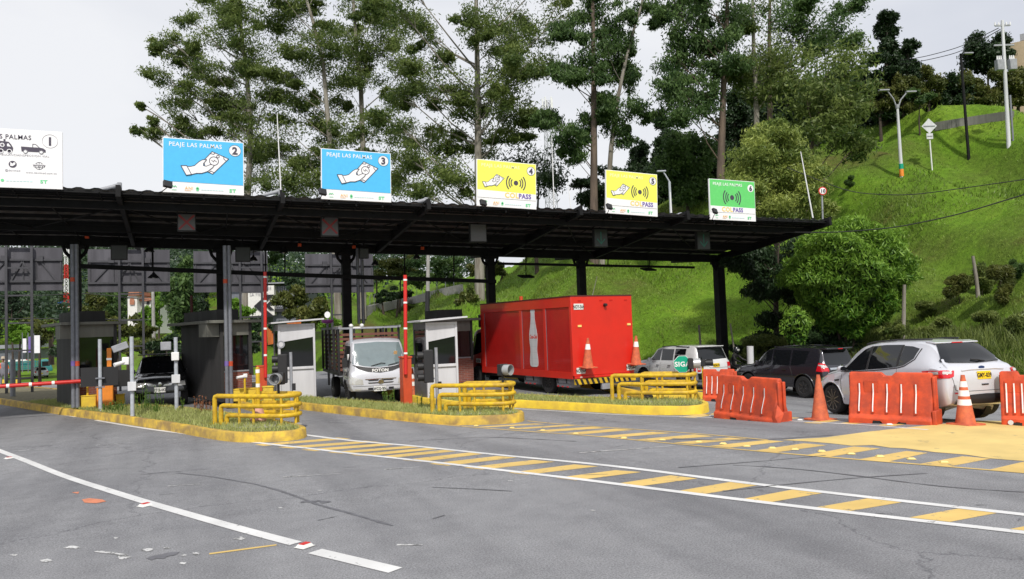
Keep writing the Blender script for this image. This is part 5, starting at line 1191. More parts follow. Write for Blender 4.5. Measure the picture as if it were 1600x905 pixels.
h=B.hit((0,-6,.70),(0,1,0),.008); MB().box(h,(.16,.012,.025)).build('boot_handle',M['blackmat'],kg)
MB().bx((-.6,-2.0,.30),(.6,2.0,.42)).build('underbody',M['blackmat'],kg)
for x,sdd in ((-.80,-1),(.80,1)):
    for y in (1.36,-1.345): wheel(kg,x,y,.345,sdd,10,'alloy',.23,.74)
    for y in (1.36,-1.345): MB().cyl((x-sdd*.3,y,.345),(x-sdd*.12,y,.345),.40,n=30).build('wheel_housing',M['blackmat'],kg)
# ---------- dark SUV ----------
def offroader(label,loc,yaw,paintm,kind,plate_txt,name='sport_utility_vehicle',scale=1):
    o=thing(name,label,'car',loc,yaw)
    if kind=='dark':
        KK=[(-2.38,.50,.86,.92,.62,.66,.60,.5),(-2.34,.42,.98,1.06,.84,.88,.82,.72),(-2.26,.38,1.10,1.22,.88,.92,.86,.74),(-2.18,.36,1.14,1.45,.89,.93,.875,.72),(-2.06,.34,1.15,1.74,.895,.935,.88,.70),(-1.9,.34,1.15,1.80,.895,.935,.88,.695),(-1.0,.33,1.13,1.83,.895,.935,.88,.69),(0,.33,1.12,1.83,.89,.935,.875,.69),(.45,.33,1.11,1.76,.89,.93,.87,.68),(.85,.33,1.10,1.50,.89,.93,.865,.68),(1.15,.33,1.08,1.24,.89,.93,.86,.72),(1.4,.34,1.06,1.15,.885,.925,.85,.74),(1.95,.37,1.0,1.09,.88,.92,.82,.70),(2.2,.42,.88,.97,.84,.88,.74,.6),(2.34,.48,.72,.78,.7,.74,.6,.45)]
    else:
        KK=[(-2.36,.52,.84,.90,.66,.70,.64,.55),(-2.33,.44,1.00,1.10,.88,.92,.87,.80),(-2.26,.40,1.18,1.32,.91,.95,.90,.80),(-2.16,.38,1.22,1.60,.92,.955,.90,.77),(-2.02,.37,1.23,1.82,.92,.955,.90,.76),(-1.85,.36,1.23,1.86,.92,.955,.90,.755),(-1.0,.36,1.22,1.87,.92,.955,.90,.755),(0,.36,1.19,1.84,.92,.95,.90,.755),(.5,.36,1.17,1.77,.915,.95,.895,.74),(.95,.36,1.16,1.45,.915,.95,.89,.75),(1.2,.36,1.15,1.26,.91,.95,.885,.78),(1.95,.38,1.06,1.16,.9,.94,.86,.76),(2.22,.44,.92,1.0,.86,.90,.78,.68),(2.34,.5,.74,.80,.72,.76,.65,.5)]
    B=Body(KK,ny=70,crown=.02,rr=.09); wb=1.38 if kind=='dark' else 1.42
    B.make('body',M[paintm],o,[(wb,.39,.46,.55,1.1),(-wb,.39,.46,.55,1.1)])
    e=.0 if kind=='dark' else .07
    for sd,ax in ((-1,'L'),(1,'R')):
        B.patch('window',M['glass'],o,[(.98,1.17+e),(.72,1.50),(.50,1.68),(.22,1.72)],[(.9,1.15+e),(.7,1.15+e),(.5,1.15+e),(.22,1.15+e)],ax,.005)
        B.patch('window',M['glass'],o,[(.14,1.72),(-.70,1.72)],[(.14,1.15+e),(-.70,1.16+e)],ax,.005)
        if kind=='dark': B.patch('window',M['glass'],o,[(-.79,1.72),(-1.55,1.69)],[(-.79,1.16),(-1.0,1.17),(-1.42,1.24)],ax,.005)
        else: B.patch('window',M['glass'],o,[(-.79,1.74),(-1.52,1.74)],[(-.79,1.24),(-1.52,1.26)],ax,.005)
        for pts in ([(.95,1.05),(.98,.6),(.9,.48)],[(.18,1.12),(.18,.48)],[(-.74,1.12),(-.86,.85),(-.9,.5)],[(.9,.48),(-.9,.48)]): B.line('door_seam',M['ink'],o,pts,ax,.010,.001)
        for y in (.34,-.5):
            h=B.hit((sd*3,y,1.0),(-sd,0,0),.03); MB().bar(h+Vector((0,-.09,0)),h+Vector((0,.09,0)),.025,.03).build('door_handle',M[paintm if kind=='dark' else 'blackmat'],o)
        h=B.hit((sd*3,.85,1.2),(-sd,0,0),0); m_=MB(); m_.lathe([(0,-.1),(.07,-.09),(.1,0),(.08,.07),(0,.09)],c=h+Vector((sd*.13,0,.04)),M=Matrix.Diagonal((1.1,.7,1)),n=14); m_.bar(h,h+Vector((sd*.12,0,.02)),.05); m_.build('wing_mirror',M[paintm],o)
        B.patch('headlight',M['clearlens'],o,[(1.9,.98),(2.25,.86)],[(1.95,.86),(2.28,.76)],ax,.006)
        for wy in (wb,-wb): B.line('arch_lip',M[paintm if kind=='dark' else 'blackmat'],o,[(wy+.48*math.cos(R(a)),.39+.48*math.sin(R(a))) for a in range(-5,186,12)],ax,.045,.004)
        if kind=='dark':
            B.patch('tail_light',M['tail'],o,[(-2.05,1.28),(-2.22,1.25)],[(-1.98,.98),(-2.28,.96)],ax,.01); B.patch('tail_light',M['tail'],o,[(sd*.88,1.27),(sd*.74,1.25)],[(sd*.90,.98),(sd*.66,.98)],'B',.012)
            B.patch('lens_segment',M['clearlens'],o,[(sd*.86,1.20),(sd*.74,1.18)],[(sd*.88,1.10),(sd*.70,1.11)],'B',.016); B.patch('lens_segment',M['clearlens'],o,[(-2.06,1.22),(-2.2,1.20)],[(-2.05,1.17),(-2.22,1.16)],ax,.014)
        else:
            B.patch('tail_light',M['tail'],o,[(sd*.90,1.14),(sd*.72,1.14)],[(sd*.90,.78),(sd*.74,.78)],'B',.012); B.patch('tail_light',M['tail'],o,[(-2.14,1.14),(-2.27,1.14)],[(-2.16,.8),(-2.3,.8)],ax,.01); B.patch('lens_segment',M['clearlens'],o,[(sd*.88,.96),(sd*.75,.96)],[(sd*.88,.86),(sd*.76,.86)],'B',.016)
        B.line('roof_rail',M['blackmat' if kind!='dark' else 'darkcar'],o,[(.3,1.80),(-.6,1.84),(-1.7,1.81)],ax,.035,.03)
    B.patch('windscreen',M['glass'],o,[(-.55,1.70),(0,1.74),(.55,1.70)],[(-.72,1.20),(0,1.19),(.72,1.20)],'F',.005)
    if kind=='dark':
        B.patch('rear_window',M['glass'],o,[(-.62,1.70),(0,1.71),(.62,1.70)],[(-.72,1.22),(0,1.18),(.72,1.22)],'B',.008); MB().bx((-.66,-2.32,1.74),(.66,-1.95,1.80)).build('spoiler',M[paintm],o,bevel=.02); MB().bx((-.12,-2.33,1.75),(.12,-2.32,1.775)).build('brake_light',M['tail'],o)
        B.patch('chrome_strip',M['chrome'],o,[(-.62,1.09),(.62,1.09)],[(-.62,1.02),(.62,1.02)],'B',.02); h=B.hit((0,-6,1.13),(0,1,0),.02); MB().lathe([(0,.01),(.06,.008),(.065,0)],c=h,M=Matrix.Rotation(R(90),3,'X')@Matrix.Diagonal((1.3,.8,1)),n=20).build('round_badge',M['chrome'],o)
        B.patch('rear_bumper',M[paintm],o,[(-.88,.70),(0,.72),(.88,.70)],[(-.84,.50),(0,.48),(.84,.50)],'B',.035); pz=.90
    else:
        B.patch('rear_window',M['glass'],o,[(-.68,1.76),(0,1.78),(.68,1.76)],[(-.76,1.30),(0,1.27),(.76,1.30)],'B',.008); MB().bx((-.7,-2.20,1.81),(.7,-1.95,1.85)).build('spoiler',M[paintm],o,bevel=.015)
        B.patch('rear_bumper',M['blackmat'],o,[(-.90,.72),(0,.74),(.90,.72)],[(-.86,.46),(0,.44),(.86,.46)],'B',.03); B.line('tailgate_seam',M['ink'],o,[(-.8,.98),(-.3,.98),(-.2,.92),(.8,.92)],'B',.012,.002); pz=1.02
    h=B.hit((.12 if kind!='dark' else 0,-6,pz),(0,1,0),.012); plate(o,plate_txt,h+Vector((0,-.004,0)),.33,.17,'plateyellow')
    for x,sdd in ((-.82,-1),(.82,1)):
        for y in (wb,-wb): wheel(o,x,y,.39,sdd,6,'alloydark' if kind=='dark' else 'alloy',.25,.62); MB().cyl((x-sdd*.3,y,.39),(x-sdd*.13,y,.39),.45,n=28).build('wheel_housing',M['blackmat'],o)
    MB().bx((-.6,-2.1,.40),(.6,2.1,.52)).build('underbody',M['blackmat'],o); return o
def seat(o,pitch=True):
    x,y=o.location.x,o.location.y; a=o.rotation_euler.z; f=Vector((-math.sin(a),math.cos(a)))
    z0=T(*(Vector((x,y))-f*1.4)); z1=T(*(Vector((x,y))+f*1.4)); s_=Vector((math.cos(a),math.sin(a))); zl=T(*(Vector((x,y))-s_*.8)); zrr=T(*(Vector((x,y))+s_*.8))
    o.location.z=(z0+z1+zl+zrr)/4+.02; o.rotation_euler=(math.atan2(z1-z0,2.8),-math.atan2(zrr-zl,1.6),a)
ds=offroader('dark grey SUV with a yellow plate waiting behind the torn orange barrier',(21.75,23.3,0),R(4),'darkcar','dark','KYX-821'); seat(ds)
ws_=offroader('white boxy SUV with black tailgate bumper between the red truck and the canopy end',(20.7,29.2,0),R(3),'whitecar','white','HKM-374'); seat(ws_)
t=text('@JOSE DAVID',.11,None,M['dirtywhite'],'window_lettering',ws_,.0,.003); t.matrix_basis=Matrix.Translation((-.845,-.80,1.42))@Matrix(((0,0,-1,0),(-1,0,0,0),(0,1,0,0),(0,0,0,1)))
# ---------- red delivery truck ----------
rt=thing('delivery_truck','red drinks delivery truck with a white bottle on its side shutter','truck',(0,0,0),0)
a0=Vector((11.85,22.66)); yt=R(5.5); zT=T(12.5,25)
rt.location=(a0.x,a0.y,zT); rt.rotation_euler=(0,0,yt)
BW,BL,Z0,Z1=2.52,6.75,.68,3.32       # box: x 0..BW, y 0..BL
MB().bx((.06,.03,Z0+.01),(BW-.06,BL-.02,Z1-.03)).build('cargo_box',M['truckredside'],rt)
rear=MB(); rear.bx((0,-.02,Z0-.0),(BW,.05,Z1)); rear.build('rear_wall',M['truckred'],rt,bevel=.012)
MB().bx((-.01,-.03,Z1),(BW+.01,BL,Z1+.04)).build('roof_edge',M['darkred'],rt)
fr=MB()
fr.bx((0,.055,Z1-.34),(.055,BL,Z1-.002)); fr.bx((0,.055,Z0-.10),(.055,BL,Z0+.14))
bays=[(.20,1.62),(1.88,3.32),(3.60,6.40)]
for y0,y1 in [(.055,.13),(1.66,1.82),(3.36,3.54),(6.46,BL)]: fr.bx((0.002,y0,Z0+.14),(.053,y1,Z1-.34))
fr.bx((BW-.055,.055,Z0-.1),(BW,BL,Z1-.002)); fr.build('side_frame',M['truckred'],rt,bevel=.006)
for y0,y1 in bays:
    s_=MB(); nsl=34
    for k in range(nsl): z=Z0+.15+(Z1-.50-Z0)*k/nsl; s_.bx((.030,y0-.08,z+.004),(.045,y1+.02,z+(Z1-.50-Z0)/nsl-.002))
    sh=s_.build('side_shutter',M['truckredside'],rt)
    MB().bx((.012,y1-.0,Z0+.15),(.024,y1+.022,Z1-.36)).build('guide_rail',M['steel'],sh)
# white bottle, built as a flat emblem: silhouette on the middle shutter
bot=[(.0,0),(.13,.0),(.19,.05),(.205,.16),(.19,.36),(.165,.52),(.16,.66),(.185,.86),(.20,1.02),(.195,1.18),(.17,1.34),(.13,1.52),(.10,1.72),(.09,1.98),(.105,2.0),(.10,2.10),(.085,2.12),(0,2.12)]
poly=[(x,z) for x,z in bot]+[(-x,z) for x,z in bot[-2:0:-1]]
LM=Matrix(((0,0,-1,0),(-1,0,0,0),(0,1,0,0),(0,0,0,1)))    # outline x -> -y, y -> z, thickness -> -x
bm_=MB(); bm_.prism([(x*1.45,y*.98) for x,y in poly],.006,Matrix.Translation((.026,2.56,Z0+.24))@LM); be=bm_.build('bottle_emblem',M['dirtywhite'],rt)
t=text('Coca-Cola',.15,None,M['truckred'],'script_lettering',be,.004,.003,'CENTER',shear=.35); t.matrix_basis=Matrix.Translation((.017,2.56,Z0+.24+1.02))@LM@Matrix.Diagonal((.72,1.25,1,1))
sm_=MB()
for k in range(9): sm_.bx((.0185,2.33,Z0+.34+k*.21),(.0195,2.79,Z0+.344+k*.21))
sm_.build('emblem_seams',M['faintink'],be)
plate(rt,'NOY-564',(.30,-.034,Z1-.34),.38,.20,'platewhite',name='fleet_number')
for x in (.30,BW-.16): plate(rt,'NOY564',(x,-.034,Z0+.17),.34,.20,'platewhite',name='number_panel')
for x in (.28,1.16,1.58,2.2): MB().bx((x,-.036,Z1-.16),(x+.12,-.021,Z1-.12)).build('marker_light',M['tail'],rt)
MB().lathe([(0,-.12),(.05,-.11),(.06,0),(.03,.0)],c=(1.36,-.03,Z1-.30),M=Matrix.Rotation(R(-90),3,'X'),n=12).build('rear_camera',M['blackmat'],rt)
for x in (.30,BW-.18):
    MB().bx((x-.06,-.05,Z0+1.62),(x+.08,-.021,Z0+1.69)).build('strap_bracket',M['gold'],rt); MB().bx((x+.0,-.12,Z0+.22),(x+.30,-.021,Z0+.26)).build('cone_shelf',M['truckred'],rt)
bp=MB(); bp.bx((.02,-.10,Z0-.28),(BW-.02,-.02,Z0-.10)); bumper=bp.build('rear_bumper',M['yellow'],rt)
bs=MB()
for k in range(11):
    x=.06+k*.215; bs.add([(x,-.1035,Z0-.28),(x+.10,-.1035,Z0-.28),(x+.02,-.1035,Z0-.10),(x-.08,-.1035,Z0-.10)],[(0,1,2,3)])
bs.build('hazard_stripes',M['ink'],bumper)
MB().bx((.04,-.021-.03,Z0-.08),(BW-.04,-.021+.02,Z0-.004)).build('light_rail',M['truckred'],rt)
for x in (.10,.24,BW-.25): MB().bx((x,-.058,Z0-.065),(x+.09,-.052,Z0-.02)).build('tail_light',M['tail' if x!=.24 else 'clearlens'],rt)
MB().bx((.35,.2,.42),(BW-.35,BL+1.3,.62)).build('chassis',M['blackmat'],rt)
MB().bx((1.1,-.08,Z0-.5),(1.55,.02,Z0-.28)).build('step_box',M['greypaint'],rt,bevel=.01)
for y0,y1 in ((.35,1.20),(2.55,3.45)):
    b=MB()
    for k in range(4): b.bx((.10,y0,.30+k*.11),(.16,y1,.39+k*.11))
    b.bx((.161,y0,.28),(.5,y1,.74)); b.build('side_guard',M['greypaint'],rt)
    for y in (y0+.1,y0+.42,y0+.7): MB().bx((.085,y,.28),(.099,y+.1,.325)).build('side_reflector',M['tail'],rt)
    for y in (y0+.2,y1-.1): MB().tube([(.05,y,Z0-.02),(.09,y,.42)],.02,6).build('strap',M['ink'],rt)
for y in (1.85,):
    for x,sd in ((.26,-1),(BW-.26,1)): wheel(rt,x,y,.40,sd,8,'alloydark',.26,.55); 
for x,sd in ((.20,-1),(BW-.20,1)): wheel(rt,x,BL+.75,.40,sd,8,'alloydark',.24,.55)
CK=[(6.86,.55,1.15,2.30,.95,1.0,.99,.93),(7.0,.5,1.2,2.36,1.0,1.03,1.01,.93),(7.7,.5,1.2,2.36,1.0,1.03,1.01,.92),(8.1,.5,1.16,2.26,1.0,1.03,1.0,.90),(8.35,.5,1.12,1.7,1.0,1.02,.98,.86),(8.5,.5,1.05,1.25,.98,1.0,.96,.84),(8.56,.55,.95,1.0,.9,.93,.9,.8)]
cabp=bpy.data.objects.new('cab',None); COL.objects.link(cabp); cabp.parent=rt; cabp.location=(BW/2,0,0)
B=Body(CK,ny=40,crown=.03,rr=.12); B.make('cab_body',M['truckredside'],cabp,[(BL+.75,.40,.5,.6,1.3)])
for ax in ('L','R'):
    B.patch('cab_window',M['glass'],cabp,[(8.12,1.62),(7.95,2.05),(7.75,2.17),(7.15,2.17)],[(8.14,1.22),(7.8,1.28),(7.15,1.40)],ax,.006); B.line('door_seam',M['ink'],cabp,[(7.08,2.2),(7.06,1.2),(7.12,.7),(8.2,.7),(8.25,1.2),(8.1,1.9),(7.8,2.22),(7.08,2.2)],ax,.012,.002)
B.patch('windscreen',M['glass'],cabp,[(-.72,2.15),(.72,2.15)],[(-.86,1.35),(.86,1.35)],'F',.006)
h=B.hit((-3,7.55,1.02),(1,0,0),.01); q=plate(cabp,'NOY564',h,.42,.17,'platewhite',Matrix.Rotation(R(-90),4,'Z'),name='number_panel')
MB().bar((-1.0,8.0,1.5),(-1.3,8.1,1.55),.03).build('mirror_arm',M['blackmat'],cabp); MB().bx((-1.42,8.05,1.3),(-1.25,8.12,1.75)).build('mirror',M['blackmat'],cabp,bevel=.02)
MB().bx((.3,6.86,2.4),(BW-.3,7.6,2.95)).build('air_deflector',M['ink'],rt,bevel=.04)
MB().tube([(.5,4.2,Z1),(.5,4.2,Z1+.22)],.07,12).build('roof_beacon',M['orange'],rt)
# cones strapped to the rear wall are things of their own
for x,l in ((.46,'orange cone strapped to the left of the red truck rear wall'),(BW-.06,'orange cone strapped to the right edge of the red truck rear wall')):
    p=rt.matrix_basis@Vector((0,0,0)); Mx=Matrix.Translation(rt.location)@Matrix.Rotation(yt,4,'Z'); c=cone(Mx@Vector((x,-.20,Z0+.27)),.98,l,'one'); c.rotation_euler=(R(4),0,yt)
# ---------- grey stake truck, facing the camera ----------
wt=thing('stake_truck','light grey flatbed truck with brown slatted sides facing the camera','truck',(0,0,0),math.pi)
gx=onv(594,620,24.9); yawt=R(180-2); zt_=T(5.9,27); wt.location=(gx.x+.03,24.9+.0,zt_+.02); wt.rotation_euler=(0,0,yawt); wt.scale=(1.13,1.0,1.03)
# local: +y is forward (towards the camera), front bumper at y=0
CK=[(-1.62,.55,1.10,1.98,.82,.86,.85,.78),(-1.5,.45,1.14,2.05,.84,.88,.87,.78),(-.85,.42,1.14,2.06,.85,.89,.87,.77),(-.52,.42,1.12,1.98,.85,.89,.86,.75),(-.30,.42,1.08,1.62,.85,.89,.855,.745),(-.16,.42,1.04,1.28,.85,.885,.85,.74),(-.08,.42,1.0,1.14,.84,.88,.845,.74),(-.0,.44,.90,.96,.80,.84,.80,.70),(.03,.48,.80,.84,.72,.76,.72,.6)]
B=Body(CK,ny=40,crown=.03,rr=.11); B.make('cab_body',M['silverpaint'],wt,[(-.95,.36,.43,.5,1.1)])
B.patch('windscreen',M['glasslight'],wt,[(-.66,1.93),(0,1.965),(.66,1.93)],[(-.77,1.30),(-.4,1.20),(0,1.17),(.4,1.20),(.77,1.30)],'F',.008)
B.patch('front_visor_panel',M['ink'],wt,[(-.77,1.27),(-.4,1.175),(0,1.145),(.4,1.175),(.77,1.27)],[(-.62,1.13),(-.35,1.03),(0,.99),(.35,1.03),(.62,1.13)],'F',.010)
for ax,sd in (('L',-1),('R',1)):
    B.patch('cab_window',M['glass'],wt,[(-.42,1.55),(-.62,1.86),(-1.38,1.88)],[(-.34,1.16),(-.8,1.22),(-1.38,1.30)],ax,.006); B.line('door_seam',M['ink'],wt,[(-1.45,1.9),(-1.45,.7),(-1.3,.55),(-.5,.8),(-.28,1.1),(-.5,1.75),(-.7,1.93),(-1.45,1.92)],ax,.012,.002)
    B.patch('headlight',M['clearlens'],wt,[(sd*.52,.80),(sd*.82,.90)],[(sd*.50,.64),(sd*.83,.66)],'F',.012); B.patch('headlight_side',M['clearlens'],wt,[(.0,.90),(-.16,.86)],[(0,.66),(-.12,.68)],ax,.010); B.patch('fog_light',M['clearlens'],wt,[(sd*.58,.52),(sd*.74,.52)],[(sd*.58,.46),(sd*.74,.46)],'F',.018)
    h=B.hit((sd*3,-.3,1.35),(-sd,0,0),0); m_=MB(); m_.tube([h,h+Vector((sd*.16,.12,.1)),h+Vector((sd*.18,.14,-.1))],.014,6); m_.box(h+Vector((sd*.2,.14,0)),(.15,.06,.30)); m_.build('wing_mirror',M['blackmat'],wt,bevel=.01)
    h=B.hit((sd*.30,6,.50),(0,-1,0),.012); MB().box(h,(.14,.02,.07)).build('bumper_vent',M['ink'],wt)
for z in (.76,.68,): B.patch('grille_bar',M['ink'],wt,[(-.38,z+.02),(.38,z+.02)],[(-.34,z-.012),(.34,z-.012)],'F',.014)
B.line('bumper_seam',M['ink'],wt,[(-.8,.60),(0,.585),(.8,.60)],'F',.012,.004); B.patch('chrome_grille_frame',M['chrome'],wt,[(-.46,.815),(.46,.815)],[(-.44,.79),(.44,.79)],'F',.014)
h=B.hit((0,6,.715),(0,-1,0),.02); MB().lathe([(0,.012),(.07,.012),(.085,.0),(.07,-.004)],c=h,M=Matrix.Rotation(R(-90),3,'X'),n=24).build('round_badge',M['chrome'],wt)
h=B.hit((0,6,1.07),(0,-1,0),.016); t=text('FOTON',.13,None,M['reflect'],'visor_lettering',wt,.006,.004,'CENTER'); t.matrix_basis=Matrix.Translation(h+Vector((0,.012,-.05)))@RF@FACE
h=B.hit((.03,6,.50),(0,-1,0),.02); plate(wt,'WCQ-901',h+Vector((0,.014,0)),.36,.16,'platewhite',RF)
h=B.hit((3,-.75,.98),(-1,0,0),.012); plate(wt,'WCQ-901',h,.40,.26,'platewhite',Matrix.Rotation(R(90),4,'Z'),name='number_panel')
for x in (-.25,.25): 
    h=B.hit((x,6,1.20),(0,-1,0),.03); MB().tube([h,h+Vector((-.3,-.02,.08)),h+Vector((-.42,-.03,.06))],.012,6).build('wiper',M['ink'],wt)
h=B.hit((-.5,6,1.55),(0,-1,0),.012); MB().box(h,(.10,.006,.22),Matrix.Rotation(R(-28),3,'X')).build('windscreen_sticker',M['logoorange'],wt)
MB().bx((-.45,-5.9,.42),(.45,-.3,.60)).build('chassis',M['blackmat'],wt)
for y in (-.95,-4.2):
    for x,sd in ((-.74,-1),(.74,1)): wheel(wt,x,y,.36,sd,8,'alloydark',.22,.5)
MB().bx((-.95,-6.0,.86),(.95,-1.80,.96)).build('bed_floor',M['blackmat'],wt); 
for sd in (-1,1):
    for y in (-1.86,-2.9,-3.95,-5.0,-5.94): MB().bx((sd*.90,y-.035,.96),(sd*.97,y+.035,2.42)).build('stake_post',M['blackmat'],wt)
for y in (-1.86,-5.94):
    for x in (-.45,.45,): MB().bx((x-.03,y-.03,.96),(x+.03,y+.03,2.42)).build('stake_post',M['blackmat'],wt)
sl_=MB()
for k in range(9):
    z=1.02+k*.145
    for sd in (-1,1): sl_.bx((sd*.865,-5.9,z),(sd*.895,-1.9,z+.085))
    for y in (-1.83,): sl_.bx((-.9,y-.0,z),(.9,y+.03,z+.085))
sl_.build('side_slats',M['wood'],wt)
tp=MB()
for sd in (-1,1): tp.bar((sd*.93,-6.1,2.46),(sd*.93,-1.6,2.46),.06,.08)
for y in (-1.86,-3.2,-4.6,-5.9): tp.bar((-.96,y,2.44),(.96,y,2.44),.05,.06)
tp.build('top_rails',M['greypaint'],wt)
MB().bx((-.6,-5.0,.97),(.5,-2.4,1.55)).build('load_crates',M['redorange'],wt,bevel=.03)
# ---------- black pickup facing the camera in lane 2 ----------
pk=thing('pickup_truck','black pickup with roof bar facing the camera in the dark toll lane','pickup truck',(0,0,0),math.pi)
gq=onv(250,620,29.6); pk.location=(gq.x,29.6,T(gq.x,31)+.02)
PKK=[(-5.0,.55,.9,1.0,.8,.85,.85,.8),(-4.9,.5,.95,1.08,.86,.9,.88,.84),(-3.6,.48,1.0,1.10,.87,.91,.89,.84),(-3.45,.48,1.0,1.62,.87,.91,.88,.68),(-3.1,.48,1.02,1.70,.87,.91,.88,.67),(-2.2,.48,1.02,1.71,.87,.91,.88,.67),(-1.8,.48,1.02,1.58,.87,.91,.87,.68),(-1.45,.48,1.0,1.24,.87,.91,.87,.72),(-1.25,.48,.99,1.10,.87,.91,.86,.76),(-.5,.48,.94,1.04,.87,.90,.84,.74),(-.12,.5,.84,.92,.84,.87,.80,.68),(-.02,.52,.72,.78,.74,.78,.70,.55)]
B=Body(PKK,ny=60,crown=.03,rr=.09); B.make('body',M['blackcar'],pk,[(-.95,.38,.45,.5,1.1),(-4.05,.38,.45,.5,1.1)])
B.patch('windscreen',M['glass'],pk,[(-.60,1.62),(0,1.66),(.60,1.62)],[(-.72,1.17),(0,1.13),(.72,1.17)],'F',.006)
for ax,sd in (('L',-1),('R',1)):
    B.patch('window',M['glass'],pk,[(-1.65,1.30),(-2.0,1.58),(-2.4,1.6)],[(-1.6,1.07),(-2.0,1.07),(-2.4,1.07)],ax,.006); B.patch('headlight',M['clearlens'],pk,[(sd*.50,.84),(sd*.80,.88)],[(sd*.50,.70),(sd*.82,.72)],'F',.012)
    h=B.hit((sd*3,-1.6,1.15),(-sd,0,0),0); m_=MB(); m_.box(h+Vector((sd*.15,0,.05)),(.2,.1,.16)); m_.build('wing_mirror',M['blackcar'],pk,bevel=.03)
B.patch('chrome_grille',M['chrome'],pk,[(-.40,.80),(-.15,.79)],[(-.36,.74),(-.10,.72)],'F',.016); B.patch('chrome_grille',M['chrome'],pk,[(.15,.79),(.40,.80)],[(.10,.72),(.36,.74)],'F',.016)
h=B.hit((0,6,.80),(0,-1,0),.02); MB().lathe([(0,.01),(.06,.008),(.065,0)],c=h,M=Matrix.Rotation(R(-90),3,'X'),n=20).build('round_badge',M['chrome'],pk)
h=B.hit((0,6,.60),(0,-1,0),.02); plate(pk,'TTO-442',h+Vector((0,.03,0)),.36,.18,'platewhite',RF)
MB().bx((-.78,-2.9,1.78),(.78,-2.0,1.81)).build('roof_rack',M['blackmat'],pk,bevel=.01)
for y in (-.95,-4.05):
    for x,sd in ((-.78,-1),(.78,1)): wheel(pk,x,y,.38,sd,6,'alloydark',.24,.58)
MB().bx((-.6,-4.7,.45),(.6,-.3,.55)).build('underbody',M['blackmat'],pk)
# ---------- people (skinned figures) ----------
def figure(name,label,cat,loc,rz,J,E,Rd,mt,extra,group=None):
    o=thing(name,label,cat,loc,rz)
    me=bpy.data.meshes.new('body'); me.from_pydata([tuple(p) for p in J],E,[]); ob=bpy.data.objects.new('body',me); TMP.collection.objects.link(ob)
    sk_=ob.modifiers.new('s','SKIN'); ob.modifiers.new('u','SUBSURF').levels=2
    for i,r in enumerate(Rd): me.skin_vertices[0].data[i].radius=(r,r) if not hasattr(r,'__len__') else r
    me.skin_vertices[0].data[0].use_root=True
    dg=tmpdg(); m2=bpy.data.meshes.new_from_object(ob.evaluated_get(dg)); bpy.data.objects.remove(ob)
    m2.polygons.foreach_set('use_smooth',[True]*len(m2.polygons)); ob=bpy.data.objects.new('body',m2); COL.objects.link(ob); ob.parent=o; m2.materials.clear()
    for m_ in mt: m2.materials.append(M[m_])
    return o,ob
def paintfaces(ob,fn):
    for p in ob.data.polygons: p.material_index=fn(p.center)
J=[(0,0,.95),(0,0,1.12),(0,.0,1.32),(0,0,1.44),(0,.01,1.52),(0,.02,1.60),(0,.02,1.69),(.09,0,.90),(.11,.02,.50),(.12,-.02,.10),(.12,.12,.04),(-.09,0,.90),(-.11,.03,.50),(-.12,0,.10),(-.12,.14,.04),
   (.17,0,1.40),(.23,.0,1.15),(.20,.16,.95),(.19,.22,.90),(-.17,0,1.40),(-.24,-.01,1.15),(-.22,.10,.93),(-.21,.15,.87)]
E_=[(0,1),(1,2),(2,3),(3,4),(4,5),(5,6),(0,7),(7,8),(8,9),(9,10),(0,11),(11,12),(12,13),(13,14),(3,15),(15,16),(16,17),(17,18),(3,19),(19,20),(20,21),(21,22)]
Rd=[(.15,.11),(.14,.10),(.17,.11),(.12,.09),.055,(.075,.09),(.07,.085),.09,.065,.045,.04,.09,.065,.045,.04,.06,.05,.04,.035,.06,.05,.04,.035]
gpn=G(5,612); o,ob=figure('person','person in a tan cap, grey clothes and orange shoulders standing at the far left','person',(gpn.x,gpn.y,gpn.z),R(200),J,E_,Rd,['cloth_grey','cloth_orange','skin','blackmat'],None)
paintfaces(ob,lambda c: 3 if c.z<.10 else (2 if c.z>1.50 or (c.z<.95 and abs(c.x)>.17 and c.y>.12) else (1 if (c.z>1.18 and abs(c.x)>.12) else 0)))
MB().lathe([(0,.13),(.08,.11),(.105,.03),(.108,0),(.10,0)],c=(0,.02,1.70),n=18).build('cap',M['cap'],o); MB().box((0,.15,1.71),(.14,.14,.012)).build('cap_peak',M['cap'],o)
for x in (-.03,.03): MB().lathe([(0,.012),(.012,0),(0,-.012)],c=(x,.105,1.655),n=8).build('eye',M['ink'],o)
MB().box((0,.118,1.63),(.022,.03,.04)).build('nose',M['skin'],o)
# rider and motorcycle
mc=thing('motorcycle','black motorcycle between the white and dark SUVs','motorcycle',(20.6,26.6,0),R(4)); mg=Vector((onv(1154,590,27.3).x,27.3)); mc.location=(mg.x,mg.y,T(*mg)); mc.rotation_euler=(0,0,R(-160))
for y in (.68,-.62):
    w_=bpy.data.objects.new('wheel',None); COL.objects.link(w_); w_.parent=mc; w_.location=(0,y,.31); Mx=Matrix.Rotation(R(90),3,'Y')
    MB().lathe([(.22,-.05),(.29,-.05),(.31,0),(.29,.05),(.22,.05)],M=Mx,n=28).build('tyre',M['rubber'],w_); b=MB()
    for k in range(6): a=k*math.pi/3; b.bar((0,0,0),(0,.22*math.cos(a),.22*math.sin(a)),.03,.02)
    b.lathe([(0,-.04),(.04,-.04),(.04,.04),(0,.04)],M=Mx,n=12); b.build('rim',M['alloy'],w_)
b=MB(); b.lathe([(0,-.3),(.10,-.26),(.15,-.05),(.14,.12),(.06,.26),(0,.28)],c=(0,.12,.86),M=Matrix.Rotation(R(-90),3,'X'),n=16); b.build('fuel_tank',M['blackcar'],mc)
MB().bx((-.12,-.62,.76),(.12,-.10,.86)).build('seat',M['leather'],mc,bevel=.03); MB().bx((-.14,-.18,.32),(.14,.26,.68)).build('engine',M['alloydark'],mc,bevel=.03)
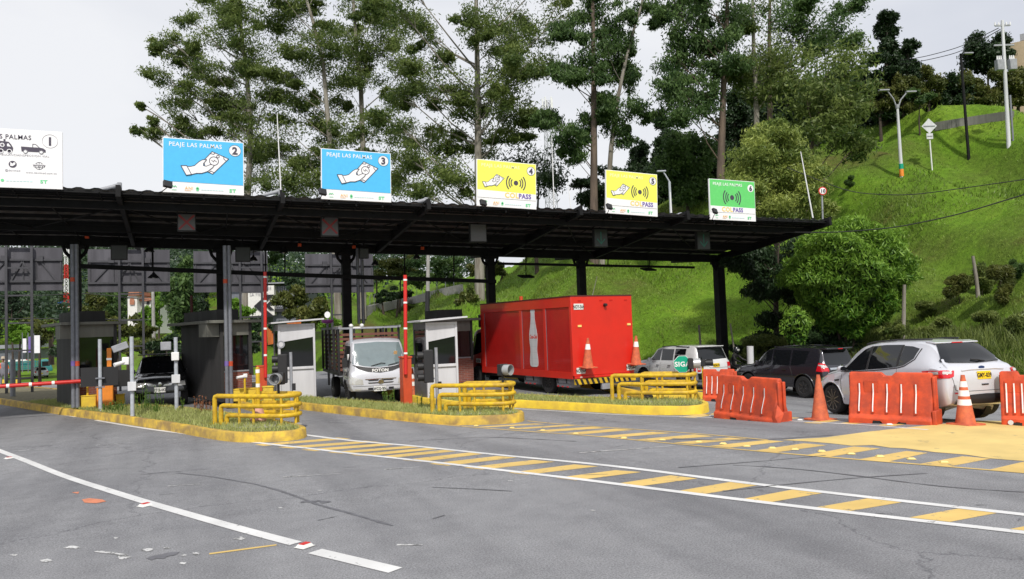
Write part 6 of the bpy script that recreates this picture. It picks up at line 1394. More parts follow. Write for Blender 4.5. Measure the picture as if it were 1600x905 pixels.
b=MB()
for x in (-.08,.08): b.tube([(x,.68,.31),(x,.48,.95)],.022,8)
b.build('fork',M['chrome'],mc); MB().tube([(-.36,.34,1.08),(-.12,.44,1.02),(.12,.44,1.02),(.36,.34,1.08)],.015,8).build('handlebar',M['blackmat'],mc); MB().lathe([(0,.10),(.07,.08),(.10,0)],c=(0,.56,.90),M=Matrix.Rotation(R(-90),3,'X'),n=16).build('headlight',M['clearlens'],mc)
J2=[(0,-.30,.95),(0,-.26,1.12),(0,-.16,1.32),(0,-.10,1.42),(0,-.08,1.48),(0,-.06,1.55),(0,-.05,1.63),(.12,-.22,.93),(.22,.18,.82),(.19,.06,.42),(.20,.18,.36),(-.12,-.22,.93),(-.22,.18,.82),(-.19,.06,.42),(-.20,.18,.36),(.18,-.1,1.38),(.30,.06,1.20),(.34,.28,1.12),(.35,.35,1.10),(-.18,-.1,1.38),(-.30,.06,1.20),(-.34,.28,1.12),(-.35,.35,1.10)]
o,ob=figure('person','person in black riding clothes and a black helmet sitting on the motorcycle','person',mc.location,R(-160),J2,E_,Rd,['leather'],None)
MB().lathe([(0,.16),(.08,.145),(.13,.08),(.14,0),(.125,-.08),(.09,-.12)],c=(0,-.05,1.62),n=22).build('helmet',M['blackcar'],o); MB().lathe([(.0,.03),(.09,.0),(.10,-.02)],c=(0,.075,1.62),M=Matrix.Rotation(R(-90),3,'X')@Matrix.Diagonal((1,.6,1)),n=18).build('visor',M['clearlens'],o)
# ---------- small vehicles far away on the left ----------
def farcar(label,px,py,yaw,paintm,kind,sc=1,platem=None):
    g=G(px,py); o=thing('distant_truck' if kind=='truck' else 'distant_car',label,'truck' if kind=='truck' else 'car',g,yaw)
    if kind=='car':
        KK=[(-2.2,.35,.8,.88,.7,.75,.7,.6),(-2.1,.3,.92,1.02,.82,.86,.82,.66),(-1.7,.28,.95,1.45,.84,.88,.83,.62),(-.5,.28,.95,1.50,.84,.88,.83,.62),(.3,.28,.93,1.40,.84,.88,.83,.62),(.9,.28,.92,1.05,.84,.88,.82,.68),(1.9,.3,.78,.86,.8,.84,.74,.6),(2.2,.35,.6,.66,.6,.64,.55,.45)]
        B=Body(KK,ny=34,crown=.02); B.make('body',M[paintm],o,[(1.35,.32,.38,.5,1.1),(-1.35,.32,.38,.5,1.1)])
        for ax in 'LR': B.patch('window',M['glass'],o,[(.6,1.1),(.2,1.36),(-1.6,1.36)],[(.6,1.0),(0,1.0),(-1.6,1.0)],ax,.008)
        B.patch('windscreen',M['glass'],o,[(-.5,1.38),(.5,1.38)],[(-.65,1.04),(.65,1.04)],'F',.008); B.patch('rear_window',M['glass'],o,[(-.5,1.38),(.5,1.38)],[(-.65,1.04),(.65,1.04)],'B',.008)
        for s_ in (-1,1): B.patch('tail_light',M['tail'],o,[(s_*.78,.92),(s_*.6,.92)],[(s_*.78,.75),(s_*.62,.75)],'B',.01)
        h=B.hit((0,-6,.62),(0,1,0),.012); MB().box(h,(.34,.012,.16)).build('licence_plate',M['plateyellow'],o)
        for x,s_ in ((-.76,-1),(.76,1)):
            for y in (1.35,-1.35): wheel(o,x,y,.32,s_,6,'alloy',.2,.62)
    else:
        CK=[(1.4,.55,1.15,2.2,.95,1.0,.99,.9),(2.3,.5,1.2,2.3,1.0,1.03,1.01,.9),(2.8,.5,1.12,1.7,1.0,1.02,.98,.85),(3.0,.55,.95,1.0,.9,.93,.9,.8)]; B=Body(CK,ny=20); B.make('cab_body',M[paintm],o); 
        for ax in 'LR': B.patch('cab_window',M['glass'],o,[(2.6,1.6),(2.4,2.0),(1.6,2.0)],[(2.6,1.3),(2.2,1.3),(1.6,1.3)],ax,.008)
        B.patch('windscreen',M['glass'],o,[(-.7,2.05),(.7,2.05)],[(-.8,1.3),(.8,1.3)],'F',.008)
        MB().bx((-1.05,-3,.7),(1.05,1.2,.85)).build('bed_floor',M['blackmat'],o)
        for s_ in (-1,1):
            for y in (-3,-1.6,-.2,1.15): MB().bx((s_*1.0,y-.04,.85),(s_*1.06,y+.04,2.2)).build('stake_post',M['teal'],o)
        b=MB()
        for k in range(5):
            for s_ in (-1,1): b.bx((s_*1.07,-3,.95+k*.26),(s_*1.09,1.2,1.1+k*.26))
        b.build('side_slats',M['teal'],o)
        for x,s_ in ((-.85,-1),(.85,1)):
            for y in (2.1,-1.9): wheel(o,x,y,.42,s_,6,'alloydark',.26,.5)
    return o
farcar('teal slatted truck far behind the first barrier arm',44,587,R(-70),'teal','truck'); farcar('distant pale grey car with a yellow plate seen from behind',62,590,R(14),'silverpaint','car');  farcar('distant dark car left of the pale grey car',70,594,R(10),'darkcar','car') if 0 else None
farcar('distant white car at the left end of the far road',28,570,R(60),'whitecar','car')
bus=farcar('white vehicle partly hidden between the white booth and the red truck cab',738,608,R(178),'whitecar','car'); q=onv(726,600,35); bus.location=(q.x+.3,36,T(q.x,36)+.3)
# ================= trees =================
def crownmesh(name,mt,parent,off,lobes,ln,wd,dens,depthk=1.0,droop=.35,sub=None,shell=False,tight=False):
    """lobes: (centre, rx, ry(height), rz(depth)) in metres"""
    P=[];Tn=[]
    right=np.array(R0);fw=np.array(F0)
    for c,rx,rz_,rd in lobes:
        c=np.array(c); area=math.pi*rx*rz_; n=int(max(40,dens*area*(1 if not shell else 1))/(ln*wd*.62)*.5)
        k=sub or max(6,int(5+rx*3)); cent=rng.normal(size=(k,3)); cent/=np.linalg.norm(cent,axis=1)[:,None]; cent*= (.35+.65*rng.random((k,1))**.5) if not shell else (.82+.14*rng.random((k,1)))
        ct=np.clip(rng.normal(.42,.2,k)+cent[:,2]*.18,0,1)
        idx=rng.integers(0,k,n); sc_=np.where(rng.random((n,1))<.24,.5,.31) if tight else (.40 if not shell else .22)
        q=cent[idx]+rng.normal(size=(n,3))*sc_*np.array([.85,.85,.7]); r_=np.linalg.norm(q,axis=1); q[r_>1.7]*=.75
        if tight: q[:,2]*=np.where(q[:,2]<0,.85,1.05)
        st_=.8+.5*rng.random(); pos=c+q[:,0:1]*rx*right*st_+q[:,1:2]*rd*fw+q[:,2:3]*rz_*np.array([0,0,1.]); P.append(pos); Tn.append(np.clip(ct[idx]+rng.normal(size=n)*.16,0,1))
    P=np.concatenate(P)-np.array(off); return leaves(P,ln,wd,M[mt],parent,name,droop,np.concatenate(Tn))
def tree(name,label,cat,Zd,trunk,r0,lobes,leaf,bark,ln=.42,wd=.13,dens=1.0,group=None,jit=.5,branches=True,droop=.35,basez=None,extra_top=0,shell=False,dmul=1.0,forks=()):
    px0,py0=trunk[0]; b0=atZ(px0,py0,Zd); gz=T(b0.x,b0.y); base=Vector((b0.x,b0.y,gz-.1))
    o=thing(name,label,cat,base,group=group); k=Zd/FPX*1.02
    tp=[base]
    for i,(x,y) in enumerate(trunk):
        p=atZ(x,y,Zd)
        if p.z>gz+.6: tp.append(p)
    if len(tp)>1 and bark:
        lens=[0]
        for a,b in zip(tp,tp[1:]): lens.append(lens[-1]+(b-a).length)
        tot=lens[-1]; b=MB(); b.tube([p-base for p in tp],[r0*(1-.72*(l/tot)) for l in lens],12); tr=b.build('trunk',M[bark],o)
    L3=[];L4=[]
    xs=[l[0] for l in lobes]; half=(max(xs)-min(xs))/2*k+1
    for (x,y,rx,ry) in lobes:
        d=random.uniform(-1,1)*half*jit; c=atZ(x,y,Zd); c=c+(c-Vector((0,0,CH)))*(d/Zd)
        e_=name=='eucalyptus_tree'
        L3.append((c,rx*k*(.92 if e_ else 1),ry*k*(1.12 if e_ else 1),max(rx,ry)*k*dmul))
        if e_:
            for _q in range(1): s_=random.uniform(.35,.6); c2=c+Vector((random.uniform(-1,1)*rx*k*1.1,random.uniform(-1,1)*rx*k,random.uniform(-1.1,1.0)*ry*k)); L4.append((c2,rx*k*s_,ry*k*s_*1.1,rx*k*s_))
    if branches and len(tp)>2:
        bb=MB()
        def onray(z):
            for a,b in zip(tp,tp[1:]):
                if a.z<=z<=b.z: return a+(b-a)*((z-a.z)/(b.z-a.z+1e-9))
            return tp[-1] if z>tp[-1].z else tp[0]
        for c,rx,rz_,rd in L3:
            hd=(Vector((c.x,c.y))-onray(c.z).xy).length
            z0=max(tp[0].z+(tp[-1].z-tp[0].z)*.25,c.z-hd*random.uniform(.45,.9)-rz_); z0=min(z0,tp[-1].z-.3); s0=onray(z0); rr=max(.016,.008*hd+.012)
            m1=s0+(c-s0)*.4+Vector((random.uniform(-.05,.05)*hd,random.uniform(-.05,.05)*hd,-.04*hd)); m2=s0+(c-s0)*.75+Vector((random.uniform(-.05,.05)*hd,0,.02*hd))
            bb.tube([p-base for p in (s0,m1,m2,c)],[rr*1.4,rr,rr*.7,rr*.35],6,False)
            for q in range(4 if rx>.8 else 2):
                e=c+Vector((random.uniform(-1,1)*rx*.8,random.uniform(-1,1)*rx*.8,random.uniform(-.5,.9)*rz_)); bb.tube([m2-base,(m2+e)/2-base+Vector((0,0,.1*rx)),e-base],[rr*.5,rr*.35,rr*.15],5,False)
        for f in forks: pass
        bb.build('limbs',M[bark],o)
    crownmesh('crown',leaf,o,base,L3+L4,ln*(.78 if name=='eucalyptus_tree' else 1),wd*(.8 if name=='eucalyptus_tree' else 1),dens*(1.2 if name=='eucalyptus_tree' else 1),droop=droop,shell=shell,tight=name=='eucalyptus_tree'); return o
GE='tall eucalyptus trees behind the canopy'
def top(lobes,xs,y0=-60):   # the crown carries on above the top of the picture
    return lobes+[(x,random.uniform(y0,-12),random.uniform(22,34),random.uniform(14,22)) for x in xs]
tree('eucalyptus_tree','spreading eucalyptus at the far left of the row, above sign 2','tree',74,[(384,470),(386,330),(392,210),(386,120),(378,60),(372,-10),(370,-60)],.42,top([(293,33,18,10),(258,60,22,14),(243,72,14,9),(270,95,25,12),(243,122,18,14),(300,85,22,12),(306,115,24,12),(333,110,30,14),(290,138,20,12),(326,150,25,14),(326,62,24,16),(340,28,30,18),(330,5,25,12),(362,22,22,12),(386,25,25,16),(280,170,28,16),(220,166,7,5),(217,204,11,8),(246,210,18,10),(238,190,8,5),(280,200,20,14),(310,204,22,14),(346,172,28,16),(350,200,30,14),(380,66,30,20),(400,80,40,26),(386,96,24,20),(356,128,20,10),(386,156,36,16),(415,110,34,18),(415,162,36,20),(386,200,30,16),(400,225,28,20),(399,265,24,26),(395,292,20,14)],[330,360,395]),'leaf_euc','bark',dens=1.25,group=GE)
tree('eucalyptus_tree','eucalyptus between signs 2 and 3 whose crown leans over the thin antenna','tree',72,[(528,480),(520,330),(516,230),(505,100),(488,30),(470,-30),(462,-60)],.38,top([(425,17,36,18),(459,20,30,14),(449,43,40,18),(482,13,20,12),(498,66,30,18),(488,103,34,18),(518,60,28,16),(492,84,36,20),(475,156,40,16),(455,166,30,18),(439,199,40,18),(419,225,40,20),(452,252,44,22),(478,252,36,24),(432,275,35,18),(482,282,40,22),(492,186,24,14),(535,202,30,20),(442,126,22,10),(449,110,40,16),(505,232,26,14),(462,300,30,14)],[430,470,500]),'leaf_euc','bark',dens=1.2,group=GE)
tree('eucalyptus_tree','pale trunked eucalyptus rising just behind sign 3','tree',76,[(566,480),(566,330),(567,230),(564,140),(556,60),(552,0),(548,-60)],.42,top([(558,7,30,18),(585,23,24,16),(538,50,20,12),(551,76,30,20),(581,73,20,30),(541,96,30,14),(538,126,34,20),(575,116,30,14),(601,76,22,18),(611,43,34,20),(598,7,30,16),(628,33,30,18),(535,166,18,18),(631,110,24,16),(628,152,24,20),(531,215,30,16),(594,200,34,22),(620,212,30,20),(585,250,26,14)],[560,590,620]),'leaf_euc','bark',dens=1.15,group=GE)
tree('eucalyptus_tree','broad eucalyptus with a thick pale trunk directly above sign 4','tree',66,[(750,480),(748,330),(747,229),(746,120),(745,60),(744,0),(743,-60)],.46,top([(620,10,30,20),(636,40,40,20),(670,56,24,22),(643,96,36,22),(690,96,20,16),(690,133,40,18),(666,146,40,16),(620,152,24,16),(650,137,20,12),(746,36,30,18),(739,53,22,16),(789,30,40,22),(812,46,36,24),(785,53,34,18),(878,17,26,22),(845,56,30,16),(845,103,30,22),(812,100,36,24),(785,130,34,22),(799,116,34,20),(742,156,26,20),(779,146,26,20),(726,172,28,16),(795,170,34,16),(825,176,22,18),(785,199,40,14),(795,212,24,10),(620,190,36,18),(650,215,36,20),(696,219,30,22),(633,242,30,18),(706,250,30,22),(690,275,36,26),(759,232,34,14),(620,282,24,22),(726,292,26,16),(650,300,34,18),(655,262,28,14),(770,75,30,18)],[640,690,750,800,850]),'leaf_euc','bark',dens=1.2,group=GE)
tree('small_tree','small round tree between signs 4 and 5','tree',70,[(838,400),(840,330),(842,285)],.2,[(825,245,30,18),(838,262,36,24),(865,275,20,20),(845,290,32,20),(812,272,14,16)],'leaf_dark','barkdark',dens=1.5)
tree('eucalyptus_tree','eucalyptus with a straight brown trunk left of sign 5','tree',60,[(930,445),(928,300),(928,160),(927,60),(926,0),(926,-60)],.36,top([(885,43,20,14),(905,53,28,14),(898,113,26,18),(885,122,22,12),(876,113,18,10),(918,86,24,20),(945,20,28,18),(918,20,16,20),(852,190,18,10),(862,186,18,14),(882,206,20,18),(898,226,22,22),(895,246,16,12),(915,196,14,16),(932,166,14,12),(940,120,16,12)],[915,945]),'leaf_euc2','barkbrown',dens=1.15,group=GE,droop=.9)
tree('eucalyptus_tree','slender pale eucalyptus leaning right above sign 5','tree',61,[(941,445),(950,300),(955,230),(966,150),(978,93),(992,40),(1002,10),(1010,-40)],.26,top([(955,53,24,18),(948,76,30,20),(971,76,20,22),(968,100,28,22),(988,123,18,20),(951,116,22,16),(951,156,16,14),(958,179,28,14),(955,200,20,20),(991,170,22,14),(981,30,14,12),(1015,14,20,14),(975,215,16,14)],[1005,1025]),'leaf_euc2','bark',dens=1.0,group=GE,droop=.9)
tree('eucalyptus_tree','tall eucalyptus with a red brown trunk left of sign 6','tree',56,[(1128,400),(1126,270),(1130,150),(1136,20),(1138,-60)],.36,top([(1043,15,20,20),(1080,11,36,16),(1073,41,34,26),(1054,71,24,24),(1084,64,36,26),(1061,101,30,14),(1084,90,36,18),(1046,131,18,16),(1069,135,32,24),(1050,165,26,22),(1077,169,34,26),(1107,150,26,26),(1140,64,30,22),(1148,22,36,24),(1110,113,22,16),(1150,95,24,18)],[1050,1085,1130]),'leaf_euc2','barkbrown',dens=1.5,group=GE,droop=.8)
tree('eucalyptus_tree','pale trunked eucalyptus with a dense round crown above sign 6','tree',58,[(1186,400),(1182,180),(1178,90),(1176,0),(1175,-60)],.28,top([(1193,86,46,20),(1208,98,36,30),(1185,124,44,26),(1219,124,22,22),(1155,113,24,20),(1200,145,34,18),(1180,30,30,20)],[1175,1200]),'leaf_euc','bark',dens=1.7,group=GE)
tree('eucalyptus_tree','dark eucalyptus whose crown reaches the open sky right of sign 6','tree',62,[(1206,400),(1203,177),(1202,60),(1203,0),(1204,-50)],.3,top([(1223,22,36,24),(1246,30,40,24),(1280,34,40,22),(1310,41,24,20),(1343,8,20,10),(1253,75,40,20),(1276,70,30,18),(1300,64,28,16)],[1230,1270]),'leaf_euc2','barkbrown',dens=1.7,group=GE)
tree('broad_tree','broad spreading tree with a low drooping limb over the grassy slope','tree',54,[(1262,330),(1268,230),(1280,180),(1290,130)],.26,[(1298,94,46,24),(1328,109,26,24),(1291,128,46,24),(1332,139,30,20),(1261,158,40,24),(1287,165,36,24),(1328,165,28,18),(1338,182,18,12),(1246,143,30,20),(1298,195,30,14),(1313,218,36,18),(1336,233,20,16),(1291,207,34,14),(1275,185,30,16)],'leaf_euc','barkbrown',dens=1.7)
def conif(label,Zd,x,yt,yb,hw,leaf='leaf_dark',group='dark conifers behind the eucalyptus trees',n=9,dens=1.7):
    L=[]; n=int(n*1.6)
    for i in range(n):
        t=(i+.2)/n; y=yt+(yb-yt)*t; w_=hw*(.18+.82*t**.8)*random.uniform(.8,1.15); kk=2+int(t*3)
        for j in range(kk): L.append((x+random.uniform(-1,1)*w_*.8,y+random.uniform(-7,7),max(8,w_*random.uniform(.35,.6)),random.uniform(5,10)))
    return tree('conifer_tree',label,'tree',Zd,[(x,yb+60),(x,yb-10),(x,yt+8)],.3,L,leaf,'barkdark',ln=.34,wd=.16,dens=dens,group=group,jit=.6,branches=False)
conif('tall dark conifer standing highest against the sky right of the eucalyptus row',70,1385,18,190,38,n=11); conif('dark conifer just right of the tallest one above the ridge',72,1418,70,185,34,n=8)
conif('dark pointed conifer behind sign 5',85,998,228,335,32); conif('dark conifer between signs 5 and 6, left one',80,1040,196,320,30); conif('dark conifer behind the brown trunk left of sign 6',84,1150,150,310,44,n=10); conif('dark conifer filling the gap behind the round crown',82,1232,130,300,46,n=10); conif('dark conifer behind the broad spreading tree',80,1305,120,250,44,n=9); conif('dark conifer at the foot of the ridge behind the low limb',78,1350,120,215,36,n=8)
def bushy(label,Zd,cx,cy,rx,ry,leaf,base,name='leafy_tree',dens=1.5,group=None,n=None,ln=.34,wd=.15,bark='barkdark',r=.16,jit=.4):
    L=[];n=n or max(6,int(rx*ry/75))
    if Zd is None: g=G(cx,base); Zd=(g-Vector((0,0,CH))).dot(F0)
    for i in range(n):
        a=random.uniform(0,6.28);q=random.random()**.5; L.append((cx+math.cos(a)*q*rx*.82,cy+math.sin(a)*q*ry*.82,rx*random.uniform(.18,.42),ry*random.uniform(.16,.34)))
    return tree(name,label,'tree' if 'tree' in name else 'bush',Zd,[(cx,base),(cx+random.uniform(-4,4),cy)],r,L,leaf,bark,ln,wd,dens,group,jit,branches='tree' in name)
bushy('mid green tree between signs 5 and 6',66,1075,262,46,62,'leaf_euc2',345,dens=1.5); bushy('dark round tree low behind the left side of sign 5',74,925,300,34,30,'leaf_dark',345); bushy('dark tree right behind sign 5',76,1010,290,36,34,'leaf_dark',345); bushy('dark green tree left of the mid green one',78,968,285,30,36,'leaf_dark',345)
GM='dense evergreen mass behind the right hand eucalyptus trees'
for (x,y,rx,ry,Zd,lf,l) in [(1120,275,50,55,82,'leaf_dark','dense evergreen low behind the brown trunk left of sign 6'),(1165,225,50,60,86,'leaf_dark','dense evergreen between the brown and pale trunks'),(1240,215,52,60,84,'leaf_dark','dense evergreen right behind the pale trunks'),(1295,235,48,60,82,'leaf_dark','dense evergreen above the low drooping limb'),(1345,180,40,55,84,'leaf_dark','dense evergreen at the left foot of the tall conifer'),(1210,290,50,50,80,'leaf_dark','dense evergreen behind the cone shaped tree'),(1400,175,36,34,80,'leaf_dark','dense evergreen under the tall conifer'),(1045,285,36,50,84,'leaf_euc2','dense evergreen above the short lamp post'),(1300,150,50,50,88,'leaf_euc2','dense tree behind the broad spreading tree'),(1190,150,44,44,90,'leaf_dark','dense evergreen high between the two pale trunks'),(1440,168,40,20,78,'leaf_dark','dense low evergreen behind the white diamond sign'),(1510,165,46,20,78,'leaf_dark','dense low evergreen behind the black lamp post'),(1575,160,40,22,78,'leaf_dark','dense low evergreen behind the utility pole'),(955,320,44,24,86,'leaf_dark','dense low evergreen behind sign 5')]:
    bushy(l,Zd,x,y,rx,ry,lf,y+ry+20,group=GM,dens=2.0,ln=.42,wd=.2)
bushy('lone round crowned tree on the ridge beside the utility pole',74,1545,84,38,38,'leaf_dark',165,dens=1.5); 
GR='olive trees along the ridge at the top right'
for i,(x,y,rx,ry,l,lf) in enumerate([(1375,150,30,30,'olive tree at the left end of the ridge row','leaf_olive'),(1412,150,30,34,'olive tree just left of the double arm lamp','leaf_olive'),(1450,142,30,34,'olive tree right behind the white diamond sign','leaf_olive'),(1488,146,28,36,'dark olive tree left of the black lamp post','leaf_dark'),(1520,140,30,32,'olive tree right behind the black lamp post','leaf_olive'),(1556,138,30,34,'olive tree left of the utility pole','leaf_olive'),(1592,135,26,36,'olive tree at the right edge of the ridge','leaf_olive'),(1470,165,22,18,'low dark shrub behind the ridge wall','leaf_dark')]):
    bushy(l,68,x,y,rx,ry,lf,186,group=GR,ln=.3,wd=.12)
bushy('small slim tree in front of the ridge row',64,1436,150,22,14,'leaf_euc2',190,ln=.3,wd=.12,n=4,r=.08)
tree('yellow_green_tree','cone shaped yellow green tree behind sign 6','tree',41,[(1213,545),(1212,430),(1214,300),(1210,200)],.16,[(1208,196,16,14),(1195,214,24,16),(1222,216,22,16),(1182,238,26,18),(1210,240,30,18),(1240,240,24,18),(1172,266,28,18),(1205,268,32,20),(1240,268,28,18),(1262,272,18,16),(1170,296,28,20),(1205,298,34,20),(1245,300,30,20),(1272,300,20,18),(1185,325,34,18),(1225,328,34,18),(1262,326,28,18),(1285,330,14,14)],'leaf_cone','barkdark',ln=.24,wd=.06,dens=1.8,jit=.5)
tree('drooping_tree','dark drooping tree half hidden under the right end of the canopy','tree',38,[(1213,548),(1214,470),(1216,400),(1218,380)],.11,[(1175,395,24,14),(1205,400,26,16),(1240,398,26,16),(1165,422,20,12),(1190,428,22,14),(1232,430,20,16),(1150,410,14,9),(1180,455,16,12),(1215,455,16,12),(1244,460,18,16),(1240,495,18,16),(1205,500,14,12),(1260,380,24,14),(1240,525,20,16),(1200,530,20,12)],'leaf_dark','barkdark',ln=.26,wd=.07,dens=1.1,droop=.8)  # whole crown takes the dark conifer leaf colour
# big bright bush: leafy shell over a darker inside
def dome(label,Zd,cx,cy,rx,ry,base,leaf,n,ln,wd,name='big_bush'):
    k=Zd/FPX; c=atZ(cx,cy,Zd); b0=atZ(cx,base,Zd); gz=T(b0.x,b0.y); o=thing(name,label,'bush',(b0.x,b0.y,gz)); off=np.array(o.location)
    d=rng.normal(size=(n,3)); d/=np.linalg.norm(d,axis=1)[:,None]; bump=1+.10*np.sin(d[:,0]*7+1)*np.cos(d[:,2]*6)+.07*np.sin(d[:,1]*11+d[:,0]*9)+.05*np.sin(d[:,2]*17+d[:,0]*5)
    rr=(.80+.24*rng.random(n)**.6)*bump; taper=np.where(d[:,2]<-.1,.86+d[:,2]*.10,1)
    P=np.array(c)+(d[:,0:1]*rx*k*np.array(R0)+d[:,1:2]*rx*k*np.array(F0))*(rr*taper)[:,None]+d[:,2:3]*ry*k*np.array([0,0,1.])*rr[:,None]
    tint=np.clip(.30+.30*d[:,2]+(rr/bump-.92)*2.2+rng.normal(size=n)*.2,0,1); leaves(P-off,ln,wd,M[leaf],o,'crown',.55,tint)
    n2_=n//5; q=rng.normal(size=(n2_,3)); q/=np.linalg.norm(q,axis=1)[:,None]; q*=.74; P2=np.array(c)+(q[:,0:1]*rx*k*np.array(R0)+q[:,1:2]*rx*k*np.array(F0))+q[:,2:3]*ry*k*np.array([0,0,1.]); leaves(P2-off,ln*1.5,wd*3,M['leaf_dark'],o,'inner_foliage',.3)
    b=MB()
    for i in range(7):
        a=i*.9; e=Vector(c)+Vector((math.cos(a)*rx*k*.5,math.sin(a)*rx*k*.5,ry*k*random.uniform(-.2,.4)))-Vector(off); b.tube([(0.1*math.cos(a),.1*math.sin(a),-.1),e*.5+Vector((0,0,.1)),e],[.08,.05,.02],7)
    b.build('stems',M['barkdark'],o); return o
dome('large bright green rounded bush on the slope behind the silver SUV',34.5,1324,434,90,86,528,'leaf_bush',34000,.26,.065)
dome('small bright green sprig below the left of the big bush',31,1243,512,20,30,560,'leaf_bush',1500,.22,.06,'small_bush')
GB_='scrub bushes along the foot of the slope'
for i,(x,y,rx,ry,Zd,l,lf) in enumerate([(1200,548,40,26,33,'dark scrub behind the dark SUV','brush'),(1290,540,46,30,32,'dark scrub under the big bush','leaf_dark'),(1165,545,30,24,36,'dark scrub right of the last canopy column','leaf_dark'),(1395,522,26,22,31,'dull scrub right of the big bush base','brush'),(1460,512,30,18,30,'low scrub above the silver SUV roof','brush'),(1540,505,26,16,29,'low scrub above the silver SUV tailgate','brush'),(1592,500,18,22,28,'low scrub at the right edge of the photo','brush'),(1500,450,20,24,33,'thorny bush with yellow flowers in the middle of the slope','leaf_olive'),(1535,440,22,24,32,'thorny bush beside the upper stump','brush'),(1450,480,20,18,31,'small thorny bush right of the lower stump','brush'),(1563,440,18,30,30,'scrub bush below the cable near the right edge','leaf_olive'),(1330,283,8,7,48,'tiny grey green shrub on the bare ledge','leaf_euc2'),(1590,420,14,16,30,'leafy sprig touching the right edge','leaf_euc2')]):
    bushy(l,None,x,y,rx,ry,lf,min(y+ry,588),name='scrub_bush',dens=.7,group=GB_,ln=.22,wd=.05,r=.03)
def stump(label,x,yb,yt,lean,r,Zd=31):
    b0=atZ(x,yb,Zd); z=T(b0.x,b0.y); o=thing('dead_stump',label,'tree stump',(b0.x,b0.y,z),group='weathered stumps and dead stems on the slope'); t=atZ(x+lean,yt,Zd); MB().tube([(0,0,-.2),Vector((t.x-b0.x,t.y-b0.y,t.z-z))*.5+Vector((.04,0,0)),(t.x-b0.x,t.y-b0.y,t.z-z)],[r,r*.85,r*.7],9).build('stem',M['bark'],o); return o
stump('pale weathered stump at the right side of the big bush',1405,474,445,8,.10,33); stump('pale weathered stump high on the slope left of the yellow flowered bush',1526,424,400,-6,.09,34)
stump('dark gnarled stump left of the last canopy column',1094,536,508,-2,.07,38); stump('dark leaning dead stem right of the last canopy column',1150,545,506,-9,.05,36); stump('thin pale dead branch on the slope between the fifth and last columns',905,458,432,28,.03,52)
# ---------------- background on the left and centre ----------------
P=[];off=[];Tn=[]
def cluster(x,Zd,h,r,n,tone,dy=0):
    b0=atZ(x,500,Zd); z=T(b0.x,b0.y); d=rng.normal(size=(n,3)); d/=np.linalg.norm(d,axis=1)[:,None]; d*=(.55+.5*rng.random((n,1))); P.append(np.array([b0.x,b0.y,z+h+dy])+d*np.array([r,r,h*.8])); Tn.append(np.clip(tone+d[:,2]*.25+rng.normal(size=n)*.15,0,1))
for i in range(430):
    x=random.uniform(-120,330) if i<330 else random.uniform(330,760); Zd=random.uniform(135,270)
    cluster(x,Zd,random.uniform(4,8.5),random.uniform(2.6,4.6),210,random.uniform(.05,.8))
fw_=leaves(np.concatenate(P),.85,.5,M['leaf_far'],None,'far_wood',.1,np.concatenate(Tn)); tag(fw_,'hazy dark wood covering the far hillside behind the toll lanes',kind='stuff')
GL='separate trees and shrubs beyond the toll lanes'
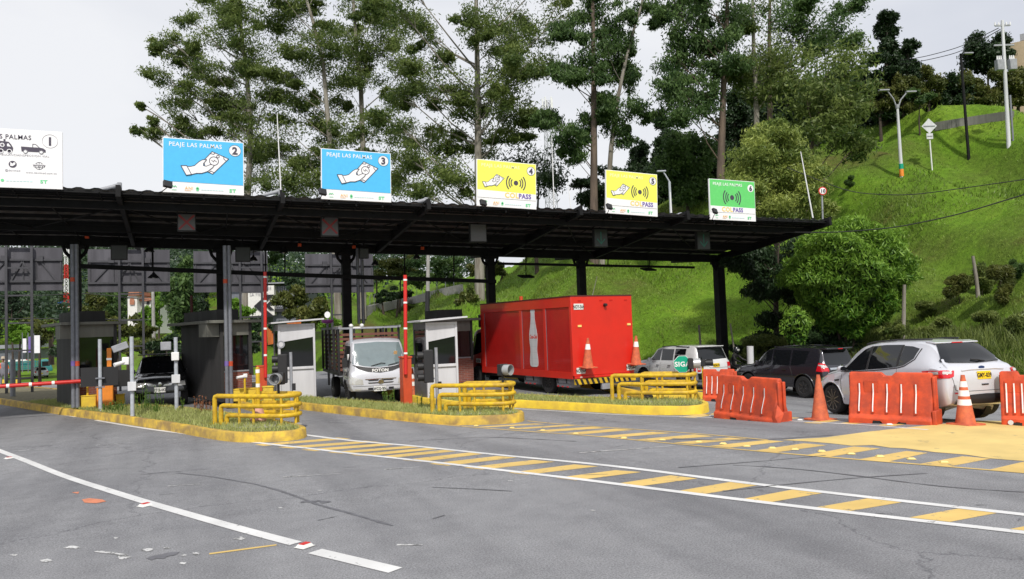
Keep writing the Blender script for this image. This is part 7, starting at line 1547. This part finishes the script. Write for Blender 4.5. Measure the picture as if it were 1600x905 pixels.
for (x,y,rx,ry,Zd,base,leaf,name,l) in [(20,478,34,26,95,560,'leaf_far','leafy_tree','blue green tree behind the leftmost sign frame'),(62,515,26,26,70,560,'leaf_olive','leafy_tree','olive tree seen between the legs of the left sign frame'),(30,520,22,18,66,560,'leaf_bright','scrub_bush','bright green low bush at the far left'),(100,520,24,20,68,565,'leaf_bright','scrub_bush','fresh green bush left of the first booth roof'),(150,490,26,30,75,560,'leaf_olive','leafy_tree','olive tree just right of the first column'),(178,475,20,34,80,560,'leaf_euc2','leafy_tree','mid green tree left of the white tiled house'),(200,515,28,22,64,560,'leaf_olive','leafy_tree','thin grey green tree in front of the white tiled house'),(225,520,22,16,60,560,'leaf_olive','scrub_bush','brownish hedge behind the black pickup'),(248,480,17,26,72,560,'leaf_bright','leafy_tree','vivid green tree beside the concrete pole'),(232,500,14,20,74,560,'leaf_bright','leafy_tree','smaller vivid green tree left of the concrete pole'),
   (286,465,22,66,58,560,'leaf_euc2','leafy_tree','tall narrow tree left of the second column'),(320,480,16,40,66,560,'leaf_dark','leafy_tree','dark tree just behind the second column'),(372,490,20,24,60,545,'leaf_bright','leafy_tree','green bush in front of the grey building wall'),(392,508,20,12,56,540,'leaf_dark','scrub_bush','dark hedge under the white panel'),(455,475,26,26,62,540,'leaf_olive','leafy_tree','round brown olive tree right of the white panel'),(485,480,28,34,60,540,'leaf_olive','leafy_tree','round olive tree left of the third column'),(470,450,24,16,70,540,'leaf_dark','leafy_tree','dark tree top above the grey building'),(435,512,14,10,48,530,'leaf_dark','scrub_bush','dark agave like shrub by the orange fence'),(404,395,17,14,88,540,'leaf_dark','leafy_tree','small crown seen against the sky right of the second column'),(425,405,20,14,90,540,'leaf_euc2','leafy_tree','thin crown against the sky right of the raised arm'),(515,505,16,10,58,540,'leaf_bright','scrub_bush','green verge bush left of the grey truck'),
   (150,548,24,14,56,565,'leaf_dark','scrub_bush','dark hedge behind the first booth'),(185,545,22,16,55,565,'leaf_olive','scrub_bush','olive hedge left of the black pickup roof'),(225,545,26,18,57,565,'leaf_olive','scrub_bush','olive hedge above the black pickup roof'),(262,542,24,20,54,565,'leaf_dark','scrub_bush','dark hedge right of the black pickup roof'),(300,540,22,22,56,565,'leaf_dark','scrub_bush','dark hedge left of the second booth'),(330,535,22,22,56,565,'leaf_dark','scrub_bush','dark hedge just behind the second booth'),(110,540,26,20,60,570,'leaf_dark','scrub_bush','dark hedge left of the first booth wall'),(385,540,26,20,52,560,'leaf_dark','scrub_bush','dark hedge between the second and white booths'),
   (590,425,24,24,92,520,'leaf_olive','leafy_tree','olive tree right of the third column'),(625,412,30,26,96,520,'leaf_olive','leafy_tree','large olive tree above the concrete wall left part'),(665,425,30,26,94,520,'leaf_euc2','leafy_tree','green tree above the concrete wall middle part'),(705,415,30,28,92,510,'leaf_euc2','leafy_tree','green tree left of the fourth column'),(740,430,20,22,90,510,'leaf_olive','leafy_tree','thin tree just left of the fourth column'),(620,455,22,14,84,520,'leaf_dark','scrub_bush','dark hedge along the left part of the concrete wall'),(600,465,16,10,82,520,'leaf_dark','scrub_bush','dark hedge at the left end of the concrete wall'),(785,420,20,16,84,500,'leaf_olive','leafy_tree','leafless looking tree right of the fourth column'),(740,462,14,16,60,500,'brush','scrub_bush','thicket on the slope left of the red truck roof'),(727,472,14,14,60,500,'leaf_olive','scrub_bush','olive thicket above the red truck front corner')]:
    bushy(l,Zd,x,y,rx,ry,leaf,base,name=name,group=GL,dens=1.3,ln=.38,wd=.18)
# palm
o=thing('palm_tree','fan palm beyond the first barrier arm left of the first column','tree',atZ(80,520,72)); b=MB(); b.tube([(0,0,-3),(0,0,.2)],[.25,.2],8); b.build('trunk',M['barkbrown'],o); pp=[]
for i in range(26):
    a=random.uniform(0,6.28);e=random.uniform(-.3,1.2)
    for t in np.linspace(.2,1,14): pp.append((math.cos(a)*math.cos(e)*1.7*t,math.sin(a)*math.cos(e)*1.7*t,math.sin(e)*1.7*t-.5*t*t+.2))
leaves(np.array(pp),.45,.10,M['leaf_euc2'],o,'crown',.2)
# ---- concrete parapet wall and fence on the far slope
def follow(label,name,cat,pts,h,th,mt,postgap=0,postm='black'):
    Q=[]
    for i in range(len(pts)-1):
        for t in (0,.167,.333,.5,.667,.833): Q.append(G(pts[i][0]+(pts[i+1][0]-pts[i][0])*t,pts[i][1]+(pts[i+1][1]-pts[i][1])*t))
    Q=[q+Vector((0,0,h/2-.15)) for q in Q]
    for _ in range(3): Q=[Q[0]]+[(Q[i-1]+Q[i]+Q[i+1])/3 for i in range(1,len(Q)-1)]+[Q[-1]]
    off=Vector(Q[0]); o=thing(name,label,cat,off); b=MB()
    for p,q in zip(Q,Q[1:]): b.bar(p-off,q-off,th,h)
    b.build('wall',M[mt],o)
    if postgap:
        acc=0
        for p,q in zip(Q,Q[1:]):
            n=max(1,int((q-p).length/postgap))
            for i in range(n): r=p+(q-p)*i/n-off+Vector((0,0,h/2)); MB().tube([r,r+Vector((0,0,.9)),r+Vector((.15,-.1,1.15))],.035,6).build('fence_post',M[postm],o)
    return o
follow('long low concrete parapet with fence posts climbing the far slope','parapet_wall','wall',[(572,492),(610,482),(660,470),(735,456)],1.0,.25,'concrete',postgap=4,postm='steel')
follow('grey concrete retaining wall on the ridge below the olive trees','retaining_wall','wall',[(1462,202),(1500,196),(1560,187),(1588,184)],.7,.3,'boothtrim')
# ---- buildings
def onZbox(o,mb_name,x0,y0,x1,y1,Zd,dep,mt,off,bevel=0,axes=None):
    a=atZ(x0,y1,Zd)-off; c=atZ(x1,y0,Zd)-off; rt_=R0; b=MB(); X_,Y_=axes or (R0,F0); w_=(c-a).dot(R0); h=(c.z-a.z); Mx=Matrix((X_,Y_,ZZ)).transposed(); ctr=a+X_*w_/2+Y_*dep/2+ZZ*h/2; b.box(ctr,(w_,dep,h),Mx); return b.build(mb_name,M[mt],o,bevel=bevel)
off=atZ(208,520,98); o=thing('tiled_house','white two storey house with an arched window and clay tile roof','building',off)
onZbox(o,'wall',200,462,214,522,98,6,'plaster',off); onZbox(o,'wall',214,470,236,522,99,6,'plaster',off); onZbox(o,'roof',198,456,217,462,97.6,7,'tile',off); onZbox(o,'roof',213,466,238,471,98.6,7,'tile',off); onZbox(o,'window',229,468,233,476,98.9,.2,'ink',off)
b=MB(); c=atZ(206.5,470,97.85)-off; Mx=Matrix.Translation(c)@Matrix((R0,ZZ,-F0)).transposed().to_4x4(); b.prism([(-.3,-.5),(.3,-.5),(.3,.1),(.2,.3),(0,.4),(-.2,.3),(-.3,.1)],.05,Mx); b.build('arched_window',M['tile'],o)
off=atZ(400,500,74); o=thing('grey_warehouse','grey clad warehouse with a white panel bearing a dark chevron','building',off)
onZbox(o,'wall',352,446,392,505,74.2,8,'buildgrey',off); onZbox(o,'wall',427,446,462,505,74.2,8,'buildgrey',off); onZbox(o,'roof',350,440,466,446,73.4,9.5,'greypaint',off); onZbox(o,'canopy_edge',424,482,458,488,73.6,1,'blackmat',off)
for i in range(9): onZbox(o,'cladding_rib',429+i*3.4,447,429.8+i*3.4,480,74.1,.1,'greypaint',off)
pn=onZbox(o,'white_panel',388,446,428,494,73.5,1.2,'plaster',off)
b=MB(); c=atZ(413,478,73.42)-off; Mx=Matrix.Translation(c)@Matrix((R0,ZZ,-F0)).transposed().to_4x4()
b.prism([(-1.0,0),(.25,1.05),(.95,1.05),(-.25,0),(.95,-1.05),(.25,-1.05)],.05,Mx); b.prism([(.1,0),(.55,.42),(.95,.42),(.5,0),(.95,-.42),(.55,-.42)],.05,Mx); b.build('chevron_emblem',M['ink'],pn)
for i,s_ in enumerate(['REMOLQUES','SERVICIO','LA TIENDA']):
    t=text(s_,.34,None,M['faintink'],'lettering',pn,.004,.01); c=atZ(390,453+i*4.6,73.42)-off; t.matrix_basis=Matrix.Translation(c)@Matrix((R0,ZZ,-F0)).transposed().to_4x4()
off=atZ(445,515,50); o=thing('tin_fence','orange corrugated tin fence behind the left white booth','fence',off); b=MB(); Q=[atZ(418,516,52),atZ(470,504,48)]
for i in range(26):
    p=Q[0]+(Q[1]-Q[0])*i/26-off;q=Q[0]+(Q[1]-Q[0])*(i+1)/26-off; b.bar(p+Vector((0,0,-.4+.0)),q+Vector((0,0,-.4)),.03+.03*(i%2),1.2)
b.build('sheets',M['rust'],o)
off=atZ(100,480,160); o=thing('blue_roofed_shed','low shed with a blue sheet roof below the red and white mast','building',off); onZbox(o,'roof',86,470,112,474,160,8,'bluetin',off); onZbox(o,'wall',88,474,110,482,160.5,7,'plaster',off)
off=atZ(20,560,100); o=thing('low_shop','low building with a grey roof behind the attendant','building',off); onZbox(o,'roof',-30,538,42,546,100,9,'greypaint',off); onZbox(o,'wall',-28,546,40,564,100.6,8,'buildgrey',off)
off=atZ(1596,210,75); o=thing('beige_building','beige building cut off by the right edge of the photo','building',off); BY=Vector((1,0,0)); BX=Vector((0,-1,0)); BY=Vector((math.sin(R(60)),math.cos(R(60)),0)); BX=Vector((math.cos(R(60)),-math.sin(R(60)),0)); onZbox(o,'wall',1592,64,1700,300,75,8,'beige',off,axes=(BX,BY)); onZbox(o,'parapet',1594,50,1700,64,75.3,7,'greypaint',off,axes=(BX,BY))
# ---- lattice masts
def mast(label,xb,yb,xt,yt,Zd,w0,w1,cols,r=.05):
    a=atZ(xb,yb,Zd);t=atZ(xt,yt,Zd); o=thing('lattice_mast',label,'mast',a,group='telecom masts on the skyline'); H_=t.z-a.z; n=12
    for k in range(n):
        z0=H_*k/n;z1=H_*(k+1)/n; b=MB(); wa=w0+(w1-w0)*k/n;wb_=w0+(w1-w0)*(k+1)/n; c0=[(sx*wa,sy*wa,z0) for sx,sy in ((-1,-1),(1,-1),(1,1),(-1,1))]; c1=[(sx*wb_,sy*wb_,z1) for sx,sy in ((-1,-1),(1,-1),(1,1),(-1,1))]
        for i in range(4): b.tube([c0[i],c1[i]],r,5); b.tube([c0[i],c1[(i+1)%4]],r*.6,5); b.tube([c0[(i+1)%4],c1[i]],r*.6,5); b.tube([c1[i],c1[(i+1)%4]],r*.6,5)
        b.build('section',M[cols[k%len(cols)]],o)
    b=MB()
    for i in range(5): a_=i*1.26; b.cyl((math.cos(a_)*w1*1.8,math.sin(a_)*w1*1.8,H_*.93),(math.cos(a_)*w1*1.8,math.sin(a_)*w1*1.8,H_*1.03),r*2.2)
    b.cyl((0,0,H_*.9),(0,0,H_*.91),w1*2); b.build('antenna_head',M['white'],o); return o
mast('red and white lattice mast between the left sign frame and first column',104,480,107,392,150,.42,.25,['red','red','red','white','white','white'],.055)
mast('pale grey lattice mast seen through the gap between signs 4 and 5',862,330,862,158,150,.9,.55,['greypaint'],.06)
# ---- big sign frames seen from behind, beyond the canopy
def gantry(x0,y0,x1,y1,lx0,lx1,label,yb=613,v=41):
    p=onv(x0,y1,v);q=onv(x1,y0,v); wd=q.x-p.x;h=q.z-p.z; c=Vector((p.x,v,p.z)); o=thing('sign_frame',label,'sign frame',c,group='large signs seen from behind beyond the lanes')
    MB().bx((0,.10,0),(wd,.16,h)).build('sign_panel',M['signback'],o)
    b=MB()
    for z in (h*.19,h*.69): b.bx((0,0,z),(wd,.10,z+.09))
    for x in (wd*.02,wd*.30,wd*.5,wd*.66,wd*.97): b.bx((x,.05,h*.19),(x+.05,.10,h*.69))
    for (a,s_) in ((.05,.28),(.72,.93),(.5,.35),(.5,.63)): b.bar((wd*(a if a>.4 and s_<.9 else a),.06,h*(.69 if a>=.5 else .2)),(wd*s_,.06,h*(.2 if a>=.5 else .66)),.06)
    b.box((wd*.28,.0,h*.74),(.25,.15,.25)); b.box((wd*.72,.0,h*.74),(.25,.15,.25)); b.build('stiffener',M['framegrey'],o)
    lx=[onv(x,500,v-.15).x-p.x for x in (lx0,lx1)]; gz=T(p.x,v)-p.z-.1
    for x in lx: MB().bx((x-.05,-.22,gz),(x+.05,-.10,h*1.06)).build('leg',M['framegrey'],o)
    z=gz+.9
    while z<h: MB().bx((lx[0]+.05,-.20,z),(lx[1]-.05,-.13,z+.07)).build('rung',M['framegrey'],o); z+=1.25
    MB().bx((lx[0],-.21,h*1.061),(lx[1],-.11,h*1.10)).build('top_bar',M['framegrey'],o)
    return o
gantry(-30,387,97,455,10,50,'leftmost large sign seen from behind on a ladder like frame'); gantry(137,390,265,457,187,224,'large sign seen from behind between the first and second columns'); gantry(303,393,418,457,376,410,'large sign seen from behind just right of the second column'); gantry(478,397,583,458,519,548,'large sign seen from behind at the third column')
for x0,x1,yt,yb,l,mt,tx in [(53,62,524,552,'white vertical banner on the far verge','white',1),(35,41,529,551,'narrow white and dark banner left of the white one','white',0),(44,51,526,551,'dark vertical banner between two white ones','purple',0)]:
    off=atZ(x0,yb,62); o=thing('verge_banner',l,'banner',off,group='banners on the far verge'); onZbox(o,'cloth',x0,yt,x1,yb,62,.05,mt,off); MB().cyl((0,0,-1.6),(0,0,1.6),.03).build('pole',M['steel'],o)
# ---- poles, lamps and signs on the hill
def stand(x,yb,xt,yt,lab,name,cat,r0,r1,mt,Zd=None,group=None):
    g=G(x,yb) if Zd is None else atZ(x,yb,Zd); Z_=(g-Vector((0,0,CH))).dot(F0); t=atZ(xt,yt,Z_); o=thing(name,lab,cat,g,group=group); h=t.z-g.z; dx=0
    MB().cyl((0,0,-1.0),(t.x-g.x,t.y-g.y,h),r0,r1).build('pole',M[mt],o); return o,Vector((t.x-g.x,t.y-g.y,h)),Z_
o,t,Z_=stand(1409,276,1402,166,'concrete lamp post with two arms standing on the grassy slope','street_lamp','street lamp',.15,.09,'dirtywhite'); k=Z_/FPX
for dx,dy in ((-15,-26),(17,-22)):
    e=t+R0*dx*k+ZZ*(-dy)*k; MB().tube([t-ZZ*.3,t+R0*dx*k*.35+ZZ*(-dy)*k*.45,e],.05,8).build('arm',M['greypaint'],o); MB().box(e+R0*(-.22 if dx<0 else .28),(.75,.3,.12),Matrix.Rotation(-YAW,3,'Z')).build('lamp_head',M['greypaint'],o,bevel=.03)
MB().cyl((0,0,.0),(0,0,.55),.16).build('orange_band',M['orangecab'],o); MB().cyl((0,0,.56),(0,0,.95),.157).build('green_band',M['siga'],o)
MB().cyl(t*.97,t*1.02,.14).build('pole_cap',M['greypaint'],o)
o,t,Z_=stand(1457,266,1450,186,'white diamond sign with a small plate below, seen from behind on the slope','road_sign','road sign',.05,.05,'white'); k=Z_/FPX; F3=Matrix((R0,ZZ,-F0)).transposed().to_4x4()
b=MB(); s_=12*k; b.prism([(0,s_),(s_,0),(0,-s_),(-s_,0)],.03,Matrix.Translation(t-ZZ*s_-F0*.08)@F3); b.build('diamond_panel',M['dirtywhite'],o); b=MB(); b.prism([(-5*k,-4.5*k),(5*k,-4.5*k),(5*k,4.5*k),(-5*k,4.5*k)],.03,Matrix.Translation(t-ZZ*28*k-F0*.08)@F3); b.build('small_plate',M['dirtywhite'],o); b=MB(); b.prism([(-9*k,-.8*k),(9*k,-.8*k),(9*k,.8*k),(-9*k,.8*k)],.03,Matrix.Translation(t-ZZ*12*k-F0*.115)@F3);b.prism([(-4*k,-.6*k),(4*k,-.6*k),(4*k,.6*k),(-4*k,.6*k)],.03,Matrix.Translation(t-ZZ*28*k-F0*.115)@F3); b.build('back_brace',M['greypaint'],o)
o,t,Z_=stand(1514,248,1501,84,'slim black lamp post leaning slightly on the slope','street_lamp','street lamp',.12,.09,'black'); k=Z_/FPX; MB().tube([t-ZZ*.15,t+R0*9*k],.04,8).build('arm',M['black'],o); MB().box(t+R0*12*k,(.7,.3,.12),Matrix.Rotation(-YAW,3,'Z')).build('lamp_head',M['greypaint'],o,bevel=.03)
o,t,Z_=stand(1576,228,1566,32,'tall concrete utility pole with two transformers at the top right','utility_pole','utility pole',.15,.10,'dirtywhite'); k=Z_/FPX
for y,hw in ((8,12),(40,16)): MB().bar(t-ZZ*y*k-R0*hw*k,t-ZZ*y*k+R0*hw*k,.10,.12).build('cross_arm',M['greypaint'],o)
for dx in (-9,11): 
    tr=MB(); tr.box(t-ZZ*72*k+R0*dx*k,(11*k,9*k,17*k),Matrix.Rotation(-YAW,3,'Z')); q=tr.build('transformer',M['greypaint'],o,bevel=.04)
    for j in (-3,0,3): MB().cyl(t-ZZ*63*k+R0*(dx+j)*k,t-ZZ*57*k+R0*(dx+j)*k,.06,.04,8).build('bushing',M['white'],q)
MB().cyl(R0*.35+Vector((0,0,-.5)),t*.40+R0*.30,.07).build('conduit',M['steel'],o)
for dx in (-12,-6,6,12): MB().cyl(t-ZZ*8*k+R0*dx*k,t-ZZ*3*k+R0*dx*k,.06,.04,8).build('insulator',M['white'],o)
upt=Vector(o.location)+t
o,t,Z_=stand(1285,345,1284,294,'round speed limit sign reading 10 beside the yellow green tree','speed_sign','road sign',.04,.04,'greypaint',Zd=37); k=Z_/FPX; F3=Matrix((R0,ZZ,-F0)).transposed().to_4x4()
for r_,mt_,z_ in ((6.5,'red',0),(4.9,'signwhite',.012)): b=MB(); b.prism([(r_*k*math.cos(a*.2618),r_*k*math.sin(a*.2618)) for a in range(24)],.02,Matrix.Translation(t-ZZ*5*k-F0*(.07+z_))@F3); b.build('disc' if mt_=='red' else 'disc_face',M[mt_],o)
t_=text('10',7.5*k,None,M['ink'],'numerals',o,.006,.006,'CENTER'); t_.matrix_basis=Matrix.Translation(t-ZZ*7.7*k-F0*.115)@F3
o,t,Z_=stand(1049,345,1046,284,'grey lamp post with a short arm between signs 5 and 6','street_lamp','street lamp',.10,.08,'pole',Zd=52); k=Z_/FPX; MB().tube([t,t+R0*-6*k+ZZ*11*k,t+R0*-9*k+ZZ*16*k],.05,8).build('arm',M['pole'],o); MB().box(t+R0*-12*k+ZZ*17*k,(.6,.25,.1),Matrix.Rotation(-YAW,3,'Z')).build('lamp_head',M['pole'],o,bevel=.02)
o,t,Z_=stand(241,560,239,455,'plain concrete pole right of the white tiled house','utility_pole','utility pole',.16,.12,'concrete',Zd=62); 
o,t,Z_=stand(667,525,669,398,'concrete pole with a dark lower half on the slope behind the toll','utility_pole','utility pole',.15,.11,'concrete',Zd=50); MB().cyl((0,0,-.5),t*.55,.165,.15).build('dark_sleeve',M['blackmat'],o)
o,t,Z_=stand(512,530,512,492,'small round white sign on a post far behind the grey truck','round_sign','road sign',.04,.04,'greypaint',Zd=52); k=Z_/FPX; b=MB(); b.prism([(4.5*k*math.cos(a*.2618),5*k*math.sin(a*.2618)) for a in range(24)],.03,Matrix.Translation(t-F0*.06)@F3); b.build('disc',M['signwhite'],o)
o,t,Z_=stand(301,560,299,462,'dark maroon raised barrier arm of the black pickup lane','raised_arm','barrier arm',.055,.05,'darkred',Zd=29)
o,t,Z_=stand(1172,578,1172,541,'short pale grey post between the two dark vehicles','marker_post','post',.14,.14,'dirtywhite',Zd=33)
o,t,Z_=stand(60,640,57,560,'square dark post in front of the attendant','marker_post','post',.12,.12,'greypaint',Zd=32) if 0 else stand(20,632,20,562,'thick dark grey post on the left island in front of the attendant','marker_post','post',.10,.10,'greypaint',Zd=32.5)
for x,l in ((28,'yellow safety panel behind the dark post'),(6,'yellow safety panel behind the attendant')):
    off=G(x,605); o=thing('safety_panel',l,'barrier',off,group='yellow panels beside the attendant'); MB().bx((-.25,0,0),(.25,.08,.85)).build('panel',M['kerbclean'],o,bevel=.01); MB().bx((-.25,-.006,.30),(.25,-.001,.42)).build('dark_band',M['ink'],o)
# ---- overhead cables
def cable(pts,r,label,zs):
    P_=[atZ(x,y,z) for (x,y),z in zip(pts,zs)]; off=P_[0]; o=thing('overhead_cable',label,'cable',off,group='overhead cables'); b=MB(); Q=[]
    for i in range(len(P_)-1):
        for t in np.linspace(0,1,10,endpoint=False): Q.append(P_[i]+(P_[i+1]-P_[i])*t-off)
    Q.append(P_[-1]-off)
    for _ in range(8): Q=[Q[0]]+[(Q[i-1]+Q[i]+Q[i+1])/3 for i in range(1,len(Q)-1)]+[Q[-1]]
    b.tube(Q,r,5,False); b.build('wire',M['wire'],o)
cable([(1180,362),(1300,364),(1400,356),(1500,335),(1620,298)],.022,'lower black cable sagging across the grassy slope',[33,31,29,27,25]); cable([(1230,262),(1330,302),(1420,306),(1520,292),(1620,278)],.02,'upper black cable crossing below the lamp post',[36,36,34,32,30])
cable([(1563,46),(1500,82),(1440,96),(1380,104)],.03,'pale wire leaving the utility pole to the left',[52,60,66,72]); cable([(1560,44),(1500,74),(1440,90),(1380,98)],.03,'second wire leaving the utility pole to the left',[52,60,66,72])
cable([(-20,462),(60,462),(140,458),(240,470)],.03,'thin cable crossing behind the left sign frames',[62,62,62,62]); cable([(-20,498),(110,498),(240,500)],.03,'second thin cable crossing behind the left sign frames',[62,62,62])
bpy.data.scenes.remove(TMP)
